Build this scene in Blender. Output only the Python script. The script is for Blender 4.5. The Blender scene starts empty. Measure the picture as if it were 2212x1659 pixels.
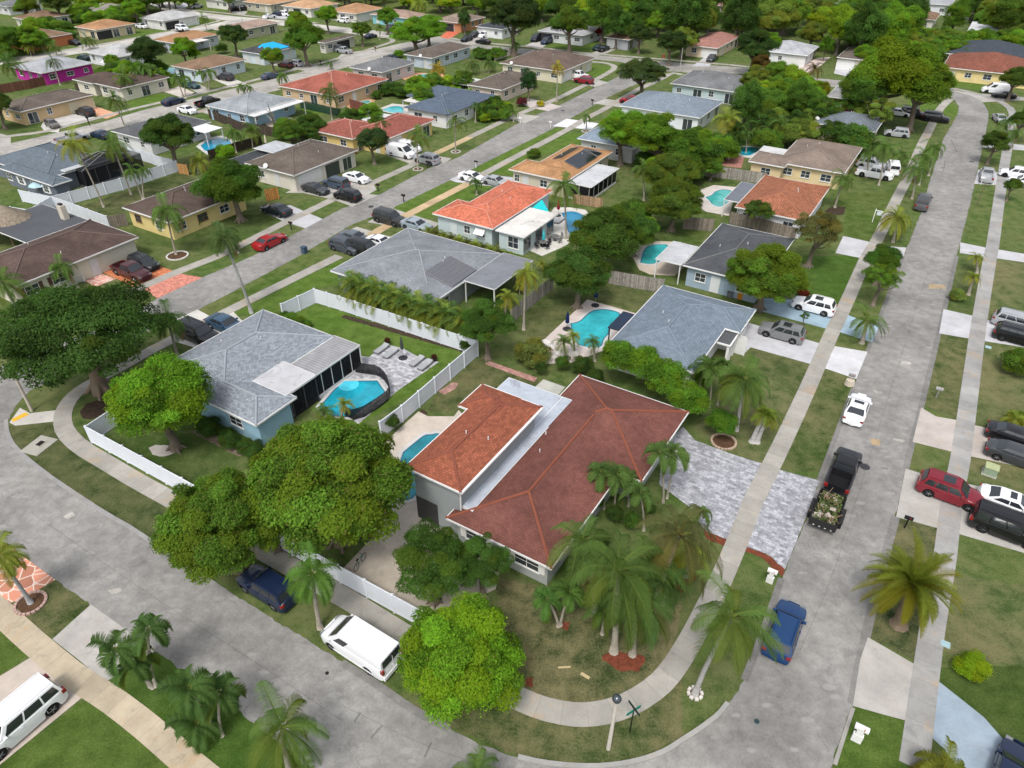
import bpy, math, random
import numpy as np
from mathutils import Vector, Matrix
random.seed(7)
SC = bpy.context.scene
COL = SC.collection
# ------------------------------------------------------------------ camera
F = 1535.; CX = 1106.; CY = 829.5; HC = 41.0      # focal length / centre in a 2212 px wide frame, camera height in m
PITCH = math.atan2(CY + 285, F); SP, CP = math.sin(PITCH), math.cos(PITCH)
cam_d = bpy.data.cameras.new('camera'); cam = bpy.data.objects.new('camera', cam_d); COL.objects.link(cam)
cam.location = (0, 0, HC); cam.rotation_euler = (math.pi/2 - PITCH, 0, 0)
cam_d.sensor_width = 36; cam_d.lens = 36*F/2212; cam_d.clip_end = 4000; cam_d.clip_start = .5
SC.camera = cam
# ------------------------------------------------------------------ light (soft overcast day)
SUN_EL, SUN_AZ = 58, 200
w = bpy.data.worlds.new('World'); SC.world = w; w.use_nodes = True
nt = w.node_tree; nt.nodes.clear()
sky = nt.nodes.new('ShaderNodeTexSky'); sky.sky_type = 'NISHITA'; sky.sun_disc = False
sky.sun_elevation = math.radians(SUN_EL); sky.sun_rotation = math.radians(SUN_AZ)
sky.air_density = 1.0; sky.dust_density = 4.0; sky.ozone_density = 1.0
hs = nt.nodes.new('ShaderNodeHueSaturation'); hs.inputs['Saturation'].default_value = .35
bg = nt.nodes.new('ShaderNodeBackground'); bg.inputs[1].default_value = .15
ow = nt.nodes.new('ShaderNodeOutputWorld')
nt.links.new(sky.outputs[0], hs.inputs['Color']); nt.links.new(hs.outputs[0], bg.inputs[0]); nt.links.new(bg.outputs[0], ow.inputs[0])
sl = bpy.data.lights.new('sun', 'SUN'); sl.energy = 1.25; sl.angle = math.radians(12); sl.color = (1, .96, .9)
sun = bpy.data.objects.new('sun', sl); COL.objects.link(sun)
_az = math.radians(SUN_AZ)
_d = Vector((math.sin(_az)*math.cos(math.radians(SUN_EL)), math.cos(_az)*math.cos(math.radians(SUN_EL)), math.sin(math.radians(SUN_EL))))
sun.rotation_euler = _d.to_track_quat('Z', 'Y').to_euler()
SC.view_settings.view_transform = 'Standard'; SC.view_settings.look = 'None'; SC.view_settings.exposure = .6; SC.view_settings.gamma = 1
SC.cycles.max_bounces = 6; SC.cycles.diffuse_bounces = 4; SC.cycles.glossy_bounces = 2; SC.cycles.transmission_bounces = 2; SC.cycles.transparent_max_bounces = 4

# ------------------------------------------------------------------ placing helpers
GA = math.radians(-31.8); GC, GS = math.cos(GA), math.sin(GA)
N_, E_, S_, W_ = 58.2, -31.8, -121.8, 148.2        # compass of the street grid, degrees in world
def T(tag, x, y):
    if tag[0] == 'D': return (x, y)
    if tag[0] in 'pqrstu': return (368.667*'pqrstu'.index(tag[0]) + x/6, y/6)
    return (737.333*'abc'.index(tag[0]) + x/3, 553*int(tag[1]) + y/3)
def G(p, z=0.0):
    a = (p[0]-CX)/F; b = (p[1]-CY)/F; d = (HC-z)/(SP+b*CP)
    return (a*d, d*(CP-b*SP))
def depth(p, z=0): return (HC-z)/(SP+(p[1]-CY)/F*CP)
def pts(tag, *c, z=0.0): return [G(T(tag, c[i], c[i+1]), z) for i in range(0, len(c), 2)]
def px(tag, *c): return [T(tag, c[i], c[i+1]) for i in range(0, len(c), 2)]
def grid(p): return (p[0]*GC + p[1]*GS, -p[0]*GS + p[1]*GC)
def ungrid(u, v): return (u*GC - v*GS, u*GS + v*GC)

# ------------------------------------------------------------------ mesh builder
class MB:
    def __init__(s): s.v = []; s.f = []; s.m = []; s.uv = {}
    def face(s, ps, mi=0, uv=None):
        i = len(s.v); s.v += [tuple(p) for p in ps]; s.f.append(tuple(range(i, i+len(ps)))); s.m.append(mi)
        if uv: s.uv[len(s.f)-1] = uv
    def box(s, x0, x1, y0, y1, z0, z1, mi=0, rot=None):
        c = [(x0,y0,z0),(x1,y0,z0),(x1,y1,z0),(x0,y1,z0),(x0,y0,z1),(x1,y0,z1),(x1,y1,z1),(x0,y1,z1)]
        if rot is not None: c = [tuple(rot @ Vector(p)) for p in c]
        i = len(s.v); s.v += c
        for q in ((0,3,2,1),(4,5,6,7),(0,1,5,4),(1,2,6,5),(2,3,7,6),(3,0,4,7)):
            s.f.append(tuple(i+k for k in q)); s.m.append(mi)
    def obox(s, a, b, wd, z0, z1, mi=0):
        dx, dy = b[0]-a[0], b[1]-a[1]; L = math.hypot(dx, dy) or 1; nx, ny = -dy/L*wd/2, dx/L*wd/2
        c = [(a[0]+nx,a[1]+ny),(a[0]-nx,a[1]-ny),(b[0]-nx,b[1]-ny),(b[0]+nx,b[1]+ny)]
        i = len(s.v); s.v += [(p[0],p[1],z0) for p in c]+[(p[0],p[1],z1) for p in c]
        for q in ((0,3,2,1),(4,5,6,7),(0,1,5,4),(1,2,6,5),(2,3,7,6),(3,0,4,7)):
            s.f.append(tuple(i+k for k in q)); s.m.append(mi)
    def tube(s, path, rad, n=8, mi=0, cap=True):
        path = [Vector(p) for p in path]; i0 = len(s.v); ref = Vector((0.13, .21, 1)).normalized()
        for k, p in enumerate(path):
            d = (path[min(k+1, len(path)-1)] - path[max(k-1, 0)]).normalized()
            r_ = ref if abs(d.dot(ref)) < .95 else Vector((1, 0, 0))
            a = d.cross(r_).normalized(); b = d.cross(a)
            r = rad[k] if isinstance(rad, (list, tuple)) else rad
            for j in range(n):
                t = 2*math.pi*j/n; s.v.append(tuple(p + a*math.cos(t)*r + b*math.sin(t)*r))
        for k in range(len(path)-1):
            for j in range(n):
                j2 = (j+1) % n; s.f.append((i0+k*n+j, i0+k*n+j2, i0+(k+1)*n+j2, i0+(k+1)*n+j)); s.m.append(mi)
        if cap:
            s.f.append(tuple(i0+j for j in range(n))); s.m.append(mi)
            s.f.append(tuple(i0+(len(path)-1)*n+j for j in reversed(range(n)))); s.m.append(mi)
    def lathe(s, prof, n=16, c=(0, 0), mi=0):
        i0 = len(s.v)
        for r, z in prof:
            for j in range(n): t = 2*math.pi*j/n; s.v.append((c[0]+r*math.cos(t), c[1]+r*math.sin(t), z))
        for k in range(len(prof)-1):
            for j in range(n):
                j2 = (j+1) % n; s.f.append((i0+k*n+j, i0+k*n+j2, i0+(k+1)*n+j2, i0+(k+1)*n+j)); s.m.append(mi)
        s.f.append(tuple(i0+(len(prof)-1)*n+j for j in range(n))); s.m.append(mi)
    def prism(s, poly, z0, z1, mi=0):
        n = len(poly); i = len(s.v)
        if sum(poly[k][0]*poly[(k+1)%n][1]-poly[(k+1)%n][0]*poly[k][1] for k in range(n)) < 0: poly = poly[::-1]
        s.v += [(p[0],p[1],z0) for p in poly]+[(p[0],p[1],z1) for p in poly]
        s.f.append(tuple(range(i+n, i+2*n))); s.m.append(mi)
        for k in range(n):
            k2 = (k+1) % n; s.f.append((i+k, i+k2, i+n+k2, i+n+k)); s.m.append(mi)
    def mesh(s, name, mats, smooth=False):
        me = bpy.data.meshes.new(name); me.from_pydata(s.v, [], s.f)
        for m in mats: me.materials.append(m)
        if any(s.m): me.polygons.foreach_set('material_index', s.m)
        if s.uv:
            l = me.uv_layers.new(name='UVMap').data
            for fi, uv in s.uv.items():
                for k, li in enumerate(me.polygons[fi].loop_indices): l[li].uv = uv[k]
        if smooth: me.polygons.foreach_set('use_smooth', [True]*len(me.polygons))
        me.update(); return me
def link(name, me, parent=None, loc=None, rz=None, color=None, scale=None):
    o = bpy.data.objects.new(name, me); COL.objects.link(o)
    if parent is not None: o.parent = parent
    if loc is not None: o.location = loc if len(loc) == 3 else (loc[0], loc[1], 0)
    if rz is not None: o.rotation_euler = (0, 0, rz)
    if scale is not None: o.scale = scale
    if color is not None: o.color = (*color[:3], color[3] if len(color) > 3 else 1)
    return o
def build(mb, name, mats, parent=None, color=None, smooth=False, **k):
    if not isinstance(mats, (list, tuple)): mats = [mats]
    return link(name, mb.mesh(name, mats, smooth), parent, color=color, **k)
def tag(o, label, cat, group=None, kind=None):
    if kind: o['kind'] = kind
    if label: o['label'] = label
    if cat: o['category'] = cat
    if group: o['group'] = group
    return o
def empty(name, loc, label, cat, rz=0, group=None):
    o = bpy.data.objects.new(name, None); COL.objects.link(o); o.location = (loc[0], loc[1], loc[2] if len(loc) > 2 else 0)
    o.rotation_euler = (0, 0, rz); o.empty_display_size = .3
    return tag(o, label, cat, group)
def srgb(r, g, b):
    f = lambda c: (c/255/12.92) if c/255 <= .04045 else ((c/255+.055)/1.055)**2.4
    return (f(r), f(g), f(b))
# ------------------------------------------------------------------ materials (all procedural)
class NT:
    def __init__(s, name):
        s.m = bpy.data.materials.new(name); s.m.use_nodes = True; s.t = s.m.node_tree; s.t.nodes.clear()
        s.out = s.n('ShaderNodeOutputMaterial'); s.b = s.n('ShaderNodeBsdfPrincipled'); s.l(s.b.outputs[0], s.out.inputs[0])
        s.b.inputs['Roughness'].default_value = .85; s.b.inputs['Specular IOR Level'].default_value = .25
    def n(s, t, **k):
        x = s.t.nodes.new(t)
        for a, v in k.items(): setattr(x, a, v)
        return x
    def l(s, a, b): s.t.links.new(a, b)
    def set(s, sock, v):
        if hasattr(v, 'is_linked') or hasattr(v, 'links'): s.l(v, sock)
        else:
            if isinstance(v, (tuple, list)) and len(v) == 3 and sock.type == 'RGBA': v = (*v, 1)
            sock.default_value = v
    def noise(s, scale, detail=3, rough=.55, vec=None, dist=0):
        x = s.n('ShaderNodeTexNoise'); x.inputs['Scale'].default_value = scale; x.inputs['Detail'].default_value = detail
        x.inputs['Roughness'].default_value = rough; x.inputs['Distortion'].default_value = dist
        s.l(vec or s.pos(), x.inputs['Vector']); return x.outputs['Fac']
    def pos(s):
        if not hasattr(s, '_p'): s._p = s.n('ShaderNodeNewGeometry').outputs['Position']
        return s._p
    def obj(s):
        if not hasattr(s, '_o'): s._o = s.n('ShaderNodeTexCoord').outputs['Object']
        return s._o
    def uv(s): return s.n('ShaderNodeTexCoord').outputs['UV']
    def oi(s):
        if not hasattr(s, '_oi'): s._oi = s.n('ShaderNodeObjectInfo')
        return s._oi
    def ocol(s): return s.oi().outputs['Color']
    def rmp(s, fac, a, b, lo=0., hi=1.):
        x = s.n('ShaderNodeMapRange'); x.inputs['From Min'].default_value = a; x.inputs['From Max'].default_value = b
        x.inputs['To Min'].default_value = lo; x.inputs['To Max'].default_value = hi; s.l(fac, x.inputs['Value']); return x.outputs[0]
    def mix(s, f, a, b, mode='MIX'):
        x = s.n('ShaderNodeMix', data_type='RGBA', blend_type=mode); s.set(x.inputs[0], f); s.set(x.inputs[6], a); s.set(x.inputs[7], b); return x.outputs[2]
    def math(s, op, a, b=0.):
        x = s.n('ShaderNodeMath', operation=op); s.set(x.inputs[0], a); s.set(x.inputs[1], b); return x.outputs[0]
    def mul(s, c, f):          # colour times a scalar
        x = s.n('ShaderNodeVectorMath', operation='SCALE'); s.set(x.inputs[0], c); s.set(x.inputs['Scale'], f); return x.outputs[0]
    def bump(s, h, d=.02, st=.6):
        x = s.n('ShaderNodeBump'); x.inputs['Distance'].default_value = d; x.inputs['Strength'].default_value = st; s.l(h, x.inputs['Height']); s.l(x.outputs[0], s.b.inputs['Normal'])
    def col(s, c): s.set(s.b.inputs['Base Color'], c)
    def base(s, rough=None, spec=None, metal=None):
        if rough is not None: s.b.inputs['Roughness'].default_value = rough
        if spec is not None: s.b.inputs['Specular IOR Level'].default_value = spec
        if metal is not None: s.b.inputs['Metallic'].default_value = metal
        return s
M = {}
def mk_grass():
    t = NT('grass'); c = t.ocol()
    big = t.noise(.12, 4); mid = t.noise(.75, 5, .65); fine = t.noise(7, 5, .75); blade = t.noise(26, 3, .8)
    r = t.math('ADD', t.math('MULTIPLY', mid, .65), t.math('MULTIPLY', big, .55))
    dry = t.rmp(t.math('ADD', r, t.math('MULTIPLY', fine, .45)), .70, .96)
    c1 = t.mul(c, t.rmp(mid, .3, .7, .72, 1.3)); c1 = t.mul(c1, t.rmp(fine, .25, .75, .6, 1.4)); c1 = t.mul(c1, t.rmp(blade, .25, .75, .55, 1.45))
    x = t.n('ShaderNodeSeparateColor'); t.l(t.oi().outputs['Alpha'], x.inputs[0]) if False else None
    c2 = t.mix(t.math('MULTIPLY', dry, t.oi().outputs['Alpha']), c1, t.mul((.19, .165, .085), t.rmp(blade, .2, .8, .6, 1.4)))
    t.col(c2); t.base(.95, .1); t.bump(t.math('ADD', fine, blade), .06, .8); return t.m
def mk_asphalt():
    t = NT('asphalt'); p = t.pos()
    a = t.noise(.16, 5, .6); b = t.noise(1.1, 6, .65); f = t.noise(22, 3, .8); sp = t.noise(3.1, 2, .5)
    c = t.mix(t.rmp(a, .35, .65), (.180, .175, .167), (.265, .258, .246))
    c = t.mul(c, t.rmp(b, .25, .75, .70, 1.26)); c = t.mul(c, t.rmp(f, .2, .8, .74, 1.26)); c = t.mul(c, t.rmp(t.noise(5., 4, .8), .25, .75, .86, 1.14))
    patch = t.n('ShaderNodeTexVoronoi'); patch.inputs['Scale'].default_value = .42; patch.inputs['Randomness'].default_value = 1
    mp = t.n('ShaderNodeMapping'); mp.inputs['Rotation'].default_value = (0, 0, .6); mp.inputs['Scale'].default_value = (1, 2.1, 1); t.l(p, mp.inputs[0]); t.l(mp.outputs[0], patch.inputs['Vector'])
    pm = t.rmp(t.math('ADD', patch.outputs['Distance'], t.math('MULTIPLY', b, .35)), .36, .32)
    c = t.mix(t.math('MULTIPLY', pm, .55), c, (.30, .295, .28))
    oil = t.rmp(t.noise(.45, 6, .75, dist=.6), .56, .72)
    c = t.mix(t.math('MULTIPLY', oil, .5), c, (.1, .1, .102))
    v = t.n('ShaderNodeTexVoronoi', feature='DISTANCE_TO_EDGE'); v.inputs['Scale'].default_value = .09
    ad = t.n('ShaderNodeVectorMath', operation='ADD'); n2 = t.n('ShaderNodeTexNoise'); n2.inputs['Scale'].default_value = .5; n2.inputs['Detail'].default_value = 5; t.l(p, n2.inputs['Vector'])
    sc = t.n('ShaderNodeVectorMath', operation='SCALE'); sc.inputs['Scale'].default_value = 3.; t.l(n2.outputs['Color'], sc.inputs[0]); t.l(p, ad.inputs[0]); t.l(sc.outputs[0], ad.inputs[1]); t.l(ad.outputs[0], v.inputs['Vector'])
    c = t.mix(1., c, t.ocol(), 'MULTIPLY'); cr = t.rmp(v.outputs['Distance'], .0015, .005, 1, 0)
    c = t.mix(t.math('MULTIPLY', cr, .22), c, (.09, .09, .09))
    t.col(c); t.base(.9, .2); t.bump(f, .01, .5); return t.m
def mk_concrete(name, joints=True, jl=1.52, stain=.6, rust=.5):
    t = NT(name); c = t.ocol()
    a = t.noise(.5, 5, .65); f = t.noise(14, 4, .75); s_ = t.noise(.35, 5, .7)
    c = t.mul(c, t.rmp(a, .25, .75, .78, 1.18)); c = t.mul(c, t.rmp(f, .2, .8, .86, 1.14))
    dk = t.rmp(t.noise(.8, 6, .75, dist=.4), .56, .75)
    c = t.mix(t.math('MULTIPLY', dk, stain), c, (.12, .12, .125))
    rs = t.rmp(s_, .55, .68)
    c = t.mix(t.math('MULTIPLY', rs, rust), c, (.42, .27, .13))
    if joints:
        s = t.n('ShaderNodeSeparateXYZ'); t.l(t.uv(), s.inputs[0])
        j = t.math('FRACT', t.math('DIVIDE', s.outputs[1], jl)); j = t.rmp(j, .0, .022, 1, 0)
        c = t.mix(t.math('MULTIPLY', j, .65), c, (.1, .1, .09))
        sl = t.math('FRACT', t.math('MULTIPLY', t.math('SINE', t.math('MULTIPLY', t.math('FLOOR', t.math('DIVIDE', s.outputs[1], jl)), 12.98)), 43.7))
        c = t.mul(c, t.rmp(sl, 0, 1, .88, 1.1))
    t.col(c); t.bump(f, .006, .5); return t.m
def mk_shingle(name, rw=.33, rh=.155, mort=.012, var=.3, bumpd=.02, blot=.25):
    t = NT(name); c = t.ocol(); uv = t.uv()
    br = t.n('ShaderNodeTexBrick'); br.offset = .5; br.inputs['Scale'].default_value = 1; br.inputs['Brick Width'].default_value = rw; br.inputs['Row Height'].default_value = rh
    br.inputs['Mortar Size'].default_value = mort; br.inputs['Mortar Smooth'].default_value = .3; br.inputs['Bias'].default_value = 0
    br.inputs['Color1'].default_value = (1-var,)*3+(1,); br.inputs['Color2'].default_value = (1+var,)*3+(1,); br.inputs['Mortar'].default_value = (.55, .55, .55, 1)
    t.l(uv, br.inputs['Vector'])
    c2 = t.mix(1., c, br.outputs['Color'], 'MULTIPLY')
    a = t.noise(.28, 5, .6); g = t.noise(1.7, 5, .7)
    c2 = t.mul(c2, t.rmp(a, .3, .7, 1-blot, 1+blot)); c2 = t.mul(c2, t.rmp(g, .25, .75, .85, 1.15))
    st = t.rmp(t.noise(.21, 6, .7, dist=.5), .58, .7); c2 = t.mix(t.math('MULTIPLY', st, blot), c2, t.mul(c, .45))
    t.col(c2); t.base(.9, .15); t.bump(br.outputs['Fac'], bumpd, -.5); return t.m
def mk_tile():
    t = NT('barrel_tile'); c = t.ocol(); s = t.n('ShaderNodeSeparateXYZ'); t.l(t.uv(), s.inputs[0])
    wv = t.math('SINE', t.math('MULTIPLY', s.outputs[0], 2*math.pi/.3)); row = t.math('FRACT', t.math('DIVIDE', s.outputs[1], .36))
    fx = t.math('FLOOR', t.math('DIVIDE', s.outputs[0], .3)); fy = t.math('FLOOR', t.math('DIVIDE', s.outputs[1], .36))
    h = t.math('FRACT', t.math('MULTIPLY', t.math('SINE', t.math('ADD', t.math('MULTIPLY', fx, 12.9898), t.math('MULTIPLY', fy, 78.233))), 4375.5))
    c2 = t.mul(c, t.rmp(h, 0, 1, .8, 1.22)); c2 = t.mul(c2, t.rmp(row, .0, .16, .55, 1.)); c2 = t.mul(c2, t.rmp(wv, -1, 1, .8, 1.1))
    a = t.noise(.3, 5, .6); c2 = t.mul(c2, t.rmp(a, .3, .7, .82, 1.15))
    t.col(c2); t.base(.85, .2); t.bump(wv, .04, .7); return t.m
def mk_flat(name='flat_roof', stain=.6):
    t = NT(name); c = t.ocol(); a = t.noise(.45, 6, .7); f = t.noise(9, 4, .7)
    c = t.mul(c, t.rmp(a, .3, .7, .8, 1.12)); c = t.mul(c, t.rmp(f, .2, .8, .9, 1.1))
    d = t.rmp(t.noise(.6, 6, .75, dist=1.), .52, .75); c = t.mix(t.math('MULTIPLY', d, stain), c, (.09, .09, .1)); t.col(c); return t.m
def mk_rib():
    t = NT('ribbed_metal'); c = t.ocol(); s = t.n('ShaderNodeSeparateXYZ'); t.l(t.uv(), s.inputs[0])
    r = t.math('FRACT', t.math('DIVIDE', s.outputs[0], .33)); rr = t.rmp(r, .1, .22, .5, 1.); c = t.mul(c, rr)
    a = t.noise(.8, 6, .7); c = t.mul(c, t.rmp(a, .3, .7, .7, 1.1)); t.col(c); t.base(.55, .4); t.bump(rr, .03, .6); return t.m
def mk_plain(name, rough=.8, spec=.25, var=.08, sc=2.5, bump=.0, metal=0):
    t = NT(name); c = t.ocol(); a = t.noise(sc, 4, .6, t.obj()); f = t.noise(sc*9, 3, .7, t.obj())
    c = t.mul(c, t.rmp(a, .3, .7, 1-var, 1+var)); c = t.mul(c, t.rmp(f, .3, .7, 1-var*.6, 1+var*.6)); t.col(c); t.base(rough, spec, metal)
    if bump: t.bump(f, bump, .5)
    return t.m
def mk_wall():
    t = NT('stucco'); c = t.ocol(); o = t.obj(); a = t.noise(.6, 5, .6, o); f = t.noise(25, 3, .7, o)
    c = t.mul(c, t.rmp(a, .3, .7, .9, 1.08)); c = t.mul(c, t.rmp(f, .2, .8, .94, 1.06)); t.col(c); t.bump(f, .012, .5); return t.m
def mk_leaf(name, trans=.5):
    t = NT(name); c = t.ocol(); at = t.n('ShaderNodeAttribute'); at.attribute_name = 'tint'; s = t.n('ShaderNodeSeparateColor'); t.l(at.outputs['Color'], s.inputs[0])
    c1 = t.mul(c, t.rmp(s.outputs[0], 0, 1, .5, 2.3))
    c1 = t.mix(t.rmp(s.outputs[1], 0, 1, 0, 1.), c1, t.mix(1., c, (1.75, 1.22, .6), 'MULTIPLY'))
    c1 = t.mix(s.outputs[2], c1, (.23, .15, .07))
    t.col(c1); t.base(.75, .12)
    tr = t.n('ShaderNodeBsdfTranslucent'); t.l(t.mix(1., c1, (1.5, 1.7, .8), 'MULTIPLY'), tr.inputs[0])
    mx = t.n('ShaderNodeMixShader'); mx.inputs[0].default_value = trans; t.l(t.b.outputs[0], mx.inputs[1]); t.l(tr.outputs[0], mx.inputs[2]); t.l(mx.outputs[0], t.out.inputs[0]); return t.m
def mk_bark(name, ringed=False):
    t = NT(name); c = t.ocol(); o = t.obj(); a = t.noise(3, 5, .7, o); c = t.mul(c, t.rmp(a, .25, .75, .65, 1.3))
    if ringed:
        s = t.n('ShaderNodeSeparateXYZ'); t.l(o, s.inputs[0]); r = t.math('FRACT', t.math('MULTIPLY', s.outputs[2], 5)); c = t.mul(c, t.rmp(r, 0, .2, .7, 1.))
    t.col(c); t.bump(a, .04, .7); return t.m
def mk_water():
    t = NT('pool_water'); c = t.ocol(); a = t.noise(.45, 3); b_ = t.noise(2.6, 4, .7, dist=1.5); c = t.mul(c, t.rmp(a, .3, .7, .72, 1.25)); c = t.mul(c, t.rmp(b_, .3, .7, .86, 1.16)); t.col(c); t.base(.08, .5)
    b = t.noise(3.5, 3); t.bump(b, .02, .35); return t.m
def mk_glass(name, col, rough=.06):
    t = NT(name); t.col(col); t.base(rough, .9); return t.m
def mk_paint():
    t = NT('car_paint'); t.col(t.ocol()); t.base(.3, .5); t.b.inputs['Coat Weight'].default_value = .3; t.b.inputs['Coat Roughness'].default_value = .08; return t.m
def mk_screen():
    t = NT('screen_mesh'); c = t.ocol(); t.col(c); tp = t.n('ShaderNodeBsdfTransparent'); mx = t.n('ShaderNodeMixShader'); mx.inputs[0].default_value = .68
    t.l(tp.outputs[0], mx.inputs[1]); t.l(t.b.outputs[0], mx.inputs[2]); t.l(mx.outputs[0], t.out.inputs[0]); return t.m
def mk_pavers(name, sc=2.6, var=.35, rect=True):
    t = NT(name); c = t.ocol(); mp = t.n('ShaderNodeMapping'); mp.inputs['Rotation'].default_value = (0, 0, -GA); t.l(t.pos(), mp.inputs[0])
    if rect:
        br = t.n('ShaderNodeTexBrick'); br.offset = .5; br.squash = .6; br.squash_frequency = 3; br.inputs['Scale'].default_value = 1; br.inputs['Brick Width'].default_value = 1.2/sc; br.inputs['Row Height'].default_value = .55/sc
        br.inputs['Mortar Size'].default_value = .012; br.inputs['Color1'].default_value = (1-var,)*3+(1,); br.inputs['Color2'].default_value = (1+var,)*3+(1,); br.inputs['Mortar'].default_value = (.6, .6, .6, 1); t.l(mp.outputs[0], br.inputs['Vector'])
        c2 = t.mix(1., c, br.outputs['Color'], 'MULTIPLY')
        g = t.noise(1.9, 4, .7); c2 = t.mul(c2, t.rmp(g, .35, .65, .72, 1.28))
    else:
        v = t.n('ShaderNodeTexVoronoi', feature='DISTANCE_TO_EDGE'); v.inputs['Scale'].default_value = sc; t.l(t.pos(), v.inputs['Vector'])
        w_ = t.n('ShaderNodeTexVoronoi'); w_.inputs['Scale'].default_value = sc; t.l(t.pos(), w_.inputs['Vector']); s = t.n('ShaderNodeSeparateColor'); t.l(w_.outputs['Color'], s.inputs[0])
        c2 = t.mul(c, t.rmp(s.outputs[0], 0, 1, 1-var, 1+var)); c2 = t.mix(t.rmp(v.outputs['Distance'], .035, .06, 1, 0), c2, (.62, .52, .45))
    t.col(c2); return t.m
def mk_wood(name='weathered_wood'):
    t = NT(name); c = t.ocol(); a = t.noise(3, 5, .7); s = t.n('ShaderNodeSeparateXYZ'); t.l(t.uv(), s.inputs[0])
    f = t.math('FLOOR', t.math('DIVIDE', s.outputs[0], .14)); h = t.math('FRACT', t.math('MULTIPLY', t.math('SINE', t.math('MULTIPLY', f, 12.9898)), 4375.5))
    g = t.rmp(t.math('FRACT', t.math('DIVIDE', s.outputs[0], .14)), 0, .12, .35, 1.)
    c = t.mul(c, t.rmp(h, 0, 1, .7, 1.3)); c = t.mul(c, g); c = t.mul(c, t.rmp(a, .3, .7, .7, 1.3)); t.col(c); return t.m
M['grass'] = mk_grass(); M['asphalt'] = mk_asphalt(); M['walk'] = mk_concrete('sidewalk_concrete'); M['conc'] = mk_concrete('driveway_concrete', False, stain=.35, rust=.12)
M['deck'] = mk_concrete('pool_deck_concrete', False, stain=.12, rust=.05)
M['shingle'] = mk_shingle('roof_shingle', .30, .19, .015, .24, .012, .05); M['shingle_soft'] = mk_shingle('soft_roof_shingle', .45, .25, .015, .13, .012, .07); M['shingle_old'] = mk_shingle('old_roof_shingle', .30, .17, .012, .12, .015, .26); M['tile'] = mk_tile()
M['flat'] = mk_flat(); M['flat_clean'] = mk_flat('membrane_roof', .15); M['rib'] = mk_rib(); M['wall'] = mk_wall()
M['plain'] = mk_plain('painted_surface'); M['trim'] = mk_plain('painted_trim', .6, .3, .05); M['metal'] = mk_plain('metal', .4, .5, .05, metal=.6); M['vinyl'] = mk_plain('vinyl', .5, .35, .04, 1.)
M['leaf'] = mk_leaf('foliage'); M['palm'] = mk_leaf('palm_leaf', .35); M['bark'] = mk_bark('bark'); M['pbark'] = mk_bark('palm_bark', True)
M['water'] = mk_water(); M['glass'] = mk_glass('window_glass', (.035, .045, .055)); M['cglass'] = mk_glass('car_glass', (.022, .026, .031), .04); M['paint'] = mk_paint()
M['rubber'] = mk_plain('rubber', .8, .2); M['screen'] = mk_screen(); M['paver'] = mk_pavers('paver_mosaic', 2.2, .3); M['paver_fine'] = mk_pavers('small_pavers', 2.6, .18); M['flag'] = mk_pavers('flagstone', 1.25, .3, False)
M['wood'] = mk_wood(); M['mulch'] = mk_plain('mulch', .95, .1, .35, 3, .05); M['panel'] = mk_glass('solar_panel', (.012, .015, .02), .12)
M['fabric'] = mk_plain('fabric', .9, .1, .08)
# ------------------------------------------------------------------ ground, roads, pavements
ZL = {'lawn': .006, 'road': .014, 'drive': .022, 'walk': .030, 'mulch': .026}
def jitter(poly, step, amp, seed=1):
    rnd = random.Random(seed); out = []
    for k in range(len(poly)):
        a, b = poly[k], poly[(k+1) % len(poly)]; L = math.hypot(b[0]-a[0], b[1]-a[1]); n = max(1, int(L/step))
        if L > 400: n = 1
        for i in range(n):
            t = i/n; out.append((a[0]+(b[0]-a[0])*t+rnd.uniform(-amp, amp), a[1]+(b[1]-a[1])*t+rnd.uniform(-amp, amp)))
    return out
def smooth(p, it=2):
    for _ in range(it):
        q = [p[0]]
        for a, b in zip(p, p[1:]): q += [(a[0]*.75+b[0]*.25, a[1]*.75+b[1]*.25), (a[0]*.25+b[0]*.75, a[1]*.25+b[1]*.75)]
        p = q+[p[-1]]
    return p
def slab(name, poly, z, mat, color, thick=.02, amp=0., kind='structure', seed=3, label=None):
    if amp: poly = jitter(poly, .35, amp, seed)
    m = MB(); m.prism(poly, z-thick, z); o = build(m, name, mat, color=color); tag(o, label, None, None, kind); return o
def band_mb(m, path, wd, z, thick=.03, z0=None):
    L = 0; rows = []
    for k, p in enumerate(path):
        a = path[max(k-1, 0)]; b = path[min(k+1, len(path)-1)]; dx, dy = b[0]-a[0], b[1]-a[1]; l = math.hypot(dx, dy) or 1
        nx, ny = -dy/l*wd/2, dx/l*wd/2
        if k: L += math.hypot(p[0]-path[k-1][0], p[1]-path[k-1][1])
        rows.append(((p[0]+nx, p[1]+ny), (p[0]-nx, p[1]-ny), L))
    zb = z-thick if z0 is None else z0
    for (a, b, l1), (c, d, l2) in zip(rows, rows[1:]):
        m.face([(*a, z), (*b, z), (*d, z), (*c, z)], 0, [(0, l1), (wd, l1), (wd, l2), (0, l2)])
        m.face([(*b, z), (*b, zb), (*d, zb), (*d, z)], 0, [(0, l1), (wd, l1), (wd, l2), (0, l2)])
        m.face([(*a, zb), (*a, z), (*c, z), (*c, zb)], 0, [(0, l1), (wd, l1), (wd, l2), (0, l2)])
def band(name, path, wd, z, mat, color, sm=0, thick=.03, kind='structure'):
    if sm: path = smooth(path, sm)
    m = MB(); band_mb(m, path, wd, z, thick); o = build(m, name, mat, color=color); tag(o, None, None, None, kind); return o
GREEN = (.062, .110, .024, .5); LUSH = (.072, .135, .018, .2); DARKG = (.050, .092, .019, .3); DRY = (.070, .105, .032, .75); TURF = (.064, .112, .018, .15)
_g = slab('ground', [(-900, -80), (900, -80), (900, 2500), (-900, 2500)], 0, M['grass'], GREEN, .5)
ASP = (1, 1, 1)
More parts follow.
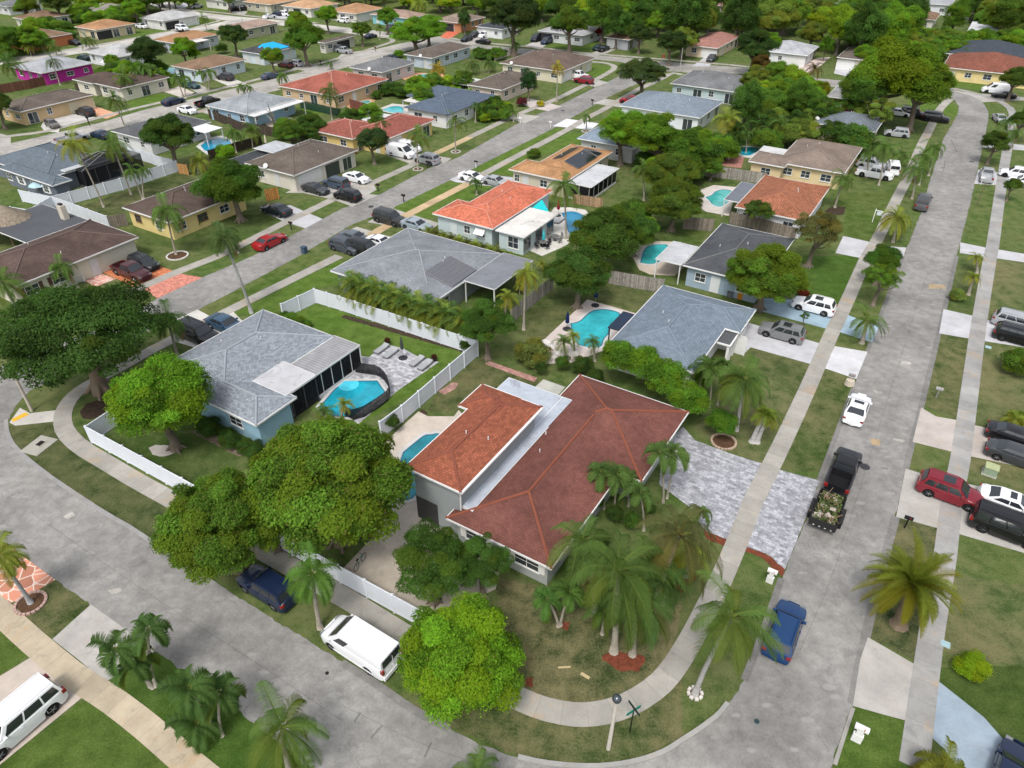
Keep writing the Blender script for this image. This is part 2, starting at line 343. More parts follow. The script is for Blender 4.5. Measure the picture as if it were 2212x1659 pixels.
# roads. polygons traced kerb to kerb
def road(name, poly, seed, c=(1,1,1)): return slab(name, poly, ZL['road']+seed*.0015, M['asphalt'], c, .3, .07, seed=seed)
right_l = px('a2', 1120,290, 1300,400, 1560,560, 1760,690, 1990,830) + px('b2', 0,970, 230,1110, 450,1270, 700,1400, 900,1510, 1140,1590, 1300,1625, 1480,1645, 1640,1650, 1780,1640, 1900,1618, 2000,1590, 2110,1545) + \
  px('c2', 0,1480, 80,1430, 150,1380, 230,1320, 300,1240, 360,1160, 400,1080, 445,960, 500,840, 600,560, 660,390, 720,230, 810,30) + px('c1', 885,1450, 960,1280, 1035,1060, 1105,850, 1195,625, 1300,340, 1430,0) + \
  px('c0', 1440,1640, 1545,1380, 1600,1180, 1690,900, 1750,800, 1785,730, 1790,690, 1765,650, 1730,620, 1600,600)
right_r = px('c0', 1600,560, 1750,575, 1860,615, 1940,655, 1980,720, 1980,780, 1950,920, 1910,1100, 1870,1290, 1800,1570) + px('c1', 1775,0, 1740,150, 1690,345, 1660,500, 1600,730, 1545,980, 1490,1200, 1445,1380) + \
  px('c2', 1380,30, 1330,200, 1230,610, 1190,800, 1150,960, 1100,1250, 1060,1370, 1010,1510, 960,1659)
low_s = [T('c2', 930, 1760), T('c2', 850, 1900), T('c2', 500, 2200), T('b2', 1900, 2400), T('b2', 600, 2350)] + px('a2', 2300,1900, 2000,1659, 1900,1560, 1640,1370, 1500,1250, 1340,1110, 1200,1040, 1010,900, 780,740, 585,600, 360,440, 40,205, -100,110, -600,-300)
up_l = [T('a1', -600, 500), T('a1', -200, 600), T('a1', 0, 790), T('a1', 200, 860), T('a1', 110, 960), T('a1', 55, 1060), T('a1', 55, 1150), T('a1', 110, 1250), T('a1', 290, 1400), T('a1', 480, 1530), T('a2', 700, 10), T('a2', 870, 110)]
road('right_street', [G(p) for p in [T('b2', 2000, 1600), T('b2', 2110, 1545)] + right_l[19:] + right_r + [T('c2', 900, 1800), T('b2', 1900, 1900)]], 0)
road('lower_street', [G(p) for p in low_s + up_l + right_l[:24]] + [G(T('c2', 500, 1500))], 1)
mid_r = px('a1', 100,960, 200,870, 330,810, 520,700, 730,600, 1130,410, 1280,350, 1550,210, 1940,0) + px('b0', 60,1460, 330,1350, 700,1170, 850,1095, 1380,830, 1480,770, 1710,640, 1850,570, 2060,490)
mid_l = px('b0', 1950,430, 1810,445, 1790,500, 1660,560, 1410,685, 1180,780, 760,1020, 560,1095, 240,1265) + px('a0', 2212,1335+20, 1640,1659) + px('a1', 1310,140, 1020,275, 945,320, 700,440, 300,610, 0,720, -300,740)
road('middle_street', [G(p) for p in mid_r+mid_l], 2)
top_n = px('b0', 640,240, 850,285, 1290,325, 1690,360, 2212,410) + px('c0', 420,440, 760,495, 1100,530, 1700,575)
top_s = px('c0', 1700,610, 1100,575, 740,540, 440,480, 0,470) + px('b0', 2212,465, 2050,460, 1800,400, 1580,380, 1100,345, 850,320, 640,300)
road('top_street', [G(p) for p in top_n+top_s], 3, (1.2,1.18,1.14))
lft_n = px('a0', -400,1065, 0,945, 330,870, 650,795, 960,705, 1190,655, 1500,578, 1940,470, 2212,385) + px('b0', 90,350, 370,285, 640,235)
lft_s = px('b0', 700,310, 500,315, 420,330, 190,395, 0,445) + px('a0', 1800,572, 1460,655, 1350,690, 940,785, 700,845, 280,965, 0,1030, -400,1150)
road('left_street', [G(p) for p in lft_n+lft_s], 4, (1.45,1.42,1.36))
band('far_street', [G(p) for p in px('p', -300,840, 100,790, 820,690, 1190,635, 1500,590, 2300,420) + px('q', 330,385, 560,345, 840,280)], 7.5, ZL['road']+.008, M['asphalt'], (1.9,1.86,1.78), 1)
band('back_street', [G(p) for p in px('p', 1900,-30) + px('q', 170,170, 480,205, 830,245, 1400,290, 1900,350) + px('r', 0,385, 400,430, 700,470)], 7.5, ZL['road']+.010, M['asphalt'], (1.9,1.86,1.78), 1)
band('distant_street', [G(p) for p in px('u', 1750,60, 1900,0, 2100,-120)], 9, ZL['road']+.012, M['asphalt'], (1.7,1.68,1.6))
# raised corner kerb
band('kerb', [G(p) for p in px('b2', 1145,1590, 1300,1627, 1480,1647, 1640,1652, 1780,1642, 1900,1620, 2000,1592, 2110,1547) + px('c2', 0,1478, 80,1428, 150,1378, 230,1318, 290,1240)], .28, .13, M['conc'], (.30, .295, .28), 1, .15)
band('kerb', [G(p) for p in px('c2', 985,1640, 1030,1500, 1065,1390, 1105,1270)], .22, .05, M['conc'], (.28, .27, .25), 1, .08)
band('kerb', [G(p) for p in px('a1', 40,1060, 45,1150, 100,1250, 280,1400, 470,1530) + px('a2', 690,15, 870,115, 1115,290)], .35, .05, M['conc'], (.26, .255, .25), 1, .06)
SWC = (.315, .30, .27)
def walk(path, wd=1.52, c=SWC, sm=1, dz=0): return band('sidewalk', [G(p) for p in path], wd, ZL['walk']+dz, M['walk'], c, sm)
WALKS = [
 (px('a1', 2200,0, 1630,280, 1380,405, 1200,500, 1080,560, 960,620, 760,735, 600,820, 500,880, 430,960, 400,1050, 420,1140, 520,1240, 700,1345, 900,1465, 1150,1600) + px('b2', 0,540, 240,690, 480,840, 800,1040, 1000,1140, 1140,1205, 1290,1270, 1470,1310, 1600,1315, 1750,1290, 1900,1230, 2050,1130, 2140,1030, 2212,920) + px('c2', 80,780, 150,640, 230,480, 340,230, 420,30) + px('c1', 450,1600, 590,1330, 770,950, 880,700, 960,510, 1050,330, 1150,100, 1190,10) + px('c0', 1260,1560, 1380,1300, 1470,1130, 1540,950, 1600,840, 1650,730, 1690,680, 1735,640), SWC),
 (px('b0', 170,1540, 290,1465, 560,1325, 820,1190), (.44, .33, .2)), (px('b0', 820,1190, 950,1110, 1470,840, 1600,760, 1700,710, 1870,610, 1930,575, 2060,520, 2140,470, 2212,485), SWC),
 (px('a1', 810,250, 1130,110, 1420,0) + px('a0', 1560,1590, 1850,1440, 2000,1370, 2212,1265) + px('b0', 100,1230, 450,1075, 600,1000), SWC), (px('b0', 600,1000, 720,945, 830,890), (.44, .34, .2)), (px('b0', 830,890, 1100,760, 1200,720, 1400,640, 1560,560, 1700,490, 1780,440, 1740,410, 1600,398), SWC),
 (px('c2', 1495,1659, 1530,1400, 1590,950, 1625,700, 1700,300, 1720,120) + px('c1', 1755,1500, 1790,1380, 1830,1100, 1870,800, 1910,500, 1950,250, 1990,20) + px('c0', 2010,1590, 2050,1300, 2080,1100, 2105,960, 2130,810, 2145,720, 2060,655, 1900,605, 1750,572), (.29, .285, .275)),
 (px('a0', -200,930, 70,880, 260,860, 400,825, 560,785, 830,712, 1060,660, 1350,595, 1640,522, 1820,475, 2212,375) + px('b0', 150,330, 290,285, 335,270, 330,250, 250,235), SWC),
 (px('a0', 150,990, 280,965), SWC), (px('a0', 1230,745, 1500,655, 1810,577), SWC),
 (px('a2', -200,490, 0,645, 100,740, 280,900, 500,1080, 700,1200, 900,1350, 1100,1520, 1280,1680, 1500,1850), (.40, .34, .25)),
 (px('b0', 700,245, 780,262, 960,282, 1290,310, 1580,345, 1680,352, 2212,395) + px('c0', 420,430, 740,480), SWC),
 (px('p', -100,810, 400,725, 800,655, 1080,610, 1450,552, 2212,400) + px('q', 220,385, 500,300, 640,270, 600,245, 500,232), SWC),
 (px('q', 250,130, 700,170, 1000,205, 1300,235, 1560,255, 1900,300), SWC), (px('q', 1000,300, 1400,320), SWC),
 (px('p', 550,790, 200,780), SWC)]
for i, (p_, c_) in enumerate(WALKS): walk(p_, c=c_, dz=i*.0008)
# ramp with yellow warning strip
slab('kerb_ramp', pts('a1', 62,1080, 130,985, 195,1020, 385,998, 360,1072, 100,1100), ZL['drive']+.003, M['conc'], (.45, .43, .4))
o = slab('tactile_strip', pts('a1', 75,1060, 165,1015, 190,1030, 85,1078), ZL['drive']+.02, M['plain'], (.62, .36, .03)); 
# driveways & slabs: (points, material, colour)
CON = (.36, .345, .32); WHC = (.43, .43, .45); PAV = (.31, .315, .34); SAL = (.50, .24, .18)
DR = [
 (pts('c1', 0,1105, 80,1195, 300,1278, 525,1350, 385,1659) + pts('c2', 290,180, 120,112) + pts('b1', 2300,1660, 2060,1480, 2080,1250), 'paver', PAV),
 (pts('c1', 620,1385, 885,1455) + pts('c2', 800,30, 662,375, 540,270, 395,220), 'paver', PAV),
 (pts('c1', 430,435, 900,570, 835,702, 440,592, 400,632, 330,610, 300,500), 'deck', WHC), (pts('c1', 985,585, 1198,622, 1125,797, 918,727), 'deck', (.5, .5, .52)),
 (pts('c1', 480,270, 720,285, 1005,350, 945,475, 515,360), 'deck', (.26, .36, .43)), (pts('c1', 1070,383, 1270,460, 1228,560, 1022,495), 'deck', (.29, .39, .46)),
 (pts('c0', 1040,1530, 1225,1572, 1190,1680, 990,1640), 'conc', WHC), (pts('c0', 1300,1595, 1450,1605, 1430,1665, 1280,1659), 'conc', WHC),
 (pts('c2', 1200,812, 1510,992, 1455,1355, 1102,1257, 1150,960), 'conc', CON), (pts('c2', 1660,1100, 1780,1195, 1950,1330, 2100,1500, 2200,1659, 2250,1850, 1800,1700, 1700,1540, 1600,1450), 'deck', (.26, .32, .38)),
 (pts('c1', 1445,1378, 1545,1410, 2212,1560, 2500,1630) + pts('c2', 2500,330, 2212,265, 1780,140, 1383,32), 'conc', CON),
 (pts('c1', 1545,982, 1640,1040, 1780,1065, 1880,1095, 2212,1170, 2500,1230, 2500,1440, 2212,1372, 1850,1295, 1490,1205), 'conc', (.40, .36, .33)),
 (pts('c1', 1690,345, 1885,390, 1970,415, 2212,470, 2500,520, 2500,640, 2212,592, 1955,552, 1662,502), 'deck', WHC),
 (pts('c0', 1800,1572, 1960,1605, 2212,1645, 2400,1680, 2400,1740, 2212,1700, 1795,1640), 'conc', WHC),
 (pts('c0', 1915,1100, 2212,1140, 2400,1160, 2400,1240, 2212,1212, 1890,1190), 'deck', WHC), (pts('c0', 1960,915, 2212,940, 2400,950, 2400,990, 2212,975, 1945,955), 'deck', WHC),
 (pts('c0', 1740,585, 1850,600, 2212,630, 2212,650, 1950,662, 1860,618), 'conc', CON),
 (pts('a2', 40,205, 358,440, 190,540, 50,598, -300,330), 'flag', (.46, .2, .13)),
 (pts('a2', 590,600, 785,740, 1000,905, 680,1105, 525,970, 340,825), 'conc', CON), (pts('a2', 230,925, 548,1190, -50,1680, -400,1500, 0,1065), 'conc', (.44, .38, .33)),
 (pts('a1', 1130,415, 1280,348, 1370,395, 1500,350, 1620,470, 1380,600, 1280,600, 1150,560), 'deck', (.5, .49, .46)),
 (pts('a1', 935,215, 1170,115, 1310,140, 1020,275), 'paver_fine', (.5, .2, .15)), (pts('a1', 650,100, 1000,55, 1130,100, 880,205), 'paver_fine', (.5, .17, .08)), (pts('a1', 550,160, 650,110, 750,150, 620,200), 'flag', (.5, .25, .2)),
 (pts('b0', 0,1240, 240,1265, 70,1340, -60,1290), 'conc', CON), (pts('a0', 1850,1250, 1900,1225, 2100,1200, 2400,1150, 2440,1230, 2300,1310, 2150,1290, 1960,1250), 'conc', CON), (pts('a0', 1680,1360, 1880,1330, 2090,1420, 1980,1480, 1850,1440), 'conc', WHC),
 (pts('b0', 440,1040, 560,1000, 715,1028, 620,1085), 'conc', CON), (pts('b0', 280,1000, 450,980, 560,1040, 470,1070), 'conc', CON),
 (pts('b0', 700,1165, 800,1120, 1120,1150, 1130,1180, 1000,1210, 740,1180), 'conc', WHC), (pts('b0', 170,1440, 330,1350, 640,1450, 560,1500, 400,1480), 'conc', CON), (pts('b0', -60,1540, 100,1470, 400,1560, 300,1660, 0,1640), 'conc', CON),
 (pts('b0', 890,740, 1010,700, 1105,765, 1060,778), 'paver_fine', (.5, .17, .12)), (pts('b0', 1090,770, 1180,740, 1290,755, 1190,800), 'conc', CON), (pts('b0', 1140,660, 1230,640, 1430,690, 1340,720, 1230,700), 'conc', (.45, .4, .38)),
 (pts('b0', 1470,510, 1600,500, 1730,535, 1640,565), 'conc', CON), (pts('b0', 1630,670, 1710,640, 1900,670, 1880,705), 'conc', (.36, .35, .33)), (pts('b0', 1370,818, 1460,770, 1670,800, 1620,840), 'deck', (.6, .6, .62)),
 (pts('a0', 520,720, 620,690, 770,740, 690,770), 'paver_fine', (.6, .32, .2)), (pts('a0', 300,755, 500,740, 640,765, 540,780, 390,820, 380,860, 290,850, 265,820, 290,775), 'conc', (.46, .45, .43)), (pts('a0', 0,865, 70,885, 70,945, 0,950), 'conc', CON),
 (pts('a0', 1050,590, 1160,560, 1260,600, 1200,640), 'conc', (.5, .45, .4)), (pts('a0', 1210,560, 1290,545, 1380,590, 1290,610), 'conc', CON), (pts('a0', 1370,510, 1470,490, 1600,545, 1500,565), 'conc', (.5, .48, .44)),
 (pts('a0', 1750,420, 1920,390, 2080,430, 1980,460), 'conc', CON), (pts('a0', 1300,725, 1380,700, 1440,720, 1370,745), 'conc', CON),
 (pts('q', 530,1010, 640,980, 900,1060, 800,1130), 'deck', (.5, .48, .44)), (pts('b0', 640,240, 690,200, 770,195, 760,215, 700,255), 'paver_fine', (.55, .14, .08)),
 (pts('b0', 780,290, 850,230, 960,225, 930,285), 'conc', CON), (pts('b0', 1180,300, 1250,270, 1350,275, 1290,320), 'conc', (.45, .42, .4)), (pts('b0', 1590,355, 1690,320, 1780,320, 1720,345, 1660,360), 'conc', CON),
 (pts('c0', 60,430, 150,365, 230,375, 200,400, 170,430), 'deck', WHC), (pts('c0', 730,465, 760,420, 880,375, 960,370, 900,420, 830,470), 'conc', (.52, .43, .4)), (pts('c0', 980,475, 1000,420, 1100,400, 1150,430, 1080,500), 'deck', WHC),
 (pts('q', 60,130, 180,20, 240,0, 230,70, 160,120), 'deck', WHC), (pts('p', 1010,600, 950,560, 1050,570, 1250,600, 1180,640), 'conc', CON), (pts('q', 0,400, 20,340, 240,400, 180,430), 'conc', CON),
 (pts('r', 0,700, 300,650, 560,640, 500,720, 300,740), 'conc', CON), (pts('r', -60,760, 0,700, 200,740, 100,800), 'conc', CON), (pts('u', 1620,180, 1700,30, 1850,0, 1900,60, 1750,180), 'deck', WHC),
 (pts('u', 1150,240, 1280,150, 1500,230, 1480,300), 'deck', (.55, .54, .5)), (pts('q', 1200,230, 1350,190, 1550,200, 1500,240), 'conc', WHC), (pts('q', 780,160, 850,130, 1000,150, 950,200), 'conc', CON),
]
for i, (p_, m_, c_) in enumerate(DR): slab('driveway' if m_ != 'flag' else 'flagstone_paving', p_, ZL['drive']+(i % 7)*.0006, M[m_], c_)
# planting strips edged in red mulch, bare soil
for i, p_ in enumerate([pts('c2', 140,118, 292,180, 275,227, 150,172), pts('c2', 398,222, 540,270, 664,378, 640,415, 510,300, 388,246), pts('b2', 1700,930, 1760,900, 1960,930, 1970,975, 1920,1030, 1780,1025, 1690,960), pts('b2', 1390,740, 1420,700, 1490,720, 1470,770), pts('b2', 1200,1085, 1240,1070, 1240,1130, 1200,1130),
    pts('b2', 2130,480, 2212,400, 2300,420, 2212,520)]):
    slab('red_mulch', p_, ZL['mulch']-.002, M['mulch'], (.15, .045, .025), .02, .1, 'stuff')
for i, p_ in enumerate([pts('a1', 520,1010, 560,960, 640,930, 720,960, 700,1020, 600,1060, 530,1050), pts('c0', 920,1370, 960,1340, 1060,1340, 1040,1390, 960,1400), pts('b1', 0,400, 20,380, 800,600, 790,625), pts('b1', 420,1090, 520,990, 560,1020, 270,1225, 265,1195)]):
    slab('soil_bed', p_, ZL['mulch']-.004, M['mulch'], (.05, .035, .025), .02, .08, 'stuff')
# lawns whose grass differs from the common ground
LW = [
 (pts('b1', -737*3+2212+1950,380) if False else pts('a1', 1840,400, 2050,305, 2330,400, 3060,625, 2900,760, 2330,1100, 2212,1090), LUSH),
 (pts('b0', 330,1345, 700,1170, 800,1180, 420,1390), LUSH), (pts('b0', 470,1395, 860,1190, 980,1210, 620,1400, 560,1420), LUSH), (pts('b0', 850,1095, 1380,830, 1450,835, 920,1115), LUSH), (pts('b0', 970,1120, 1480,860, 1570,870, 1570,930, 1200,1040, 1110,1140), LUSH),
 (pts('a1', 1280,345, 1550,210, 1940,0, 2140,-10, 1620,270, 1370,392), (.06, .11, .018, .5)), (pts('a1', 1480,390, 2212,20, 2212,180, 2030,215, 1780,370), LUSH),
 (pts('a0', 820,650, 1010,600, 1100,620, 1080,655, 860,705), LUSH), (pts('a0', 0,330, 100,290, 300,330, 560,290, 540,320, 400,345, 100,385, 0,400), LUSH), (pts('a0', 850,240, 900,195, 1120,200, 880,245), LUSH),
 (pts('q', 350,110, 440,85, 740,95, 770,150, 600,150), LUSH), (pts('q', 200,320, 340,290, 500,260, 630,290, 400,340, 250,365), LUSH), (pts('q', 1450,230, 1560,205, 1900,215, 1900,290, 1600,265), LUSH),
 (pts('b0', 1570,520, 1600,420, 1770,430, 1760,460, 1660,510), LUSH), (pts('b0', 1340,300, 1480,260, 1700,260, 1580,340), LUSH), (pts('c0', 1740,510, 2150,520, 2100,605, 1750,560), LUSH), (pts('c0', 1440,650, 1650,650, 1640,715, 1520,720), LUSH),
 (pts('c0', 1650,650, 1780,680, 1790,760, 1700,780, 1690,700), LUSH), (pts('c0', 1300,780, 1590,800, 1530,910, 1280,840), DARKG), (pts('c0', 970,1260, 1380,1230, 1210,1560, 1010,1520, 1060,1390), (.052, .1, .014, .3)), (pts('c1', 780,0, 1150,0, 1010,345, 730,270), (.046, .1, .012, .15)),
 (pts('a2', 0,740, 208,915, 0,1065, -300,1100), TURF), (pts('a2', 550,1205, 830,1430, 1100,1659, 1200,1800, -200,1900, 0,1640), TURF), (pts('a2', 690,1105, 1020,900, 1200,1040, 1340,1110, 1640,1370, 2000,1659, 2050,1720, 1450,1720, 1000,1330), (.044, .095, .012, .15)),
 (pts('a2', 50,600, 190,540, 360,440, 585,600, 340,820), (.042, .07, .018, .7)),
 (pts('c2', 1105,1260, 1452,1357, 1410,1659, 1390,1800, 930,1760, 990,1620), TURF), (pts('c2', 1660,900, 1750,400, 2212,480, 2600,560, 2600,900, 2212,1000), DRY), (pts('c2', 1650,1100, 1660,1000, 2212,1000, 2600,1000, 2600,1700, 2230,1659, 2100,1500, 1950,1330, 1780,1200), (.044, .08, .014, .15)),
 (pts('b2', 1000,420, 1350,500, 1700,700, 2060,620, 2212,600, 2170,830, 2090,1000, 1960,1130, 1800,1210, 1600,1245, 1400,1230, 1160,1140, 1050,800), (.045, .068, .022, 1.)),
 (pts('b2', 450,1240, 1000,1250, 1150,1270, 1300,1330, 1500,1375, 1700,1365, 1900,1300, 2212,1060, 2212,1450, 2000,1580, 1780,1630, 1480,1635, 1140,1580, 700,1390), (.05, .082, .022, .85)),
 (pts('a1', 60,1100, 360,1080, 420,1200, 560,1310, 1130,1620) + pts('a2', 1180,-60, 1180,270, 870,110, 690,10) + pts('a1', 480,1530, 290,1400, 100,1250, 60,1180), (.042, .066, .02, .45)),
 (pts('a1', 630,1205, 760,1130, 1230,1150, 1560,1290, 1500,1480, 1220,1500), DARKG), (pts('b1', 620,900, 900,650, 1270,790, 1300,870, 1010,870, 740,1010, 560,1010), (.042, .07, .018, .6)),
 (pts('b1', 700,350, 1100,440, 1370,230, 1740,170, 2030,230, 1930,360, 1600,280, 1280,570, 1150,500, 900,500), (.048, .08, .02, .5)),
 (pts('c0', 70,1130, 370,1180, 350,1210, 190,1200, 90,1290, 70,1250), DARKG), (pts('b0', 1920,1500, 2212,1440, 2212,1560, 1970,1600), DARKG), (pts('c0', 0,1490, 170,1490, 120,1570, 0,1600), (.05, .095, .015, .3)),
 (pts('c1', 60,1110, 230,1000, 540,740, 830,705, 800,800, 530,1350, 300,1260), DRY), (pts('c1', 445,590, 835,700, 740,900, 450,700), (.046, .078, .02, .6)), (pts('c1', 915,730, 1090,790, 1030,1060, 900,1400, 620,1385), (.05, .085, .02, .7)),
 (pts('c1', 1960,560, 2600,690, 2600,1200, 1880,1090), DRY), (pts('c1', 2020,30, 2600,60, 2600,500, 1970,410), DRY), (pts('c1', 1790,20, 1950,30, 1890,385, 1700,330), (.048, .085, .02, .4)), (pts('c1', 1665,508, 1860,535, 1775,1060, 1550,970), (.048, .08, .02, .8)),
 (pts('c1', 1840,1295, 2212,1380, 2600,1450, 2600,1650, 2212,1560, 1830,1470), DRY), (pts('c2', 1380,35, 1660,98, 1640,270, 1560,640, 1530,980, 1200,810), (.045, .07, .024, .8)),
 (pts('a0', 490,1350, 800,1240, 1160,1120, 1330,1170, 800,1345, 820,1400, 720,1430), (.042, .068, .018, .5)), (pts('a0', 800,1480, 1100,1540, 1400,1400, 1700,1390, 1840,1430, 1340,1650, 900,1570), DARKG), (pts('a0', 0,760, 290,770, 270,830, 200,860, 0,870), DARKG),
 (pts('u', 1100,480, 1600,440, 2212,470, 2212,640, 1200,640), (.09, .1, .03, 1.)), (pts('t', 1480,1080, 1600,1090, 1600,1220, 1500,1200), LUSH), (pts('a0', 1960,660, 2160,720, 2080,745, 1960,720), LUSH), (pts('q', 1800,870, 2212,740, 2212,800, 1850,870), LUSH),
]
LW.append((pts('p', -200,-60, 2212,-60) + pts('r', 2212,-60, 1500,200, 0,100) + pts('p', 1200,160, 0,250), (.08, .13, .022, .4)))
for i, (p_, c_) in enumerate(LW): slab('lawn', p_, ZL['lawn']+(i % 5)*.0006, M['grass'], c_, .02, .12, seed=i)
for i, q in enumerate([pts('b2', 85,1360, 125,1300), pts('b2', 192,1465, 265,1385), pts('b2', 540,1590, 585,1490), pts('c0', 1740,905, 1780,990), pts('c0', 1700,1040, 1690,1110), pts('c1', 1290,1375, 1330,1378)]): band('skid_mark', q, .12, ZL['road']+.0072, M['asphalt'], (.62,.62,.62), thick=.004)
for q, w_ in [(px('c2', 640,430, 500,840, 400,1090), .45), (px('c1', 1105,860, 885,1455), .4), (px('c1', 1430,0, 1300,340, 1195,625), .4), (px('c1', 1775,0, 1660,500, 1545,980, 1445,1380), .5), (px('c2', 1380,30, 1230,610, 1150,960, 1100,1250), .6), (px('b2', 0,975, 230,1115, 450,1275, 700,1405), .5)]: band('gutter', [G(p) for p in q], w_, ZL['road']+.0045, M['asphalt'], (.78,.78,.78), 1, .004)
for q in [px('b2', 0,1250, 500,1500, 900,1640), px('a2', 200,0, 1000,560, 1700,1000, 2212,1350), px('c2', 760,900, 960,450, 1100,0), px('c1', 1100,1659, 1400,700, 1620,0)]: band('road_seam', [G(p) for p in q], .05, ZL['road']+.0055, M['asphalt'], (.78,.78,.78), 1, .004)
for i, (q, c) in enumerate([(pts('c1', 1600,180, 1700,190, 1700,215, 1590,210), (1.5,1.2,.8)), (pts('c1', 1215,1185, 1285,1190, 1280,1230, 1225,1225), (1.5,1.15,.75)), (pts('a2', 700,510, 780,490, 800,515, 720,535), (1.5,1.48,1.4)), (pts('a2', 410,30, 470,0, 490,20, 440,50), (1.6,1.58,1.5)), (pts('c1', 1420,680, 1480,690, 1475,705, 1410,700), (1.5,1.45,1.4)), (pts('c1', 1240,870, 1300,880, 1290,895, 1250,890), (1.5,1.45,1.4)), (pts('c1', 1360,1180, 1440,1195, 1430,1210, 1370,1195), (1.5,1.45,1.4))]): slab('road_patch', q, ZL['road']+.0064, M['asphalt'], c, .004, .05)
# ------------------------------------------------------------------ houses
CAMG = (0., 0.)
def bbox(plist):
    g = [grid(p) for p in plist]; return [min(p[0] for p in g), max(p[0] for p in g), min(p[1] for p in g), max(p[1] for p in g)]
def hip(mb, caps, x0, x1, y0, y1, z, sl, others=()):
    w, d = x1-x0, y1-y0; r = min(w, d)/2; h = r*sl; k = math.sqrt(1+sl*sl)
    if w >= d: a, b = (x0+r, (y0+y1)/2, z+h), (x1-r, (y0+y1)/2, z+h)
    else: a, b = ((x0+x1)/2, y0+r, z+h), ((x0+x1)/2, y1-r, z+h)
    c = [(x0,y0,z),(x1,y0,z),(x1,y1,z),(x0,y1,z)]
    if w >= d: fs = [([c[0],c[1],b,a], 0), ([c[1],c[2],b], 1), ([c[2],c[3],a,b], 2), ([c[3],c[0],a], 3)]
    else: fs = [([c[0],c[1],a], 0), ([c[1],c[2],b,a], 1), ([c[2],c[3],b], 2), ([c[3],c[0],a,b], 3)]
    for f, s in fs:
        o = c[s]; e = ((1,0),(0,1),(-1,0),(0,-1))[s]; n = ((0,1),(-1,0),(0,-1),(1,0))[s]
        mb.face(f, 0, [((p[0]-o[0])*e[0]+(p[1]-o[1])*e[1]+s*.13, ((p[0]-o[0])*n[0]+(p[1]-o[1])*n[1])*k) for p in f])
    mb.face([(x0,y0,z-.03),(x0,y1,z-.03),(x1,y1,z-.03),(x1,y0,z-.03)], 1)
    if caps is not None:
        up = Vector((0, 0, .035))
        if w >= d: es = [(c[0],a),(c[3],a),(c[1],b),(c[2],b)]
        else: es = [(c[0],a),(c[1],a),(c[2],b),(c[3],b)]
        if abs(w-d) > .3: es.append((a, b))
        for p, q in es:
            P, Q = Vector(p), Vector(q); n = max(1, int((Q-P).length/.5)); run = None
            for k_ in range(n+1):
                ok = False
                if k_ < n:
                    mid = P.lerp(Q, (k_+.5)/n); ok = all(z+min(mid.x-a_, b_-mid.x, mid.y-c_, d_-mid.y)*sl < mid.z-.03 for a_, b_, c_, d_ in others)
                if ok and run is None: run = k_
                if not ok and run is not None:
                    caps.tube([P.lerp(Q, run/n)+up*.3, P.lerp(Q, k_/n)+up*.3], .10, 6); run = None
    return h
class House:
    """local axes: +x towards E (down-right street side), +y away from the camera along the streets"""
    def __init__(s, name, label, cat, ref, H=0):
        s.u0, s.v0 = grid(ref); s.root = empty(name, ref, label, cat, GA); s.n = 0
    def loc(s, p): g = grid(p); return (g[0]-s.u0, g[1]-s.v0)
def rect_l(h, spec, z):
    """spec: list of pixels or (tag, x, y, ...) -> local bbox at height z"""
    b = bbox([G(p, z) for p in spec]); return [b[0]-h.u0, b[1]-h.u0, b[2]-h.v0, b[3]-h.v0]
TRIMW = (.66, .66, .65)
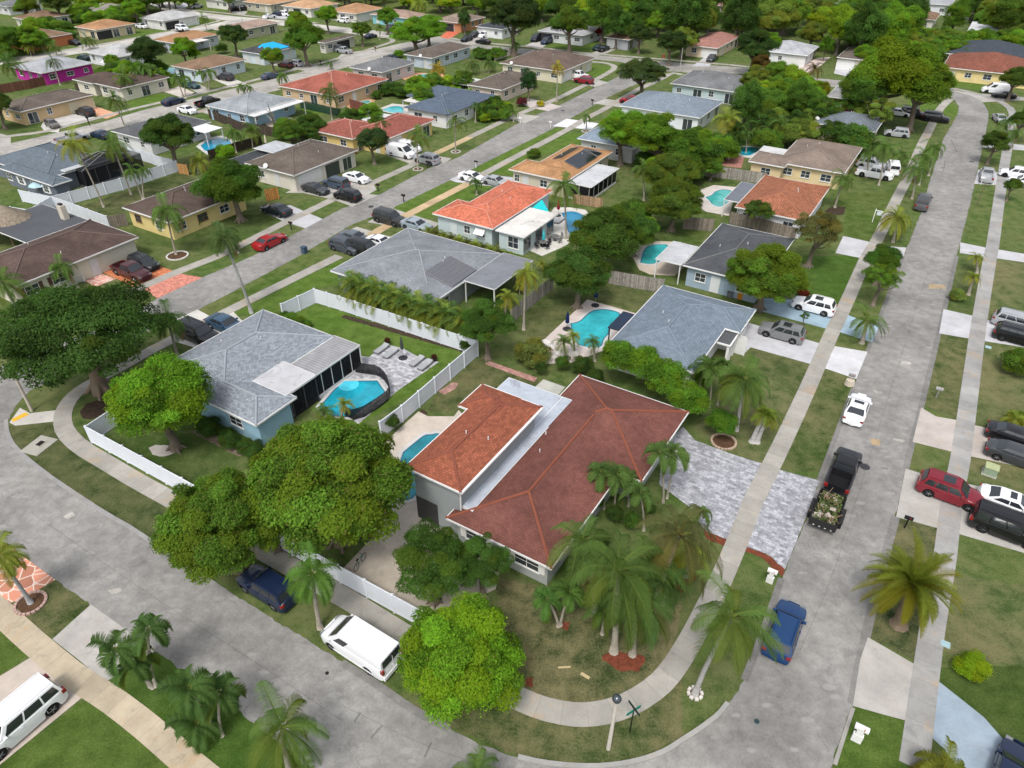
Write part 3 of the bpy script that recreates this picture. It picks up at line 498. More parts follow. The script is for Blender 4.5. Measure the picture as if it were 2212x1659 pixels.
def window(h, x, y, side, wd=1.3, ht=1.0, sill=1.0, kind='window', col=None, fr=TRIMW, parent=None):
    """side: unit outward normal letter"""
    e = {'S': (1, 0), 'E': (0, 1), 'N': (-1, 0), 'W': (0, -1)}[side]; n = {'S': (0, -1), 'E': (1, 0), 'N': (0, 1), 'W': (-1, 0)}[side]
    def P(a, o, z): return (x+e[0]*a+n[0]*o, y+e[1]*a+n[1]*o, z)
    def bx(mb, a0, a1, o0, o1, z0, z1):
        p, q = P(a0, o0, z0), P(a1, o1, z1); mb.box(min(p[0], q[0]), max(p[0], q[0]), min(p[1], q[1]), max(p[1], q[1]), z0, z1)
    w2 = wd/2; z0, z1 = sill, sill+ht
    if kind == 'window':
        f = MB(); t = .07
        bx(f, -w2-t, w2+t, -.02, .05, z0-t, z0); bx(f, -w2-t, w2+t, -.02, .05, z1, z1+t); bx(f, -w2-t, -w2, -.02, .05, z0, z1); bx(f, w2, w2+t, -.02, .05, z0, z1)
        bx(f, -.025, .025, -.02, .035, z0, z1)
        if ht > .8: bx(f, -w2, w2, -.02, .03, (z0+z1)/2-.02, (z0+z1)/2+.02)
        bx(f, -w2-t-.05, w2+t+.05, -.02, .09, z0-t-.06, z0-t)
        fo = build(f, 'window', M['trim'], h.root, fr); g = MB(); bx(g, -w2, w2, .0, .015, z0, z1); build(g, 'pane', M['glass'], fo)
        if col:
            for a_, b_ in ((-w2-t-.45, -w2-t), (w2+t, w2+t+.45)): sh = MB(); bx(sh, a_, b_, -.01, .04, z0-.05, z1+.05); build(sh, 'shutter', M['trim'], fo, col)
    elif kind == 'door':
        g = MB(); bx(g, -.5, .5, -.01, .05, .05, 2.1); bx(g, -.56, -.5, -.01, .07, .05, 2.16); bx(g, .5, .56, -.01, .07, .05, 2.16); bx(g, -.56, .56, -.01, .07, 2.1, 2.16); d = build(g, 'door', M['trim'], h.root, col or (.55, .55, .55))
        k = MB(); bx(k, .36, .42, .05, .1, 1.0, 1.06); build(k, 'handle', M['metal'], d, (.4, .4, .4))
    elif kind == 'garage':
        g = MB(); bx(g, -w2, w2, -.01, .03, .03, 2.15)
        for i in range(1, 4): bx(g, -w2, w2, .0, .045, .03+i*.53-.02, .03+i*.53)
        for i in range(8): a = -w2+wd*(i+.5)/8; [bx(g, a-wd/16+.08, a+wd/16-.08, .0, .042, .12+j*.53, .46+j*.53) for j in range(4)]
        bx(g, -w2-.1, -w2, -.01, .06, 0, 2.25); bx(g, w2, w2+.1, -.01, .06, 0, 2.25); bx(g, -w2-.1, w2+.1, -.01, .06, 2.15, 2.25)
        build(g, 'garage_door', M['trim'], h.root, col or TRIMW)
    elif kind == 'open':      # an open carport / garage mouth: flat panel, the shade inside painted as dark colour
        g = MB(); bx(g, -w2, w2, .0, .012, .03, 2.2); build(g, 'garage_shade_panel', M['plain'], h.root, (.03, .03, .032))
        g = MB(); bx(g, -w2-.1, -w2, -.01, .06, 0, 2.3); bx(g, w2, w2+.1, -.01, .06, 0, 2.3); bx(g, -w2-.1, w2+.1, -.01, .06, 2.2, 2.3); build(g, 'garage_frame', M['trim'], h.root, TRIMW)
    elif kind == 'slider':
        g = MB(); bx(g, -w2-.06, w2+.06, -.01, .05, .05, 2.16); d = build(g, 'sliding_door', M['trim'], h.root, fr); g = MB()
        for a in (-w2/2, w2/2): bx(g, a-w2/2+.04, a+w2/2-.04, .05, .06, .12, 2.08)
        build(g, 'pane', M['glass'], d)
    elif kind == 'awning':
        window(h, x, y, side, wd, ht, sill); g = MB(); c = [P(-w2-.15, .04, z1+.15), P(w2+.15, .04, z1+.15), P(w2+.15, .75, z0+.55), P(-w2-.15, .75, z0+.55)]
        g.face(c); g.face([(*p[:2], p[2]-.03) for p in reversed(c)]); g.face([c[0], c[3], P(-w2-.15, .04, z0+.6)]); g.face([c[1], P(w2+.15, .04, z0+.6), c[2]]); build(g, 'window_awning', M['trim'], h.root, (.75, .75, .74))
def house(label, wings, wall=(.5,.5,.5), roof=('shingle_old', (.12,.11,.1)), z=2.75, sl=.29, over=.55, wins='auto', trim=TRIMW, capc=None, street=None, name='house', garage=None, cat='house', extra=None, garcol=None, lod=None):
    """wings: list of pixel lists (corners of the eaves)"""
    zs = z; boxes = [list(w) if isinstance(w, tuple) else bbox([G(p, zs) for p in w]) for w in wings]
    cu, cv = (boxes[0][0]+boxes[0][1])/2, (boxes[0][2]+boxes[0][3])/2
    h = House(name, label, cat, ungrid(cu, cv)); h.z = z
    R = [[b[0]-cu, b[1]-cu, b[2]-cv, b[3]-cv] for b in boxes]; h.R = R; h.over = over
    far = math.hypot(*h.root.location[:2]) > 190
    rb = MB(); caps = None if far else MB(); fb = MB(); wb = MB()
    for k, (x0, x1, y0, y1) in enumerate(R):
        zz = z+.05+.011*k; hip(rb, caps, x0, x1, y0, y1, zz, sl, [q for j, q in enumerate(R) if j != k])
        for a, b in (((x0, y0), (x1, y0)), ((x1, y0), (x1, y1)), ((x1, y1), (x0, y1)), ((x0, y1), (x0, y0))): fb.obox(a, b, .07+.004*k, zz-.15-.003*k, zz+.012)
        o = over+.006*k; wb.box(x0+o, x1-o, y0+o, y1-o, -.1, zz-.035)
    rp = build(rb, 'roof', [M[roof[0]], M['trim']], h.root, roof[1]); rp.data.materials
    fo = build(fb, 'fascia', M['trim'], h.root, trim)
    if caps is not None and caps.v: build(caps, 'ridge_cap', M['plain'], rp, capc or tuple(c*1.12 for c in roof[1]))
    build(wb, 'wall', M['wall'], h.root, wall)
    # openings
    def inside(px_, py_, skip):
        return any(j != skip and a[0]+over+.1 < px_ < a[1]-over-.1 and a[2]+over+.1 < py_ < a[3]-over-.1 for j, a in enumerate(R))
    rnd = random.Random(label)
    if wins == 'auto':
        u, v = cu, cv; sides = ['S', 'W' if u > 0 else 'E']
        for k, (x0, x1, y0, y1) in enumerate(R):
            for sd in sides:
                L = (x1-x0 if sd == 'S' else y1-y0)-2*over
                if garage and garage[0] == sd and garage[1] == k:
                    gx = {'S': (x0+(x1-x0)*garage[2], y0+over), 'E': (x1-over, y0+(y1-y0)*garage[2]), 'W': (x0+over, y0+(y1-y0)*garage[2])}[sd]
                    window(h, gx[0], gx[1], sd, garage[3] if len(garage) > 3 else 4.6, kind=garage[4] if len(garage) > 4 else 'garage', col=garcol)
                n = max(1, int(L/3.4)); st = L/n
                for i in range(n):
                    a = over+st*(i+.5)+rnd.uniform(-.3, .3); o = over+.006*k
                    p = {'S': (x0+a, y0+o), 'E': (x1-o, y0+a), 'W': (x0+o, y0+a)}[sd]
                    if inside(p[0], p[1]-(.3 if sd == 'S' else 0), k) or inside(p[0]+({'E': .3, 'W': -.3}.get(sd, 0)), p[1], k): continue
                    if garage and garage[0] == sd and garage[1] == k:
                        gp = x0+(x1-x0)*garage[2] if sd == 'S' else y0+(y1-y0)*garage[2]; q = p[0] if sd == 'S' else p[1]
                        if abs(q-gp) < (garage[3] if len(garage) > 3 else 4.6)/2+.9: continue
                    r = rnd.random(); kd = 'window' if r < .72 else ('door' if r < .86 else 'slider')
                    if k and L < 2.2: continue
                    window(h, p[0], p[1], sd, rnd.choice((1.0, 1.3, 1.6, .9)) if kd != 'slider' else 1.9, rnd.choice((1.0, 1.1, .85)), 1.05, kd, None)
    else:
        for it in wins:
            k, sd, f = it[0], it[1], it[2]; kd = it[3]; wd = it[4] if len(it) > 4 else 1.3; kw = it[5] if len(it) > 5 else {}
            x0, x1, y0, y1 = R[k]; o = over+.006*k
            p = {'S': (x0+o+(x1-x0-2*o)*f, y0+o), 'E': (x1-o, y0+o+(y1-y0-2*o)*f), 'W': (x0+o, y0+o+(y1-y0-2*o)*f), 'N': (x0+o+(x1-x0-2*o)*f, y1-o)}[sd]
            window(h, p[0], p[1], sd, wd, kind=kd, **kw)
    # small roof furniture
    if not far:
        x0, x1, y0, y1 = R[0]; r = min(x1-x0, y1-y0)/2
        for i in range(2):
            px_, py_ = (x0+x1)/2+rnd.uniform(-.3, .3)*(x1-x0), (y0+y1)/2+rnd.uniform(-.12, .12)*(y1-y0); d = min(px_-x0, x1-px_, py_-y0, y1-py_)
            q = MB(); q.lathe([(.05, z+d*sl-.1), (.05, z+d*sl+.35), (.04, z+d*sl+.36)], 8, (px_, py_)); build(q, 'vent_pipe', M['plain'], rp, (.6, .6, .6), smooth=False)
    return h
def poly_roof(h, P4, z, mat, color, name='flat_roof', th=.12, zs=None, trim=TRIMW, posts=False, pc=TRIMW, uvdir=0):
    """flat / low roof panel given by pixel corners at height z, its own posts if asked; local coordinates"""
    L = [(P4[0]-h.u0, P4[2]-h.v0), (P4[1]-h.u0, P4[3]-h.v0)] if isinstance(P4, tuple) else [h.loc(G(p, z)) for p in P4]; x0 = min(p[0] for p in L); x1 = max(p[0] for p in L); y0 = min(p[1] for p in L); y1 = max(p[1] for p in L)
    m = MB(); m.face([(x0,y0,z),(x1,y0,z),(x1,y1,z),(x0,y1,z)], 0, [(y0,x0),(y0,x1),(y1,x1),(y1,x0)] if uvdir == 0 else [(x0,y0),(x1,y0),(x1,y1),(x0,y1)])
    o = build(m, name, M[mat], h.root, color); f = MB(); f.box(x0-.05, x1+.05, y0-.05, y1+.05, z-th, z-.004); build(f, 'roof_edge', M['trim'], o, trim)
    if posts:
        for (a, b) in ((x0+.1, y0+.1), (x1-.1, y0+.1), (x1-.1, y1-.1), (x0+.1, y1-.1)): q = MB(); q.box(a-.06, a+.06, b-.06, b+.06, 0, z-th); build(q, 'post', M['trim'], h.root, pc)
    return (x0, x1, y0, y1)
def screen_room(h, r, z, col=(.01, .01, .012), sides='SEW', step=1.3, frame=(.6, .6, .58)):
    x0, x1, y0, y1 = r
    for s_ in sides:
        m = MB(); f = MB()
        a, b = {'S': ((x0+.05, y0+.05), (x1-.05, y0+.05)), 'E': ((x1-.05, y0+.05), (x1-.05, y1-.05)), 'W': ((x0+.05, y0+.05), (x0+.05, y1-.05)), 'N': ((x0, y1), (x1, y1))}[s_]
        m.obox(a, b, .01, .35, z-.12); build(m, 'screen', M['screen'], h.root, col); n = max(1, round(math.hypot(b[0]-a[0], b[1]-a[1])/step))
        m = MB(); m.obox(a, b, .08, 0, .35); build(m, 'low_wall', M['wall'], h.root, frame)
        for i in range(n+1):
            t = i/n; q = (a[0]+(b[0]-a[0])*t, a[1]+(b[1]-a[1])*t); f.box(q[0]-.035, q[0]+.035, q[1]-.035, q[1]+.035, 0, z-.12)
        f.obox(a, b, .05, z-.2, z-.12); build(f, 'screen_frame', M['trim'], h.root, frame)
def roof_z(h, x, y, sl=.29):
    return h.z+.05+max(min(x-a, b-x, y-c, d-y)*sl for a, b, c, d in h.R)
def solar(h, quad, n=1, sl=.29, name='solar_panel', col=None):
    """panel lying on the roof slope; quad: four local corners"""
    m = MB(); c = [(p[0], p[1], roof_z(h, p[0], p[1], sl)+.12) for p in quad]; m.face(c); m.face([(*p[:2], p[2]-.06) for p in reversed(c)])
    o = build(m, name, M['panel'] if col is None else M['plain'], h.root, col); f = MB()
    for a, b in zip(c, c[1:]+c[:1]): f.tube([a, b], .03, 4)
    for i in range(1, n):
        t = i/n; f.tube([Vector(c[0]).lerp(Vector(c[1]), t), Vector(c[3]).lerp(Vector(c[2]), t)], .025, 4)
    build(f, 'panel_frame', M['metal'], o, (.2, .2, .22))
GRY = ('shingle', (.225, .25, .28)); BLU = ('shingle_soft', (.15, .185, .225)); DKB = ('shingle_soft', (.085, .11, .15)); BRN = ('shingle_old', (.115, .095, .08)); DBR = ('shingle_old', (.085, .062, .052)); OLDG = ('shingle_old', (.15, .155, .16)); DKG = ('shingle_old', (.075, .08, .088))
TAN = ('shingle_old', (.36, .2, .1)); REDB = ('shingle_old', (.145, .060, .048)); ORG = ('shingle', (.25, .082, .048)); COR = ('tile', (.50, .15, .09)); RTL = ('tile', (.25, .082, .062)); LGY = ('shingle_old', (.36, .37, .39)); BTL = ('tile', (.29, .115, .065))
BRNO = ('shingle_old', (.2, .13, .085)); PNK = ('tile', (.34, .17, .14)); RED2 = ('shingle_old', (.28, .092, .066))
D = 'D'
def hs(*a, **k): return house(*a, **k)
H = {}
# --- the two corner houses and their neighbours (grid coordinates: u across, v along the streets)
h = H['red'] = house('rust red hip roofed corner house with grey walls behind the wind blown palms', [(-23.1, -14.3, 28.1, 47.5), (-23.15, -12.5, 39.1, 49.3)],
  (.33,.35,.34), REDB, capc=(.21,.066,.038), over=.6, wins=[(0,'S',.22,'window',1.8,{'col':(.75,.75,.72)}),(0,'S',.78,'window',1.9,{'col':(.75,.75,.72)}),(1,'E',.3,'window',1.4),(1,'S',.85,'window',1.4),(0,'E',.15,'window',1.6),(0,'E',.3,'door')])
for g_ in ((-22.55, -21.6, 29.4, 44.9), (-28.2, -22.5, 40.2, 44.95)):
    r_ = poly_roof(h, g_, 3.25 if g_[1] > -22 else 3.2, 'flat', (.40,.44,.50), th=.3)
m = MB(); m.box(-28.0-h.u0, -22.7-h.u0, 40.25-h.v0, 44.7-h.v0, 0, 2.9); build(m, 'side_wall', M['wall'], h.root, (.33,.35,.34))
hu = H['red2'] = house('two storey grey house with a bright orange shingle roof beside the pool', [(-27.1, -22.05, 28.7, 40.3), (-28.0, -24.0, 36.8, 40.35)], (.27,.295,.30), ORG, z=5.35, sl=.33, over=.45, capc=(.20,.066,.042), wins=[])
x0,x1,y0,y1 = hu.R[0]
o_ = MB(); o_.box(x0+.43, x1-2.6, y0+.43, y0+3.8, .02, 2.35); build(o_, 'carport_shade_box', M['plain'], hu.root, (.05,.05,.05))  # solid box, dark colour stands in for the shade inside the carport
o_ = MB(); o_.tube([(x1-.05, y0+.15, 5.2), (x1-.35, y0+.40, 4.85), (x1-.35, y0+.38, 3.1)], .06, 6); build(o_, 'downspout', M['trim'], hu.root, TRIMW)
o_ = MB(); o_.obox((x1+.06, y0), (x1+.06, y1), .14, 5.24, 5.38); build(o_, 'gutter', M['trim'], hu.root, TRIMW)
h = H['blue'] = house('pale blue corner house with grey shingle roof and black screened patio', [(-57.5, -47.3, 28.3, 42.2), (-57.4, -43.0, 28.2, 32.9)], (.26,.42,.52), GRY, capc=(.27,.30,.33), over=.5,
  wins=[(1,'S',.78,'window',1.5,{'ht':.9}),(1,'S',.4,'window',1.5),(0,'E',.75,'slider',2.),(0,'E',.45,'window')])
poly_roof(h, (-48.6, -43.8, 32.4, 36.1), 3.02, 'flat', (.44,.44,.46), th=.2)
r_ = poly_roof(h, (-47.4, -44.1, 36.15, 42.4), 2.75, 'rib', (.30,.30,.31), 'patio_roof', uvdir=0)
screen_room(h, (r_[0], r_[1], -42.2+28.3+r_[3]-r_[3]+r_[2]-3.2+0+13.9, r_[3]), 2.7, sides='EN')
m = MB(); m.obox((-43.9-h.u0, 33-h.v0), (-43.9-h.u0, 36.1-h.v0), .01, .1, 2.75); build(m, 'screen', M['screen'], h.root, (.01,.01,.012))
m = MB(); [m.box(-43.9-h.u0-.05, -43.9-h.u0+.05, v-h.v0-.05, v-h.v0+.05, 0, 2.8) for v in (33, 34.5, 36.05)]; build(m, 'screen_frame', M['trim'], h.root, (.05,.05,.055))
h = H['slate'] = house('white house with slate blue roof beside the kidney shaped pool and its white driveway', [px(D, 1429,620, 1498,806), px(D, 1429,620, 1633,670, 1596,719)], (.62,.62,.61), BLU, sl=.27, over=.45, wins=[(1,'E',.3,'window'),(1,'E',.7,'window'),(1,'S',.9,'garage',4.2),(0,'S',.5,'window')])
hs_ = h
r_ = poly_roof(h, px('b1', 1735,455, 1835,360, 1900,385, 1800,480), 2.4, 'flat_clean', (.018,.03,.055), 'canopy', posts=True, trim=(.02,.03,.05), pc=(.03,.03,.04))
m = MB(); x1, y0 = h.R[0][1], h.R[1][2]; x1b = h.R[1][1]
[m.box(x1b-.5, x1b-.26, y0+dy-.12, y0+dy+.12, 0, 2.35) for dy in (-2.3, -1.2, -.1)]; m.box(x1-.4, x1b-.15, y0-2.5, y0+.4, 2.35, 2.5); build(m, 'porch', M['trim'], h.root, TRIMW); m = MB(); m.box(x1-.3, x1b-.3, y0-2.35, y0+.3, 2.5, 2.53); build(m, 'porch_roof', M['flat'], h.root, (.08,.085,.09))
h = H['darkroof'] = house('blue house with dark grey shingle roof behind the round mango tree', [px(D, 1475,573, 1556,487, 1716,517)], (.28,.36,.43), DKG, capc=(.12,.125,.13), over=.5, wins=[(0,'S',.2,'window',1.2),(0,'S',.42,'door',1,{'col':(.6,.62,.63)}),(0,'S',.8,'window')])
poly_roof(h, px(D, 1422,556, 1450,526, 1508,533, 1468,571), 2.7, 'flat', (.42,.43,.45), posts=True)
h = H['tilebrown'] = house('white house with reddish brown tile roof beside a small green pool', [px('c0', 355,1345, 520,1150, 955,1215)], (.60,.62,.64), BTL, over=.5, wins=[(0,'S',.15,'window'),(0,'S',.55,'door'),(0,'S',.8,'window'),(0,'E',.5,'window')])
poly_roof(h, px('c0', 290,1295, 375,1185, 480,1195, 365,1310), 2.6, 'flat', (.14,.155,.18), posts=True)
h = H['yellowN'] = house('pale yellow house with a brown hip roof behind the wooden fence', [px('c0', 745,905, 1000,1120, 1165,960), px('c0', 425,1045, 720,1020)], (.62,.49,.29), ('shingle_old', (.19,.15,.125)), over=.5, wins=[(1,'S',.5,'window',1.4),(0,'S',.15,'window',1.4),(0,'S',.45,'window'),(0,'S',.78,'window',1.5),(0,'E',.3,'garage',4.5,{'col':(.55,.5,.4)})])
poly_roof(h, px('c0', 510,960, 715,975, 700,1010, 500,990), 2.7, 'flat', (.5,.5,.5))
house('slate roofed house half hidden by palms below the big spreading tree', [px('c0', 870,800, 915,725, 1310,770)], (.55,.45,.4), ('shingle_old', (.13,.15,.17)))
house('dark red walled house with worn grey roof under the big spreading tree', [px('c0', 970,630, 1030,530, 1260,660)], (.2,.05,.04), ('shingle_old', (.26,.26,.26)))
house('white house with smooth pale grey roof and wide garage across the top street', [px('c0', 475,325, 820,352, 885,300)], (.66,.67,.68), LGY, garage=('S',0,.78,4.8), trim=(.75,.75,.75))
house('cream garage house with dark brown hip roof beside the big spreading tree', [px('c0', 1000,372, 1215,385, 1240,320)], (.55,.52,.45), BRN, garage=('S',0,.3,4.0))
house('cream house with faded pink tile roof at the top street', [px('c0', 10,290, 235,310, 300,225)], (.6,.5,.36), PNK, garage=('S',0,.75,4.0))
house('pale teal house with grey hip roof right of the top street junction', [px('b0', 2130,540) + px('c0', 385,592, 415,505)], (.42,.52,.54), OLDG)
h = house('white house with light blue roof and white patio cover beside the red pickup', [px('b0', 1880,697, 1975,590) + px('c0', 130,755)], (.62,.66,.68), ('shingle_soft', (.175,.21,.25)), over=.45)
r_ = poly_roof(h, px('c0', 0,680, 120,630, 235,650, 150,710), 2.65, 'rib', (.6,.6,.61), 'patio_roof', posts=True); screen_room(h, r_, 2.6)
poly_roof(h, px('c0', 0,815, 0,790, 115,835), 2.5, 'flat_clean', (.03,.045,.07), posts=True) if False else None
# --- along the near side of the middle street
h = H['solar'] = house('cream house with tan shingle roof carrying black solar panels', [px('b0', 1490,935, 1480,1165), px('b0', 1115,1105, 1480,1165, 1200,1035)], (.55,.5,.4), TAN, capc=(.30,.16,.08), over=.5, wins=[(1,'S',.25,'door'),(1,'S',.6,'window',1.2),(1,'S',.08,'window',.8),(0,'E',.75,'window',1.6),(0,'E',.2,'slider',2)])
R0 = h.R[0]; xm = (R0[0]+R0[1])/2
b_ = [h.loc(G(p, 3.7)) for p in px('b0', 1470,1055, 1570,1115, 1580,985)]; solar(h, [(xm+.7, b_[0][1]), (R0[1]-.7, b_[0][1]), (R0[1]-.7, b_[0][1]+6.6), (xm+.7, b_[0][1]+6.6)], 3)
solar(h, [(R0[1]-3.4, b_[0][1]+6.9), (R0[1]-.8, b_[0][1]+6.9), (R0[1]-.8, b_[0][1]+8.6), (R0[1]-3.4, b_[0][1]+8.6)], 2)
solar(h, [(R0[0]+2.0, b_[0][1]+1), (xm-.5, b_[0][1]+1), (xm-.5, b_[0][1]+7.2), (R0[0]+2.0, b_[0][1]+7.2)], 1)
r_ = poly_roof(h, px('b0', 1490,1185, 1660,1062, 1800,1090, 1620,1212), 2.5, 'flat', (.46,.47,.49)); screen_room(h, (r_[0], r_[1]-.3, r_[2], r_[3]), 2.5, step=1.5)
h = H['greyN'] = house('small pale house with blue grey roof mostly hidden by a bright green tree', [px('b0', 1565,888, 1900,965, 1745,775)], (.45,.46,.44), ('shingle', (.2,.25,.31)))
h = H['coral'] = house('pale blue house with bright coral tile roof and flat white patio roof', [px('b0', 1080,1170, 1000,1475), px('b0', 590,1385, 1000,1475, 755,1295)], (.44,.52,.53), COR, capc=(.5,.2,.14), over=.5, wins=[(1,'S',.3,'door',1,{'col':(.55,.6,.6)}),(1,'S',.55,'window',.9),(1,'S',.8,'awning',1.2),(0,'E',.8,'slider',1.9)])
r_ = poly_roof(h, px('b0', 1000,1490, 1225,1345, 1380,1385, 1190,1535), 2.75, 'flat', (.60,.58,.55), th=.16)
m = MB(); m.box(r_[0]+.3, r_[1]-.35, r_[2]+.35, r_[3]-.4, 0, 2.6); build(m, 'patio_wall', M['wall'], h.root, (.44,.52,.53))
for i in range(3): window(h, r_[1]-.35, r_[2]+1.3+i*(r_[3]-r_[2]-2.2)/2.2, 'E', 1.6, 1.5, .6, fr=(.15,.15,.15))
window(h, (r_[0]+r_[1])/2+.3, r_[2]+.35, 'S', 1.5, 1.5, .7)
o_ = MB(); c_ = [h.loc(p) for p in pts('b0', 1235,1350, 1300,1310, 1355,1378, z=2.3)]; o_.face([(*c_[0], 2.4), (*c_[2], 2.1), (*c_[1], 2.7)]); o_.face([(*c_[1], 2.68), (*c_[2], 2.08), (*c_[0], 2.38)]); tri = build(o_, 'shade_sail', M['fabric'], None, (.02,.45,.47)); tri.location = h.root.location; tri.rotation_euler = h.root.rotation_euler
tag(tri, 'turquoise triangular shade sail at the coral roofed house', 'shade sail')
for p_ in c_:
    q_ = MB(); q_.tube([(*p_, 0), (*p_, 2.6)], .04, 6); build(q_, 'pole', M['metal'], tri, (.4,.4,.4))
h = H['greyflat'] = house('large grey house with weathered grey roof and a dark panelled stain', [px(D, 880,493, 731,591, 992,616), px(D, 731,591, 939,652, 992,616)], (.19,.205,.21), ('shingle_old', (.19,.205,.225)), capc=(.24,.255,.28), sl=.22, over=.55, wins=[(1,'S',.12,'door',1,{'col':(.06,.07,.08)}),(1,'S',.3,'window',.8),(1,'E',.6,'window',1.6)])
R0 = h.R[0]; c_ = [h.loc(p) for p in pts('b1', 545,130, 700,165, 850,90, 720,25, z=3.3)]
m = MB(); q = [(p[0], p[1], roof_z(h, p[0], p[1], .22)+.03) for p in c_]; 
r_ = poly_roof(h, px('b1', 820,163, 990,215, 1240,30, 1050,-20), 2.85, 'flat', (.17,.18,.20), posts=True, trim=(.6,.6,.6))
xa, xb = min(p[0] for p in c_), max(p[0] for p in c_); ya, yb = min(p[1] for p in c_), max(p[1] for p in c_)
solar(h, [(xa, ya), (xb, ya), (xb, yb), (xa, yb)], 6, .22, 'roof_mat', (.115,.12,.13))
# --- across the middle street
h = H['cream'] = house('cream street corner house with brown and red patched shingle roof', [px(D, 300,512, 190,477, 0,614)], (.58,.55,.45), ('shingle_old', (.085,.058,.05)), capc=(.12,.085,.075), over=.5, wins=[(0,'E',.12,'window',1.5,{'col':(.1,.05,.04)}),(0,'E',.33,'window',1.6,{'col':(.1,.05,.04)}),(0,'E',.62,'door'),(0,'E',.83,'garage',4.6,{'col':(.55,.52,.44)})])
poly_roof(h, px('a0', 40,1520, 250,1330, 580,1430, 400,1560), 2.7, 'flat', (.075,.08,.09)); H['creamh'] = h
h = H['yellow'] = house('yellow house with dark brown roof beside the round green tree', [px('a0', 790,1345, 1340,1165, 1105,1440)], (.62,.5,.22), DBR, over=.5, wins=[(0,'S',.2,'window',1.2,{'fr':(.2,.1,.05)}),(0,'E',.12,'window',1.4),(0,'E',.4,'window',1.5,{'fr':(.2,.1,.05)}),(0,'E',.7,'window',1.5),(0,'S',.7,'window')])
h = H['greybrown'] = house('cream house with grey brown hip roof and white arched garage', [px('a0', 1590,1055, 1905,1140, 2282,962)], (.57,.54,.47), BRN, over=.5, wins=[(0,'E',.23,'garage',4.8),(0,'E',.6,'slider',3.,{'fr':(.05,.05,.05)}),(0,'E',.85,'slider',2.),(0,'S',.25,'window',1.3),(0,'S',.6,'door')])
poly_roof(h, px('a0', 1490,1045, 1590,1060, 1760,985, 1680,965), 2.5, 'flat', (.04,.045,.05), posts=True); poly_roof(h, px('a0', 1690,970, 1760,920, 1910,940, 1840,985), 3.1, 'flat', (.4,.42,.44))
h = H['cage'] = house('slate grey house with blue grey roof and a dark screened pool cage', [px('a0', 330,925, 300,1160), px('a0', -10,1090, 345,1205, 465,1165)], (.13,.15,.18), ('shingle_soft', (.11,.135,.16)), over=.5, wins=[(1,'S',.06,'window',1.2),(1,'S',.3,'window',1.2,{'col':(.7,.7,.7)}),(1,'S',.55,'window',1.2),(1,'S',.8,'window',1.2,{'col':(.7,.7,.7)})])
poly_roof(h, px('a0', 300,1070, 420,1020, 530,1045, 420,1110), 3.1, 'flat', (.38,.4,.42))
c_ = [h.loc(p) for p in pts('a0', 465,1190, 600,1230, 940,1100, z=0)]; xa, xb = min(p[0] for p in c_), max(p[0] for p in c_)-1; ya, yb = min(p[1] for p in c_), max(p[1] for p in c_)
cage = empty('pool_cage', (*h.root.location[:2], 0), 'black screened pool cage with white struts at the slate grey house', 'pool cage', GA)
class _O: pass
cg = _O(); cg.root = cage
for s_ in 'SEW': screen_room(cg, (xa, xb, ya, yb), 2.9, sides=s_, step=2.2, frame=(.08,.08,.09))
ym = (ya+yb)/2; xm = (xa+xb)/2; m = MB(); m.face([(xa,ya,2.8),(xb,ya,2.8),(xb-1.5,ym,4.0),(xa+1.5,ym,4.0)]); m.face([(xb,ya,2.8),(xb,yb,2.8),(xb-1.5,ym,4.0)]); m.face([(xb,yb,2.8),(xa,yb,2.8),(xa+1.5,ym,4.0),(xb-1.5,ym,4.0)]); m.face([(xa,yb,2.8),(xa,ya,2.8),(xa+1.5,ym,4.0)]); build(m, 'cage_roof', M['screen'], cage, (.01,.01,.012))
m = MB(); [m.tube([a, b], .035, 5) for a, b in (((xa,ya,2.82),(xa+1.5,ym,4.02)),((xb,ya,2.82),(xb-1.5,ym,4.02)),((xb,yb,2.82),(xb-1.5,ym,4.02)),((xa,yb,2.82),(xa+1.5,ym,4.02)),((xa+1.5,ym,4.02),(xb-1.5,ym,4.02)),((xm,ya,2.82),(xm,ym,4.02)))]; build(m, 'cage_frame', M['trim'], cage, (.3,.3,.3))
h = H['pool24'] = house('white house with dark grey roof beside the round pool and the full green tree', [px('a0', 720,850, 1150,740, 1370,790)], (.6,.6,.6), ('shingle_old', (.09,.095,.1)))
poly_roof(h, px('a0', 1245,825, 1290,795, 1390,815, 1330,860), 2.7, 'flat_clean', (.65,.66,.68), posts=True)
h = H['blue25'] = house('light blue house with grey roof and long white patio cover', [px('a0', 1340,682, 1690,600, 1600,742)], (.30,.44,.55), ('shingle_old', (.25,.27,.29)), over=.5)
x0,x1,y0,y1 = h.R[0]; poly_roof(h, px('a0', 1575,738, 1900,640, 1955,660, 1650,748), 2.6, 'rib', (.68,.68,.68), 'patio_roof', posts=True)
h = H['red26'] = house('tan house with orange red roof across from the blue grey one', [px(D, 607,187, 722,152, 833,173), ], (.52,.38,.24), RED2, over=.5, capc=(.4,.2,.15))
h = H['tile27'] = house('yellow walled house with barrel tile roof, left of two joined wings', [px('a0', 1995,840) + px('b0', 100,892, 185,790)], (.6,.45,.18), RTL, capc=(.4,.2,.16))
h = H['tile27b'] = house('yellow walled house with barrel tile roof behind the white cargo van', [px('b0', 350,735, 590,772, 280,910)], (.6,.45,.18), RTL, capc=(.4,.2,.16), garage=('E',0,.2,4.2))
poly_roof(h, px('b0', 100,760, 150,725, 300,740, 200,790), 2.95, 'flat_clean', (.55,.56,.58))
h = H['dkblue'] = house('white house with dark blue grey roof behind the leaning palms', [px('b0', 690,742, 1000,620, 500,665), px('b0', 440,702, 690,742, 560,640), px('b0', 420,622, 615,555, 900,600)], (.62,.62,.62), DKB, over=.5, capc=(.11,.14,.18), trim=(.12,.13,.14))
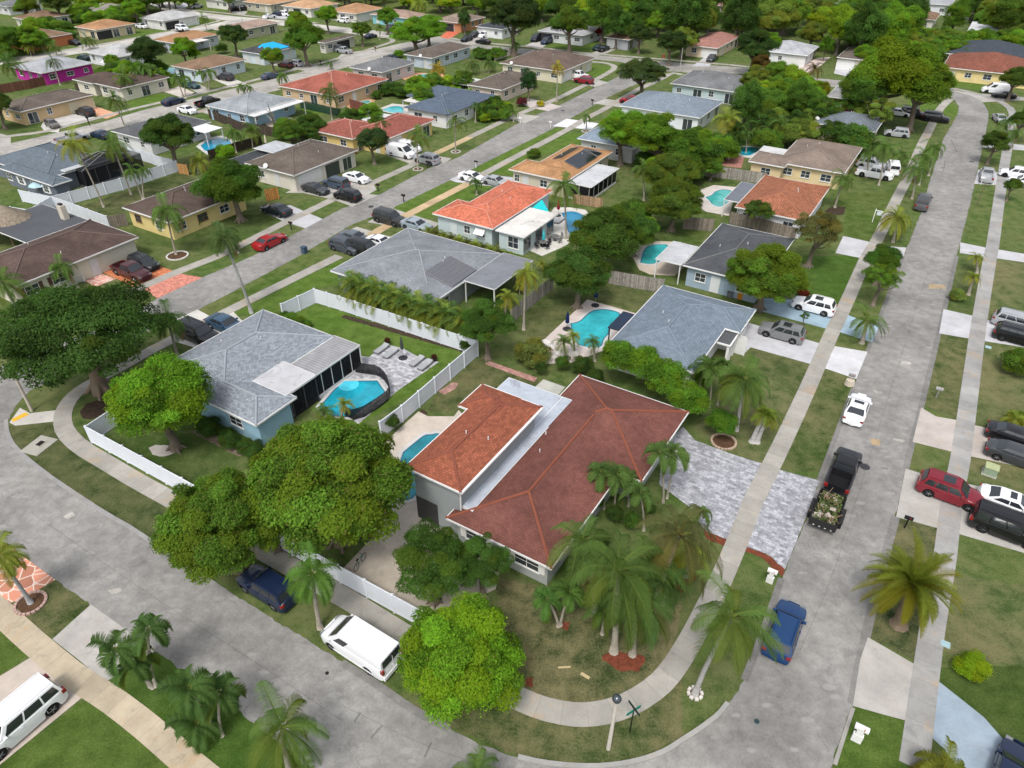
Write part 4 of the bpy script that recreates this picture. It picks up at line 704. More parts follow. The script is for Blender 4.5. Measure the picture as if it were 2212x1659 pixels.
poly_roof(h, px('b0', 418,657, 500,615, 628,637, 500,668), 2.7, 'flat', (.55,.54,.5), posts=True, trim=(.1,.1,.1))
h = house('pinkish cream house with grey brown roof behind the purple shrubs', [px('b0', 815,550, 1060,462, 1050,582)], (.6,.5,.43), BRN)
poly_roof(h, px('b0', 735,540, 810,500, 905,515, 830,552), 2.6, 'flat_clean', (.6,.6,.6), posts=True)
house('cream house with chocolate brown roof at the top street bend', [px('b0', 1025,408, 1585,370, 1440,462)], (.56,.52,.4), ('shingle_old', (.12,.09,.075)), garage=('E',0,.18,4.2))
house('pale blue grey house with dark brown roof beside the spreading bright tree', [px('b0', 405,352, 585,378, 850,298)], (.42,.48,.54), BRN)
house('pinkish house with grey roof beside the small round pool', [px('b0', 50,437, 260,470, 490,403)], (.52,.46,.45), OLDG)
house('white and blue house with dark brown roof behind the driveway palms', [px('q', 0,852, 390,912, 970,768)], (.52,.6,.66), BRNO, garage=('E',0,.25,4.4))
house('cream house with dark brown roof behind the clump of slender palms', [px('p', 1230,1082, 1560,1140, 2200,1000)], (.58,.54,.46), DBR)
house('small cream annexe with dark brown roof next to the magenta house', [px('p', 960,1035, 1240,1075, 1400,930)], (.58,.54,.46), DBR)
house('beige house with brown roof and cream double garage on the left street', [px('p', -60,1370, 270,1422, 1210,1230)], (.5,.36,.2), BRN, garage=('E',0,.82,5.2), garcol=(.55,.5,.36))
house('magenta pink house with pale grey roof', [px('p', 215,850, 490,942, 1220,815)], (.42,.03,.27), ('shingle_old', (.3,.31,.33)))
house('white house with weathered grey and white roof behind the dark round tree', [px('p', 1100,675, 1530,745, 1740,600)], (.6,.62,.64), ('shingle_old', (.36,.36,.36)))
house('orange walled house with brown roof at the far street', [px('p', 85,475, 290,522, 935,435)], (.55,.2,.09), BRNO, garage=('E',0,.85,4.0), garcol=(.5,.17,.07))
house('tan house with orange brown roof and open dark garage', [px('p', 970,345, 1240,392, 1760,305)], (.52,.44,.3), ('shingle_old', (.34,.19,.1)), garage=('E',0,.2,4.8,'open'))
house('pale house with brown roof behind the long hedge at the far left', [px('p', 160,228, 520,230, 930,188)], (.5,.5,.4), BRNO)
house('white house with grey brown roof behind the far hedge', [px('p', 1060,110, 1300,152, 1780,100)], (.6,.6,.6), ('shingle_old', (.22,.2,.18)))
house('white house with pale grey roof and open garage at the far crossing', [px('a0', 900,115, 1060,136, 1260,90)], (.6,.6,.58), ('shingle_old', (.38,.38,.38)), garage=('E',0,.25,5.0,'open'))
h = house('grey blue house with orange brown roof and blue umbrella patio', [px('a0', 985,258, 1150,275, 1425,222)], (.42,.45,.5), ('shingle_old', (.3,.17,.09)))
poly_roof(h, px('q', 60,545, 310,490, 475,510, 210,572), 2.6, 'flat_clean', (.6,.55,.52), posts=True)
house('olive grey house with pinkish brown roof and white window awnings', [px('q', 555,378, 900,395, 1390,290)], (.36,.36,.27), ('shingle_old', (.3,.22,.18)))
house('white house with light orange roof near the top left', [px('q', 1425,72, 1850,108, 2190,45)], (.62,.6,.56), ('shingle_old', (.42,.26,.15)), garage=('S',0,.5,3.5,'open'))
house('grey green house with orange roof behind the dark pickup at the top', [px('q', 930,20, 1290,48, 1650,0)], (.4,.38,.3), ('shingle_old', (.38,.23,.13)))
house('white house cut by the top edge behind the bright lawn', [px('q', 420,-15, 830,10, 950,-25)], (.6,.6,.55), OLDG)
house('grey and white house in the top left corner', [px('p', -100,60, 120,85, 430,10)], (.5,.5,.5), OLDG)
h = house('white house whose roof is covered by a bright blue tarp', [px('q', 880,658, 1150,692, 1650,600)], (.5,.56,.6), ('shingle_old', (.06,.06,.065)))
x0,x1,y0,y1 = h.R[0]; m = MB(); xm = (x0+x1)/2
q_ = [(x0+.6, y0+2.2), (xm, y0+1.2), (x1-.5, y0+1.8), (x1-.4, y1-2.4), (xm+.5, y1-1.2), (x0+.8, y1-2.0)]
P_ = lambda p: (p[0], p[1], roof_z(h, *p)+.08)
w_ = (x1-x0)/2; rg = [(xm, y0+w_-.1), (xm, y1-w_+.1)]
m.face([P_(q_[0]), P_((xm, y0+w_*.6)), P_(rg[0]), P_(rg[1]), P_(q_[5])]); m.face([P_((xm, y0+w_*.6)), P_(q_[2]), P_(q_[3]), P_(rg[1]), P_(rg[0])]); build(m, 'tarp', M['fabric'], h.root, (.02,.33,.62))
house('house with brown roof and open garage left of the grey pickup', [px('q', 1890,545, 2010,557) + px('b0', 60,225)], (.5,.48,.42), BRN, garage=('E',0,.6,5,'open'))
house('white house with orange brown roof at the top beside the white driveway', [px('r', -150,130, 190,182, 340,80)], (.62,.6,.55), ('shingle_old', (.34,.2,.11)), garage=('E',0,.3,4.4))
house('turquoise house with brown and white roof behind tall palms', [px('r', 380,182, 700,222, 1130,187)], (.2,.45,.5), ('shingle_old', (.28,.2,.16)))
house('brown roofed house with dark arched garage and red brick driveway', [px('r', 1200,255, 1540,302, 1870,222)], (.42,.2,.1), ('shingle_old', (.22,.17,.14)), garage=('S',0,.5,4.6,'open'))
house('white garage house with nearly black roof behind the white and dark cars', [px('r', 1740,342, 2150,365, 2200,300)], (.62,.64,.66), ('shingle', (.05,.055,.065)), garage=('S',0,.25,4.4))
house('white house with grey roof behind the tree of the top street', [px('s', 335,398, 800,450, 1190,372)], (.55,.57,.58), ('shingle_old', (.3,.3,.31)), garage=('S',0,.15,4.4,'open'))
house('small grey house with brown roof and white garage door', [px('s', 1195,483, 1500,502, 1720,440)], (.34,.35,.38), BRNO, garage=('S',0,.3,2.8))
house('long yellow house with red brown tile roof at the top right', [px('u', 1160,870, 2140,905, 2400,800)], (.66,.53,.26), ('tile', (.2,.075,.05)), capc=(.42,.18,.12), z=2.8)
house('building with black membrane roof behind the long yellow house', [px('u', 1180,690, 2300,740, 2400,640)], (.6,.6,.6), ('shingle', (.05,.06,.075)), z=3.0, wins=[])
house('small house with brown roof and blue tarpaulins beyond the wood', [px('u', 620,225, 1080,245, 1110,175)], (.6,.6,.55), BRNO)
house('long white house with arched white window awnings near the top right', [px('u', 700,30, 1280,50, 1350,-40)], (.62,.64,.68), ('shingle', (.32,.33,.35)), z=3.2)
house('long pale blue building behind the right hand trees', [px('u', 1480,400, 2400,410, 2450,350)], (.45,.55,.62), ('flat_clean', (.55,.56,.58)), z=3, sl=.08)
house('house with pinkish tile roof deep in the wood', [px('t', 420,70, 660,90, 700,10)], (.6,.5,.45), PNK)
house('salmon house glimpsed in the wood at the top', [px('s', 860,80, 1060,95, 1080,30)], (.6,.35,.28), ('shingle_old', (.3,.15,.12)))
house('pale roofed building at the top right behind tall trees', [px('t', 1780,110, 2212,130, 2300,60)], (.6,.6,.6), ('flat_clean', (.6,.58,.58)), sl=.1)
# ------------------------------------------------------------------ thatched hut
p_ = G(T('a0', 90,1540)); t_ = empty('thatched_hut', p_, 'round hut with shaggy grey thatched roof beside the patched roof house', 'hut')
m = MB(); rr = random.Random(5)
for k in range(700):
    a = rr.uniform(0, 6.283); f = rr.random(); r0 = 3.6*f; z0 = 4.6-2.3*f**1.1; L = rr.uniform(.5, .9); r1 = r0+L*.8; z1 = z0-L*.62; da = .06/(r0+.3)
    m.face([(r0*math.cos(a-da), r0*math.sin(a-da), z0+.08), (r0*math.cos(a+da), r0*math.sin(a+da), z0+.08), (r1*math.cos(a+da*1.6), r1*math.sin(a+da*1.6), z1+rr.uniform(.0, .1)), (r1*math.cos(a-da*1.6), r1*math.sin(a-da*1.6), z1)])
m.lathe([(3.7, 2.15), (.3, 4.55), (.05, 4.7)], 20); build(m, 'roof', M['bark'], t_, (.24,.2,.15))
for a in range(6): q = MB(); q.tube([(3*math.cos(a*1.047), 3*math.sin(a*1.047), 0), (3*math.cos(a*1.047), 3*math.sin(a*1.047), 2.6)], .09, 7); build(q, 'post', M['bark'], t_, (.2,.14,.09))
# ------------------------------------------------------------------ vegetation
def leaf_mesh(name, P, Dn, size, tint, seed, asp=.55, mat='leaf'):
    """P: leaf centres (n,3); Dn: facing directions; size (n,); tint (n,3) -> one mesh of pointed leaf cards"""
    rng = np.random.default_rng(seed); n = len(P)
    nn = Dn + rng.normal(0, .55, (n, 3)); nn /= np.linalg.norm(nn, axis=1)[:, None]+1e-9
    t = rng.normal(0, 1, (n, 3)); t -= (t*nn).sum(1)[:, None]*nn; t /= np.linalg.norm(t, axis=1)[:, None]+1e-9
    b = np.cross(nn, t); s = size[:, None]
    V = np.empty((n, 4, 3)); V[:, 0] = P+t*s; V[:, 1] = P+b*s*asp+nn*s*.12; V[:, 2] = P-t*s; V[:, 3] = P-b*s*asp+nn*s*.12
    me = bpy.data.meshes.new(name); me.vertices.add(n*4); me.vertices.foreach_set('co', V.reshape(-1)); me.loops.add(n*4); me.loops.foreach_set('vertex_index', np.arange(n*4, dtype=np.int32))
    me.polygons.add(n); me.polygons.foreach_set('loop_start', np.arange(0, n*4, 4, dtype=np.int32)); me.polygons.foreach_set('loop_total', np.full(n, 4, dtype=np.int32))
    ca = me.color_attributes.new('tint', 'FLOAT_COLOR', 'POINT'); C = np.ones((n, 4, 4)); C[:, :, :3] = tint[:, None, :]; ca.data.foreach_set('color', C.reshape(-1))
    me.materials.append(M[mat]); me.update(); me.validate(); return me
def crown(name, seed, nb, nl, ls, flat=1., lo=-.55, br=(.26, .46), yel=.2, orange=0., spread=.66, fill=.18, mat='leaf'):
    """unit crown: clumps of leaves spread through a dome of radius 1 (z scaled by flat outside)"""
    rng = np.random.default_rng(seed); B = []
    tries = 0
    while len(B) < nb and tries < 4000:
        tries += 1
        d = rng.normal(0, 1, 3); d /= np.linalg.norm(d)
        if d[2] < lo: continue
        r = rng.uniform(*br); c = d*(rng.uniform(spread*.72, 1.02)-r*.55)*np.array([1, 1, 1 if d[2] > 0 else .75])*rng.uniform(.86, 1.07)
        if all(np.linalg.norm(c-q[0]) > .42*(r+q[1]) for q in B): B.append((c, r, rng.uniform(0, 1), rng.random()))
    Bc = np.array([b[0] for b in B]); Br = np.array([b[1] for b in B]); Bt = np.array([b[2] for b in B]); By = np.array([b[3] for b in B])
    w_ = Br**2; w_ = w_/w_.sum(); k = rng.choice(len(B), nl, p=w_)
    d = rng.normal(0, 1, (nl, 3)); d /= np.linalg.norm(d, axis=1)[:, None]; d[:, 2] = np.where(d[:, 2] < -.2, -d[:, 2]*.8, d[:, 2])
    lump = 1+.16*np.sin(d[:, 0]*9+k)*np.sin(d[:, 1]*8+k*2)*np.cos(d[:, 2]*7+k)
    rad = Br[k]*np.where(rng.random(nl) < fill, rng.uniform(.2, .8, nl), np.clip(rng.normal(.97, .12, nl), .6, 1.4))*lump
    P = Bc[k]+d*rad[:, None]
    keep = np.ones(nl, bool)
    for j in range(len(B)):
        dist = np.linalg.norm(P-Bc[j], axis=1); keep &= ~((dist < Br[j]*.62) & (k != j))
    P, d, k = P[keep], d[keep], k[keep]; n = len(P)
    out = P/(np.linalg.norm(P, axis=1)[:, None]+1e-6); dn = d*.6+out*.5+np.array([0, 0, .5])
    t = np.zeros((n, 3)); t[:, 0] = np.clip(.12+.5*Bt[k]+rng.normal(0, .17, n), 0, 1)
    t[:, 1] = np.clip((By[k] < yel)*.55+rng.normal(0, .12, n), 0, 1); t[:, 2] = np.clip((rng.random(n) < orange)*rng.uniform(.2, .8, n), 0, 1)
    size = ls*rng.uniform(.6, 1.3, n)
    P[:, 2] *= flat
    return leaf_mesh(name, P, dn, size, t, seed, mat=mat), B
CR = {}
CR['dome'] = [crown('crown_dome', 11+i, 60, 90000, .0235, .82, br=(.13, .38), yel=.3, orange=.02, spread=.7) for i in range(3)]
CR['mango'] = [crown('crown_mango', 21+i, 95, 150000, .020, .85, lo=-.5, br=(.11, .27), yel=.4, orange=.05, spread=.8) for i in range(2)]
CR['open'] = [crown('crown_open', 31+i, 55, 60000, .019, .78, lo=-.45, br=(.10, .28), yel=.2, spread=.8, fill=.05) for i in range(2)]
CR['wide'] = [crown('crown_wide', 41+i, 90, 85000, .0165, .62, lo=-.35, br=(.10, .27), yel=.1, spread=.8, fill=.1) for i in range(2)]
CR['lychee'] = [crown('crown_lychee', 51, 110, 130000, .0205, 1., lo=-.75, br=(.12, .28), yel=.5, orange=.02, spread=.8)]
CR['bush'] = [crown('crown_bush', 61+i, 30, 16000, .042, .85, lo=-.3, br=(.2, .5), yel=.3) for i in range(2)]
CR['tall'] = [crown('crown_tall', 71+i, 60, 45000, .030, 1.45, lo=-.7, br=(.15, .40), yel=.15, spread=.75) for i in range(2)]
CR['fine'] = [crown('crown_fine', 81, 45, 24000, .021, .9, lo=-.5, br=(.1, .24), yel=.3, spread=.8, fill=.0)]
FLAT = {'dome': .82, 'mango': .85, 'open': .78, 'wide': .62, 'lychee': 1., 'bush': .85, 'tall': 1.45, 'fine': .9}
def trunk_mesh(name, seed, B, flat, hz, r0=.09, limbs=9):
    """unit trunk: from z=-hz (ground) up into the crown, limbs reach the clumps"""
    rnd = random.Random(seed); m = MB(); fork = Vector((rnd.uniform(-.06, .06), rnd.uniform(-.06, .06), -hz*.38))
    m.tube([(0, 0, -hz-.02), (rnd.uniform(-.02, .02), 0, -hz*.8), fork], [r0*1.5, r0, r0*.8], 9)
    for i in range(5): a = i*1.256+rnd.random(); m.tube([(math.cos(a)*r0*2.4, math.sin(a)*r0*2.4, -hz-.02), (math.cos(a)*r0, math.sin(a)*r0, -hz+.10), (0, 0, -hz+.25)], [r0*.25, r0*.4, r0*.3], 5)
    for c, r, _, _ in B[:limbs]:
        e = Vector((c[0], c[1], c[2]*flat)); q = fork.lerp(e, .5)+Vector((0, 0, -.08))
        m.tube([fork-Vector((0, 0, .05)), q, e], [r0*.55, r0*.32, r0*.1], 6, cap=False)
    return m.mesh(name, [M['bark']], True)
TR = {}
def trunk_for(kind, i, hz):
    key = (kind, i, round(hz, 1))
    if key not in TR: TR[key] = trunk_mesh('trunk_'+kind, i, CR[kind][i][1], FLAT[kind], round(hz, 1))
    return TR[key]
DKGR = (.040, .080, .018); MIDG = (.060, .125, .022); BRTG = (.105, .215, .018); YELG = (.090, .168, .020); OLV = (.085, .135, .024); LIM = (.128, .25, .018); REDL = (.16, .04, .02)
_tc = [0]
TREES = []
def tree(kind, p, rpx, col, label, zc=None, name='broadleaf_tree', cat='tree', bark=(.16, .13, .10), group=None, sx=1., i=None, scale_px=True, hz=None):
    """p: pixel (2212 frame) of the crown centre; rpx: crown radius in those pixels"""
    _tc[0] += 1; i = (_tc[0] % len(CR[kind])) if i is None else i; z = zc or 4.
    for _ in range(3):
        r = rpx*depth(p, z)/F if scale_px else rpx
        if zc is None: z = {'bush': .5, 'wide': .85, 'lychee': .86, 'tall': 1.35}.get(kind, 1.05)*r + (.0 if kind in ('bush', 'lychee') else 1.2)
    x, y = G(p, z); base = (x, y)
    root = empty(name, base, label, cat, random.random()*6.28, group)
    cr = link('crown', CR[kind][i][0], root, (0, 0, z), color=col, scale=(r*sx, r*sx, r))
    if kind != 'bush':
        tm = trunk_for(kind, i, z/r); link('trunk', tm, root, (0, 0, z), color=bark, scale=(r*sx, r*sx, r*z/r/round(z/r, 1)))
    TREES.append((x, y, r)); return root
# --- near trees
tree('mango', (712,1045), 172, YELG, 'very large mango tree with yellow green flush beside the pool deck', zc=6.0, i=0)
tree('mango', (482,1130), 130, (.084,.16,.02), 'bushy mango tree overhanging the lower street and white fence', zc=4.8, i=0)
tree('dome', (578,1112), 70, (.080,.155,.02), 'smaller leafy tree filling the gap between the two large mango trees', zc=3.8)
tree('wide', (172,728), 176, (.045,.092,.02), 'huge dark spreading tree on the street corner', zc=6.2, bark=(0.2,0.15,0.11))
tree('dome', (343,868), 106, BRTG, 'bright green round tree inside the white fence corner', zc=5.2)
tree('lychee', (1000,1420), 132, LIM, 'bright lime green lychee tree by the curved sidewalk')
tree('open', (930,1215), 96, MIDG, 'airy green tree on the concrete yard inside the fence', zc=4.2)
tree('open', (1040,1215), 66, MIDG, 'small airy green tree against the grey house wall', zc=3.6)
tree('mango', (1655,598), 86, YELG, 'round mango tree with yellow green crown beside the blue driveway', zc=4.2)
tree('open', (1052,700), 62, MIDG, 'loose branching tree at the corner where the white fences meet')
tree('bush', (1148,765), 40, (0.12,0.15,0.04), 'cream variegated shrub next to the brick path', name='shrub', cat='shrub')
for k, (x, y, r, l) in enumerate([(1335,775,38,'leftmost'), (1392,790,40,'second from the left'), (1440,822,42,'third from the left'), (1483,862,38,'rightmost')]):
    tree('bush', (x, y), r+6, (0.087,0.18,0.018), 'tall clipped hedge tree between slate roof and red roof, '+l, name='hedge_tree', cat='hedge tree', zc=2.9, group='hedge trees behind the red roofed house')
tree('dome', (1305,510), 78, (0.058,0.112,0.018), 'dense green tree between the turquoise pool and the wooden fence', zc=5); tree('dome', (1250,598), 70, (0.051,0.105,0.021), 'dark green tree beside the folded navy umbrella', zc=4)
tree('mango', (1452,375), 56, (0.08,0.135,0.021), 'tall round mango tree, upper of a pair beyond the wooden fence'); tree('mango', (1458,440), 60, (0.072,0.128,0.021), 'tall round mango tree, lower of a pair beyond the wooden fence', zc=4)
tree('dome', (1345,285), 55, BRTG, 'bright green tree left of the group over the small pale house'); tree('dome', (1420,300), 62, (0.102,0.195,0.018), 'bright green tree in the middle of the group over the small pale house'); tree('dome', (1482,320), 52, (0.072,0.15,0.018), 'green tree right of the group over the small pale house')
tree('wide', (1389,163), 53, (0.051,0.083,0.026), 'dark umbrella shaped tree beside the middle street junction', zc=5)
tree('dome', (1925,168), 92, (0.095,0.165,0.012), 'very large spreading bright green tree above the road bend', zc=8.5); tree('dome', (1992,188), 66, (0.085,0.15,0.012), 'right hand bright green tree of the big pair at the road bend', zc=8); tree('dome', (1862,192), 50, (0.072,0.15,0.023), 'left lower green tree at the road bend', zc=7)
tree('dome', (503,405), 72, (0.051,0.112,0.016), 'full round green tree beside the yellow house', zc=5); tree('dome', (362,293), 58, (0.043,0.09,0.018), 'dense dark green tree beside the round edged pool')
tree('dome', (318,112), 38, (0.035,0.068,0.018), 'very dark round tree next to the magenta house'); tree('dome', (655,85), 42, (0.065,0.143,0.018), 'green tree behind the house with the blue tarp'); tree('dome', (503,78), 32, (0.043,0.09,0.023), 'dark tree beside the olive grey house')
tree('dome', (587,123), 24, (0.109,0.188,0.021), 'small round yellowish green tree in front of the blue tarp'); tree('dome', (395,105), 27, BRTG, 'lime green tree beside the grey blue patio house'); tree('dome', (420,117), 14, LIM, 'small lime bush by the patio windows')
tree('wide', (897,75), 52, BRTG, 'bright yellow green spreading tree at the top street bend', zc=4.5); tree('wide', (925,62), 42, BRTG, 'second bright spreading tree behind the first at the street bend', zc=5)
tree('tall', (1003,42), 15, (0.043,0.09,0.026), 'slim dark tree beside the red brick driveway'); tree('dome', (1110,40), 55, (0.032,0.06,0.016), 'very dark tall tree across the top street', zc=9); tree('dome', (1232,52), 44, (0.065,0.128,0.021), 'green tree on the lawn across the top street')
tree('tall', (1142,178), 20, (0.029,0.075,0.023), 'dark pine like tree behind the yellowing coconut palm'); tree('dome', (803,305), 34, (0.043,0.083,0.029), 'dark open tree beside the white cargo van')
tree('dome', (1907,560), 38, (0.051,0.12,0.018), 'clipped dark green tree on the verge of the right street'); tree('fine', (1905,602), 42, YELG, 'thin yellowish green tree on the verge, below the clipped one'); tree('fine', (1765,502), 58, (0.109,0.112,0.039), 'thin brownish tree on the lawn right of the tile roof'); tree('open', (1640,457), 34, (0.072,0.128,0.026), 'small airy tree against the tile roofed house')
tree('bush', (849,914), 17.5, (0.043,0.083,0.016), 'clipped ball shaped bush by the white fence', name='topiary_bush', cat='bush', zc=1.1); tree('bush', (1561,916), 34, (0.065,0.15,0.018), 'round bright bush in the stone ring beside the paver driveway', name='bush', cat='bush', zc=1.7)
tree('bush', (2067,640), 18, (0.14,0.2,0.05), 'pale lime shrub on the verge right of the road', name='bush', cat='bush'); tree('bush', (2103,1440), 36, (0.15,0.24,0.012), 'yellow green bush on the lawn at the lower right', name='bush', cat='bush')
tree('bush', (2200,790), 40, (0.072,0.135,0.018), 'bush at the right edge above the dark cars', name='bush', cat='bush'); tree('bush', (2195,905), 22, (0.087,0.15,0.018), 'spiky bush beside the parked dark cars', name='bush', cat='bush'); tree('fine', (1739,683), 11, MIDG, 'tiny tree between the two pale driveways')
tree('bush', (1735,635), 14, (0.1,0.02,0.015), 'dark red shrub next to the white sport utility car', name='bush', cat='bush'); tree('bush', (489,333), 22, LIM, 'yellow green shrub by the dark fence', name='bush', cat='bush'); tree('fine', (1650,198), 10, (0.043,0.105,0.018), 'small dark tree in front of the pale teal house')
tree('bush', (1390,520), 9, (0.3,0.08,0.02), 'orange red croton bush near the green lawn', name='bush', cat='bush'); tree('bush', (1167,225), 9, (0.3,0.28,0.02), 'small yellow tree on the verge of the middle street', name='bush', cat='bush'); tree('bush', (1128,223), 13, (0.09,0.02,0.03), 'purple leaved shrub behind the middle street sidewalk', name='bush', cat='bush')
tree('bush', (1155,333), 15, (0.072,0.128,0.018), 'round bush in front of the solar panel house', name='bush', cat='bush'); tree('bush', (813,208), 12, (0.058,0.12,0.018), 'round bush at the corner of the tan house', name='bush', cat='bush'); tree('bush', (861,118), 12, (0.087,0.195,0.018), 'round bush beside the pale blue grey house', name='bush', cat='bush')
tree('bush', (478,108), 14, (0.051,0.105,0.018), 'small round bush beside the dark tree and patio', name='bush', cat='bush'); tree('dome', (835,38), 24, (0.087,0.188,0.018), 'clipped round green tree before the turquoise house')
tree('dome', (780,65), 22, (0.072,0.135,0.021), 'green tree on the grassy corner of the street bend'); tree('dome', (705,35), 25, BRTG, 'bright green tree near the top left driveways'); tree('dome', (640,48), 26, (0.109,0.195,0.018), 'yellowish tree behind the tarp house'); tree('tall', (490,-8), 18, (0.087,0.15,0.026), 'tree cut by the top edge beside the white house')
tree('dome', (290,22), 24, BRTG, 'bright green tree at the end of the far hedge'); tree('dome', (55,15), 26, (0.087,0.15,0.018), 'leaning green tree at the top left'); tree('dome', (120,8), 30, (0.043,0.075,0.018), 'dark tree group at the top left'); tree('dome', (-8,228), 34, (0.043,0.083,0.018), 'dark green tree at the left edge by the beige house')
tree('dome', (1630,105), 44, (0.035,0.075,0.018), 'dark half of a tree pair before the pale roof'); tree('dome', (1662,90), 26, BRTG, 'bright half of a tree pair before the pale roof'); tree('dome', (1680,158), 30, YELG, 'yellow green tree behind the coconut palm by the teal house', zc=5); tree('dome', (1645,138), 22, (0.1,0.07,0.02), 'reddish tipped tree behind the teal house', zc=5)
tree('dome', (1383,75), 27, (0.035,0.068,0.018), 'round dark tree beside the small grey house'); tree('dome', (1450,95), 32, (0.032,0.063,0.018), 'round very dark tree at the top street verge'); tree('dome', (1612,38), 22, (0.13,0.07,0.015), 'orange tinged tree in the wood'); tree('tall', (1785,100), 15, (0.08,0.165,0.018), 'columnar bright green tree by the hedge')
tree('dome', (1770,195), 22, (0.14,0.16,0.012), 'yellow flowering tree before the worn roof'); tree('dome', (1295,70), 10, (0.12,0.02,0.015), 'dark red round tree beside the white house'); tree('tall', (2065,40), 27, (0.087,0.165,0.018), 'leaning green tree before the white building'); tree('dome', (2180,30), 45, (0.072,0.128,0.018), 'large tree in the top right corner'); tree('dome', (2150,310), 30, (0.058,0.105,0.018), 'tree foliage beside the right edge driveway')
tree('dome', (2195,170), 32, (0.065,0.112,0.018), 'tree at the right edge before the long yellow house'); tree('open', (2210,260), 30, (0.072,0.135,0.021), 'feathery tree at the right edge beside the white cars')
tree('dome', (2188,400), 18, (0.058,0.112,0.018), 'dense bush against the right edge', name='bush'); tree('dome', (1560,490), 1, DKGR, 'tiny seedling') if False else None
for x, y, r, c, l in [(1290,1085,16,MIDG,'green shrub under the slender palms at the red roof'), (1325,1108,20,DKGR,'dark shrub beside the front door of the red roofed house'), (1372,1075,15,MIDG,'shrub at the garden edge of the paver driveway'), (1405,1100,14,DKGR,'dark shrub at the inner end of the red mulch strip'), (1365,1125,20,MIDG,'green shrub in the palm garden, upper one'), (1300,1165,22,DKGR,'dark shrub in the shade of the palms'), (1120,1185,16,MIDG,'shrub against the grey wall under the eaves'), (1255,790,24,DKGR,'dark shrub behind the boulders'), (1215,785,18,MIDG,'green shrub left of the boulders'), (1285,815,20,DKGR,'dark shrub touching the far corner of the red roof'), (1170,795,14,DKGR,'low dark shrub behind the brick path'), (1005,745,14,DKGR,'dark shrub at the white fence corner'), (1345,1290,26,DKGR,'dark undergrowth shrub at the foot of the palms'), (1400,1245,26,(.05,.1,.02),'shrub between palm trunks by the curved sidewalk'), (1280,1240,22,MIDG,'shrub in front of the grey wall corner'), (1230,1225,18,DKGR,'dark shrub below the roof corner of the red house'),
    (1515,820,22,BRTG,'bright shrub at the right end of the hedge trees'), (1498,880,18,YELG,'yellowish shrub at the far eave of the red roof'), (1545,790,20,DKGR,'dark shrub against the slate roofed house wall'), (90,640,10,DKGR,'low shrub before the cream house window'), (45,655,9,DKGR,'second low shrub before the cream house')]:
    tree('bush', (x, y), r, c, l, name='shrub', cat='shrub', zc=.9)
# --- woods and dense planting: filled in from polygons
def inpoly(x, y, P):
    c = False; j = len(P)-1
    for i in range(len(P)):
        if (P[i][1] > y) != (P[j][1] > y) and x < (P[j][0]-P[i][0])*(y-P[i][1])/(P[j][1]-P[i][1])+P[i][0]: c = not c
        j = i
    return c
WCOL = [(.085,.165,.025,'mid green'), (.115,.22,.022,'fresh green'), (.06,.125,.024,'dark green'), (.17,.26,.02,'yellow green'), (.045,.095,.02,'very dark green'), (.125,.18,.035,'olive')]
ORDS = 'leftmost second third fourth fifth sixth seventh eighth ninth tenth eleventh twelfth thirteenth fourteenth fifteenth sixteenth seventeenth eighteenth nineteenth twentieth'.split()
def ORD(k, n): return 'rightmost' if k == n-1 else (ORDS[k] if k < len(ORDS) else 'number %d from left,' % (k+1))
def wood(P, rm, sp, where, group, seed, kinds=('dome', 'dome', 'tall', 'mango'), zc=None, wt=None):
    roots = []; rnd = random.Random(seed); Gp = [G(p, .8 if set(kinds) == {'bush'} else 3.6) for p in P]; xs = [p[0] for p in Gp]; ys = [p[1] for p in Gp]; placed = []
    for _ in range(6000):
        x, y = rnd.uniform(min(xs), max(xs)), rnd.uniform(min(ys), max(ys))
        if not inpoly(x, y, Gp): continue
        if abs(x) > (y*CP+HC*SP)*1106/F+6 or y > 318: continue
        r = rm*rnd.uniform(.7, 1.35)
        if any(math.hypot(x-a, y-b) < (sp+(.36 if rm > 4.4 else .13))*(r+c) for a, b, c in placed): continue
        placed.append((x, y, r))
        k = rnd.choice(kinds); i = rnd.randrange(len(CR[k])); c = rnd.choice(WCOL) if wt is None else WCOL[rnd.choice(wt)]
        z = r*({'tall': 1.3, 'bush': .55}.get(k, .8))+(0 if k == 'bush' else rnd.uniform(.2, 1.3)); f = rnd.uniform(.85, 1.15)
        root = empty('woodland_tree' if k != 'bush' else 'bush', (x, y), '%s %s %s' % (c[3], 'bush' if k == 'bush' else {'tall': 'tall tree', 'mango': 'mango like tree', 'dome': 'round tree'}.get(k, 'tree'), where), 'bush' if k == 'bush' else 'tree', rnd.random()*6.28, group); roots.append(root)
        link('crown', CR[k][i][0], root, (0, 0, z), color=tuple(v*f for v in c[:3]), scale=(r, r, r))
        if k != 'bush': link('trunk', trunk_for(k, i, z/r), root, (0, 0, z), color=(.14, .12, .1), scale=(r, r, z/round(z/r, 1)))
    by = {}
    for r_ in roots: by.setdefault(r_['label'], []).append(r_)
    for l_, q in by.items():
        if len(q) > 1:
            q.sort(key=lambda o: o.location.x/(o.location.y*CP+HC*SP))
            for k_, o in enumerate(q): o['label'] = ORD(k_, len(q))+' '+l_
    return len(placed)
wood([(1060,-70), (1075,22), (1180,42), (1260,66), (1330,62), (1330,82), (1380,60), (1460,62), (1475,98), (1478,20), (1500,-70)], 5.2, .62, 'in the wood beyond the top street', 'wood beyond the top street, centre', 1)
wood([(1478,15), (1475,80), (1500,62), (1560,60), (1625,80), (1700,80), (1840,95), (1880,88), (1875,25), (1780,15), (1700,-60), (1480,-60)], 5.0, .6, 'in the wood beyond the top street at right', 'wood beyond the top street, right', 2)
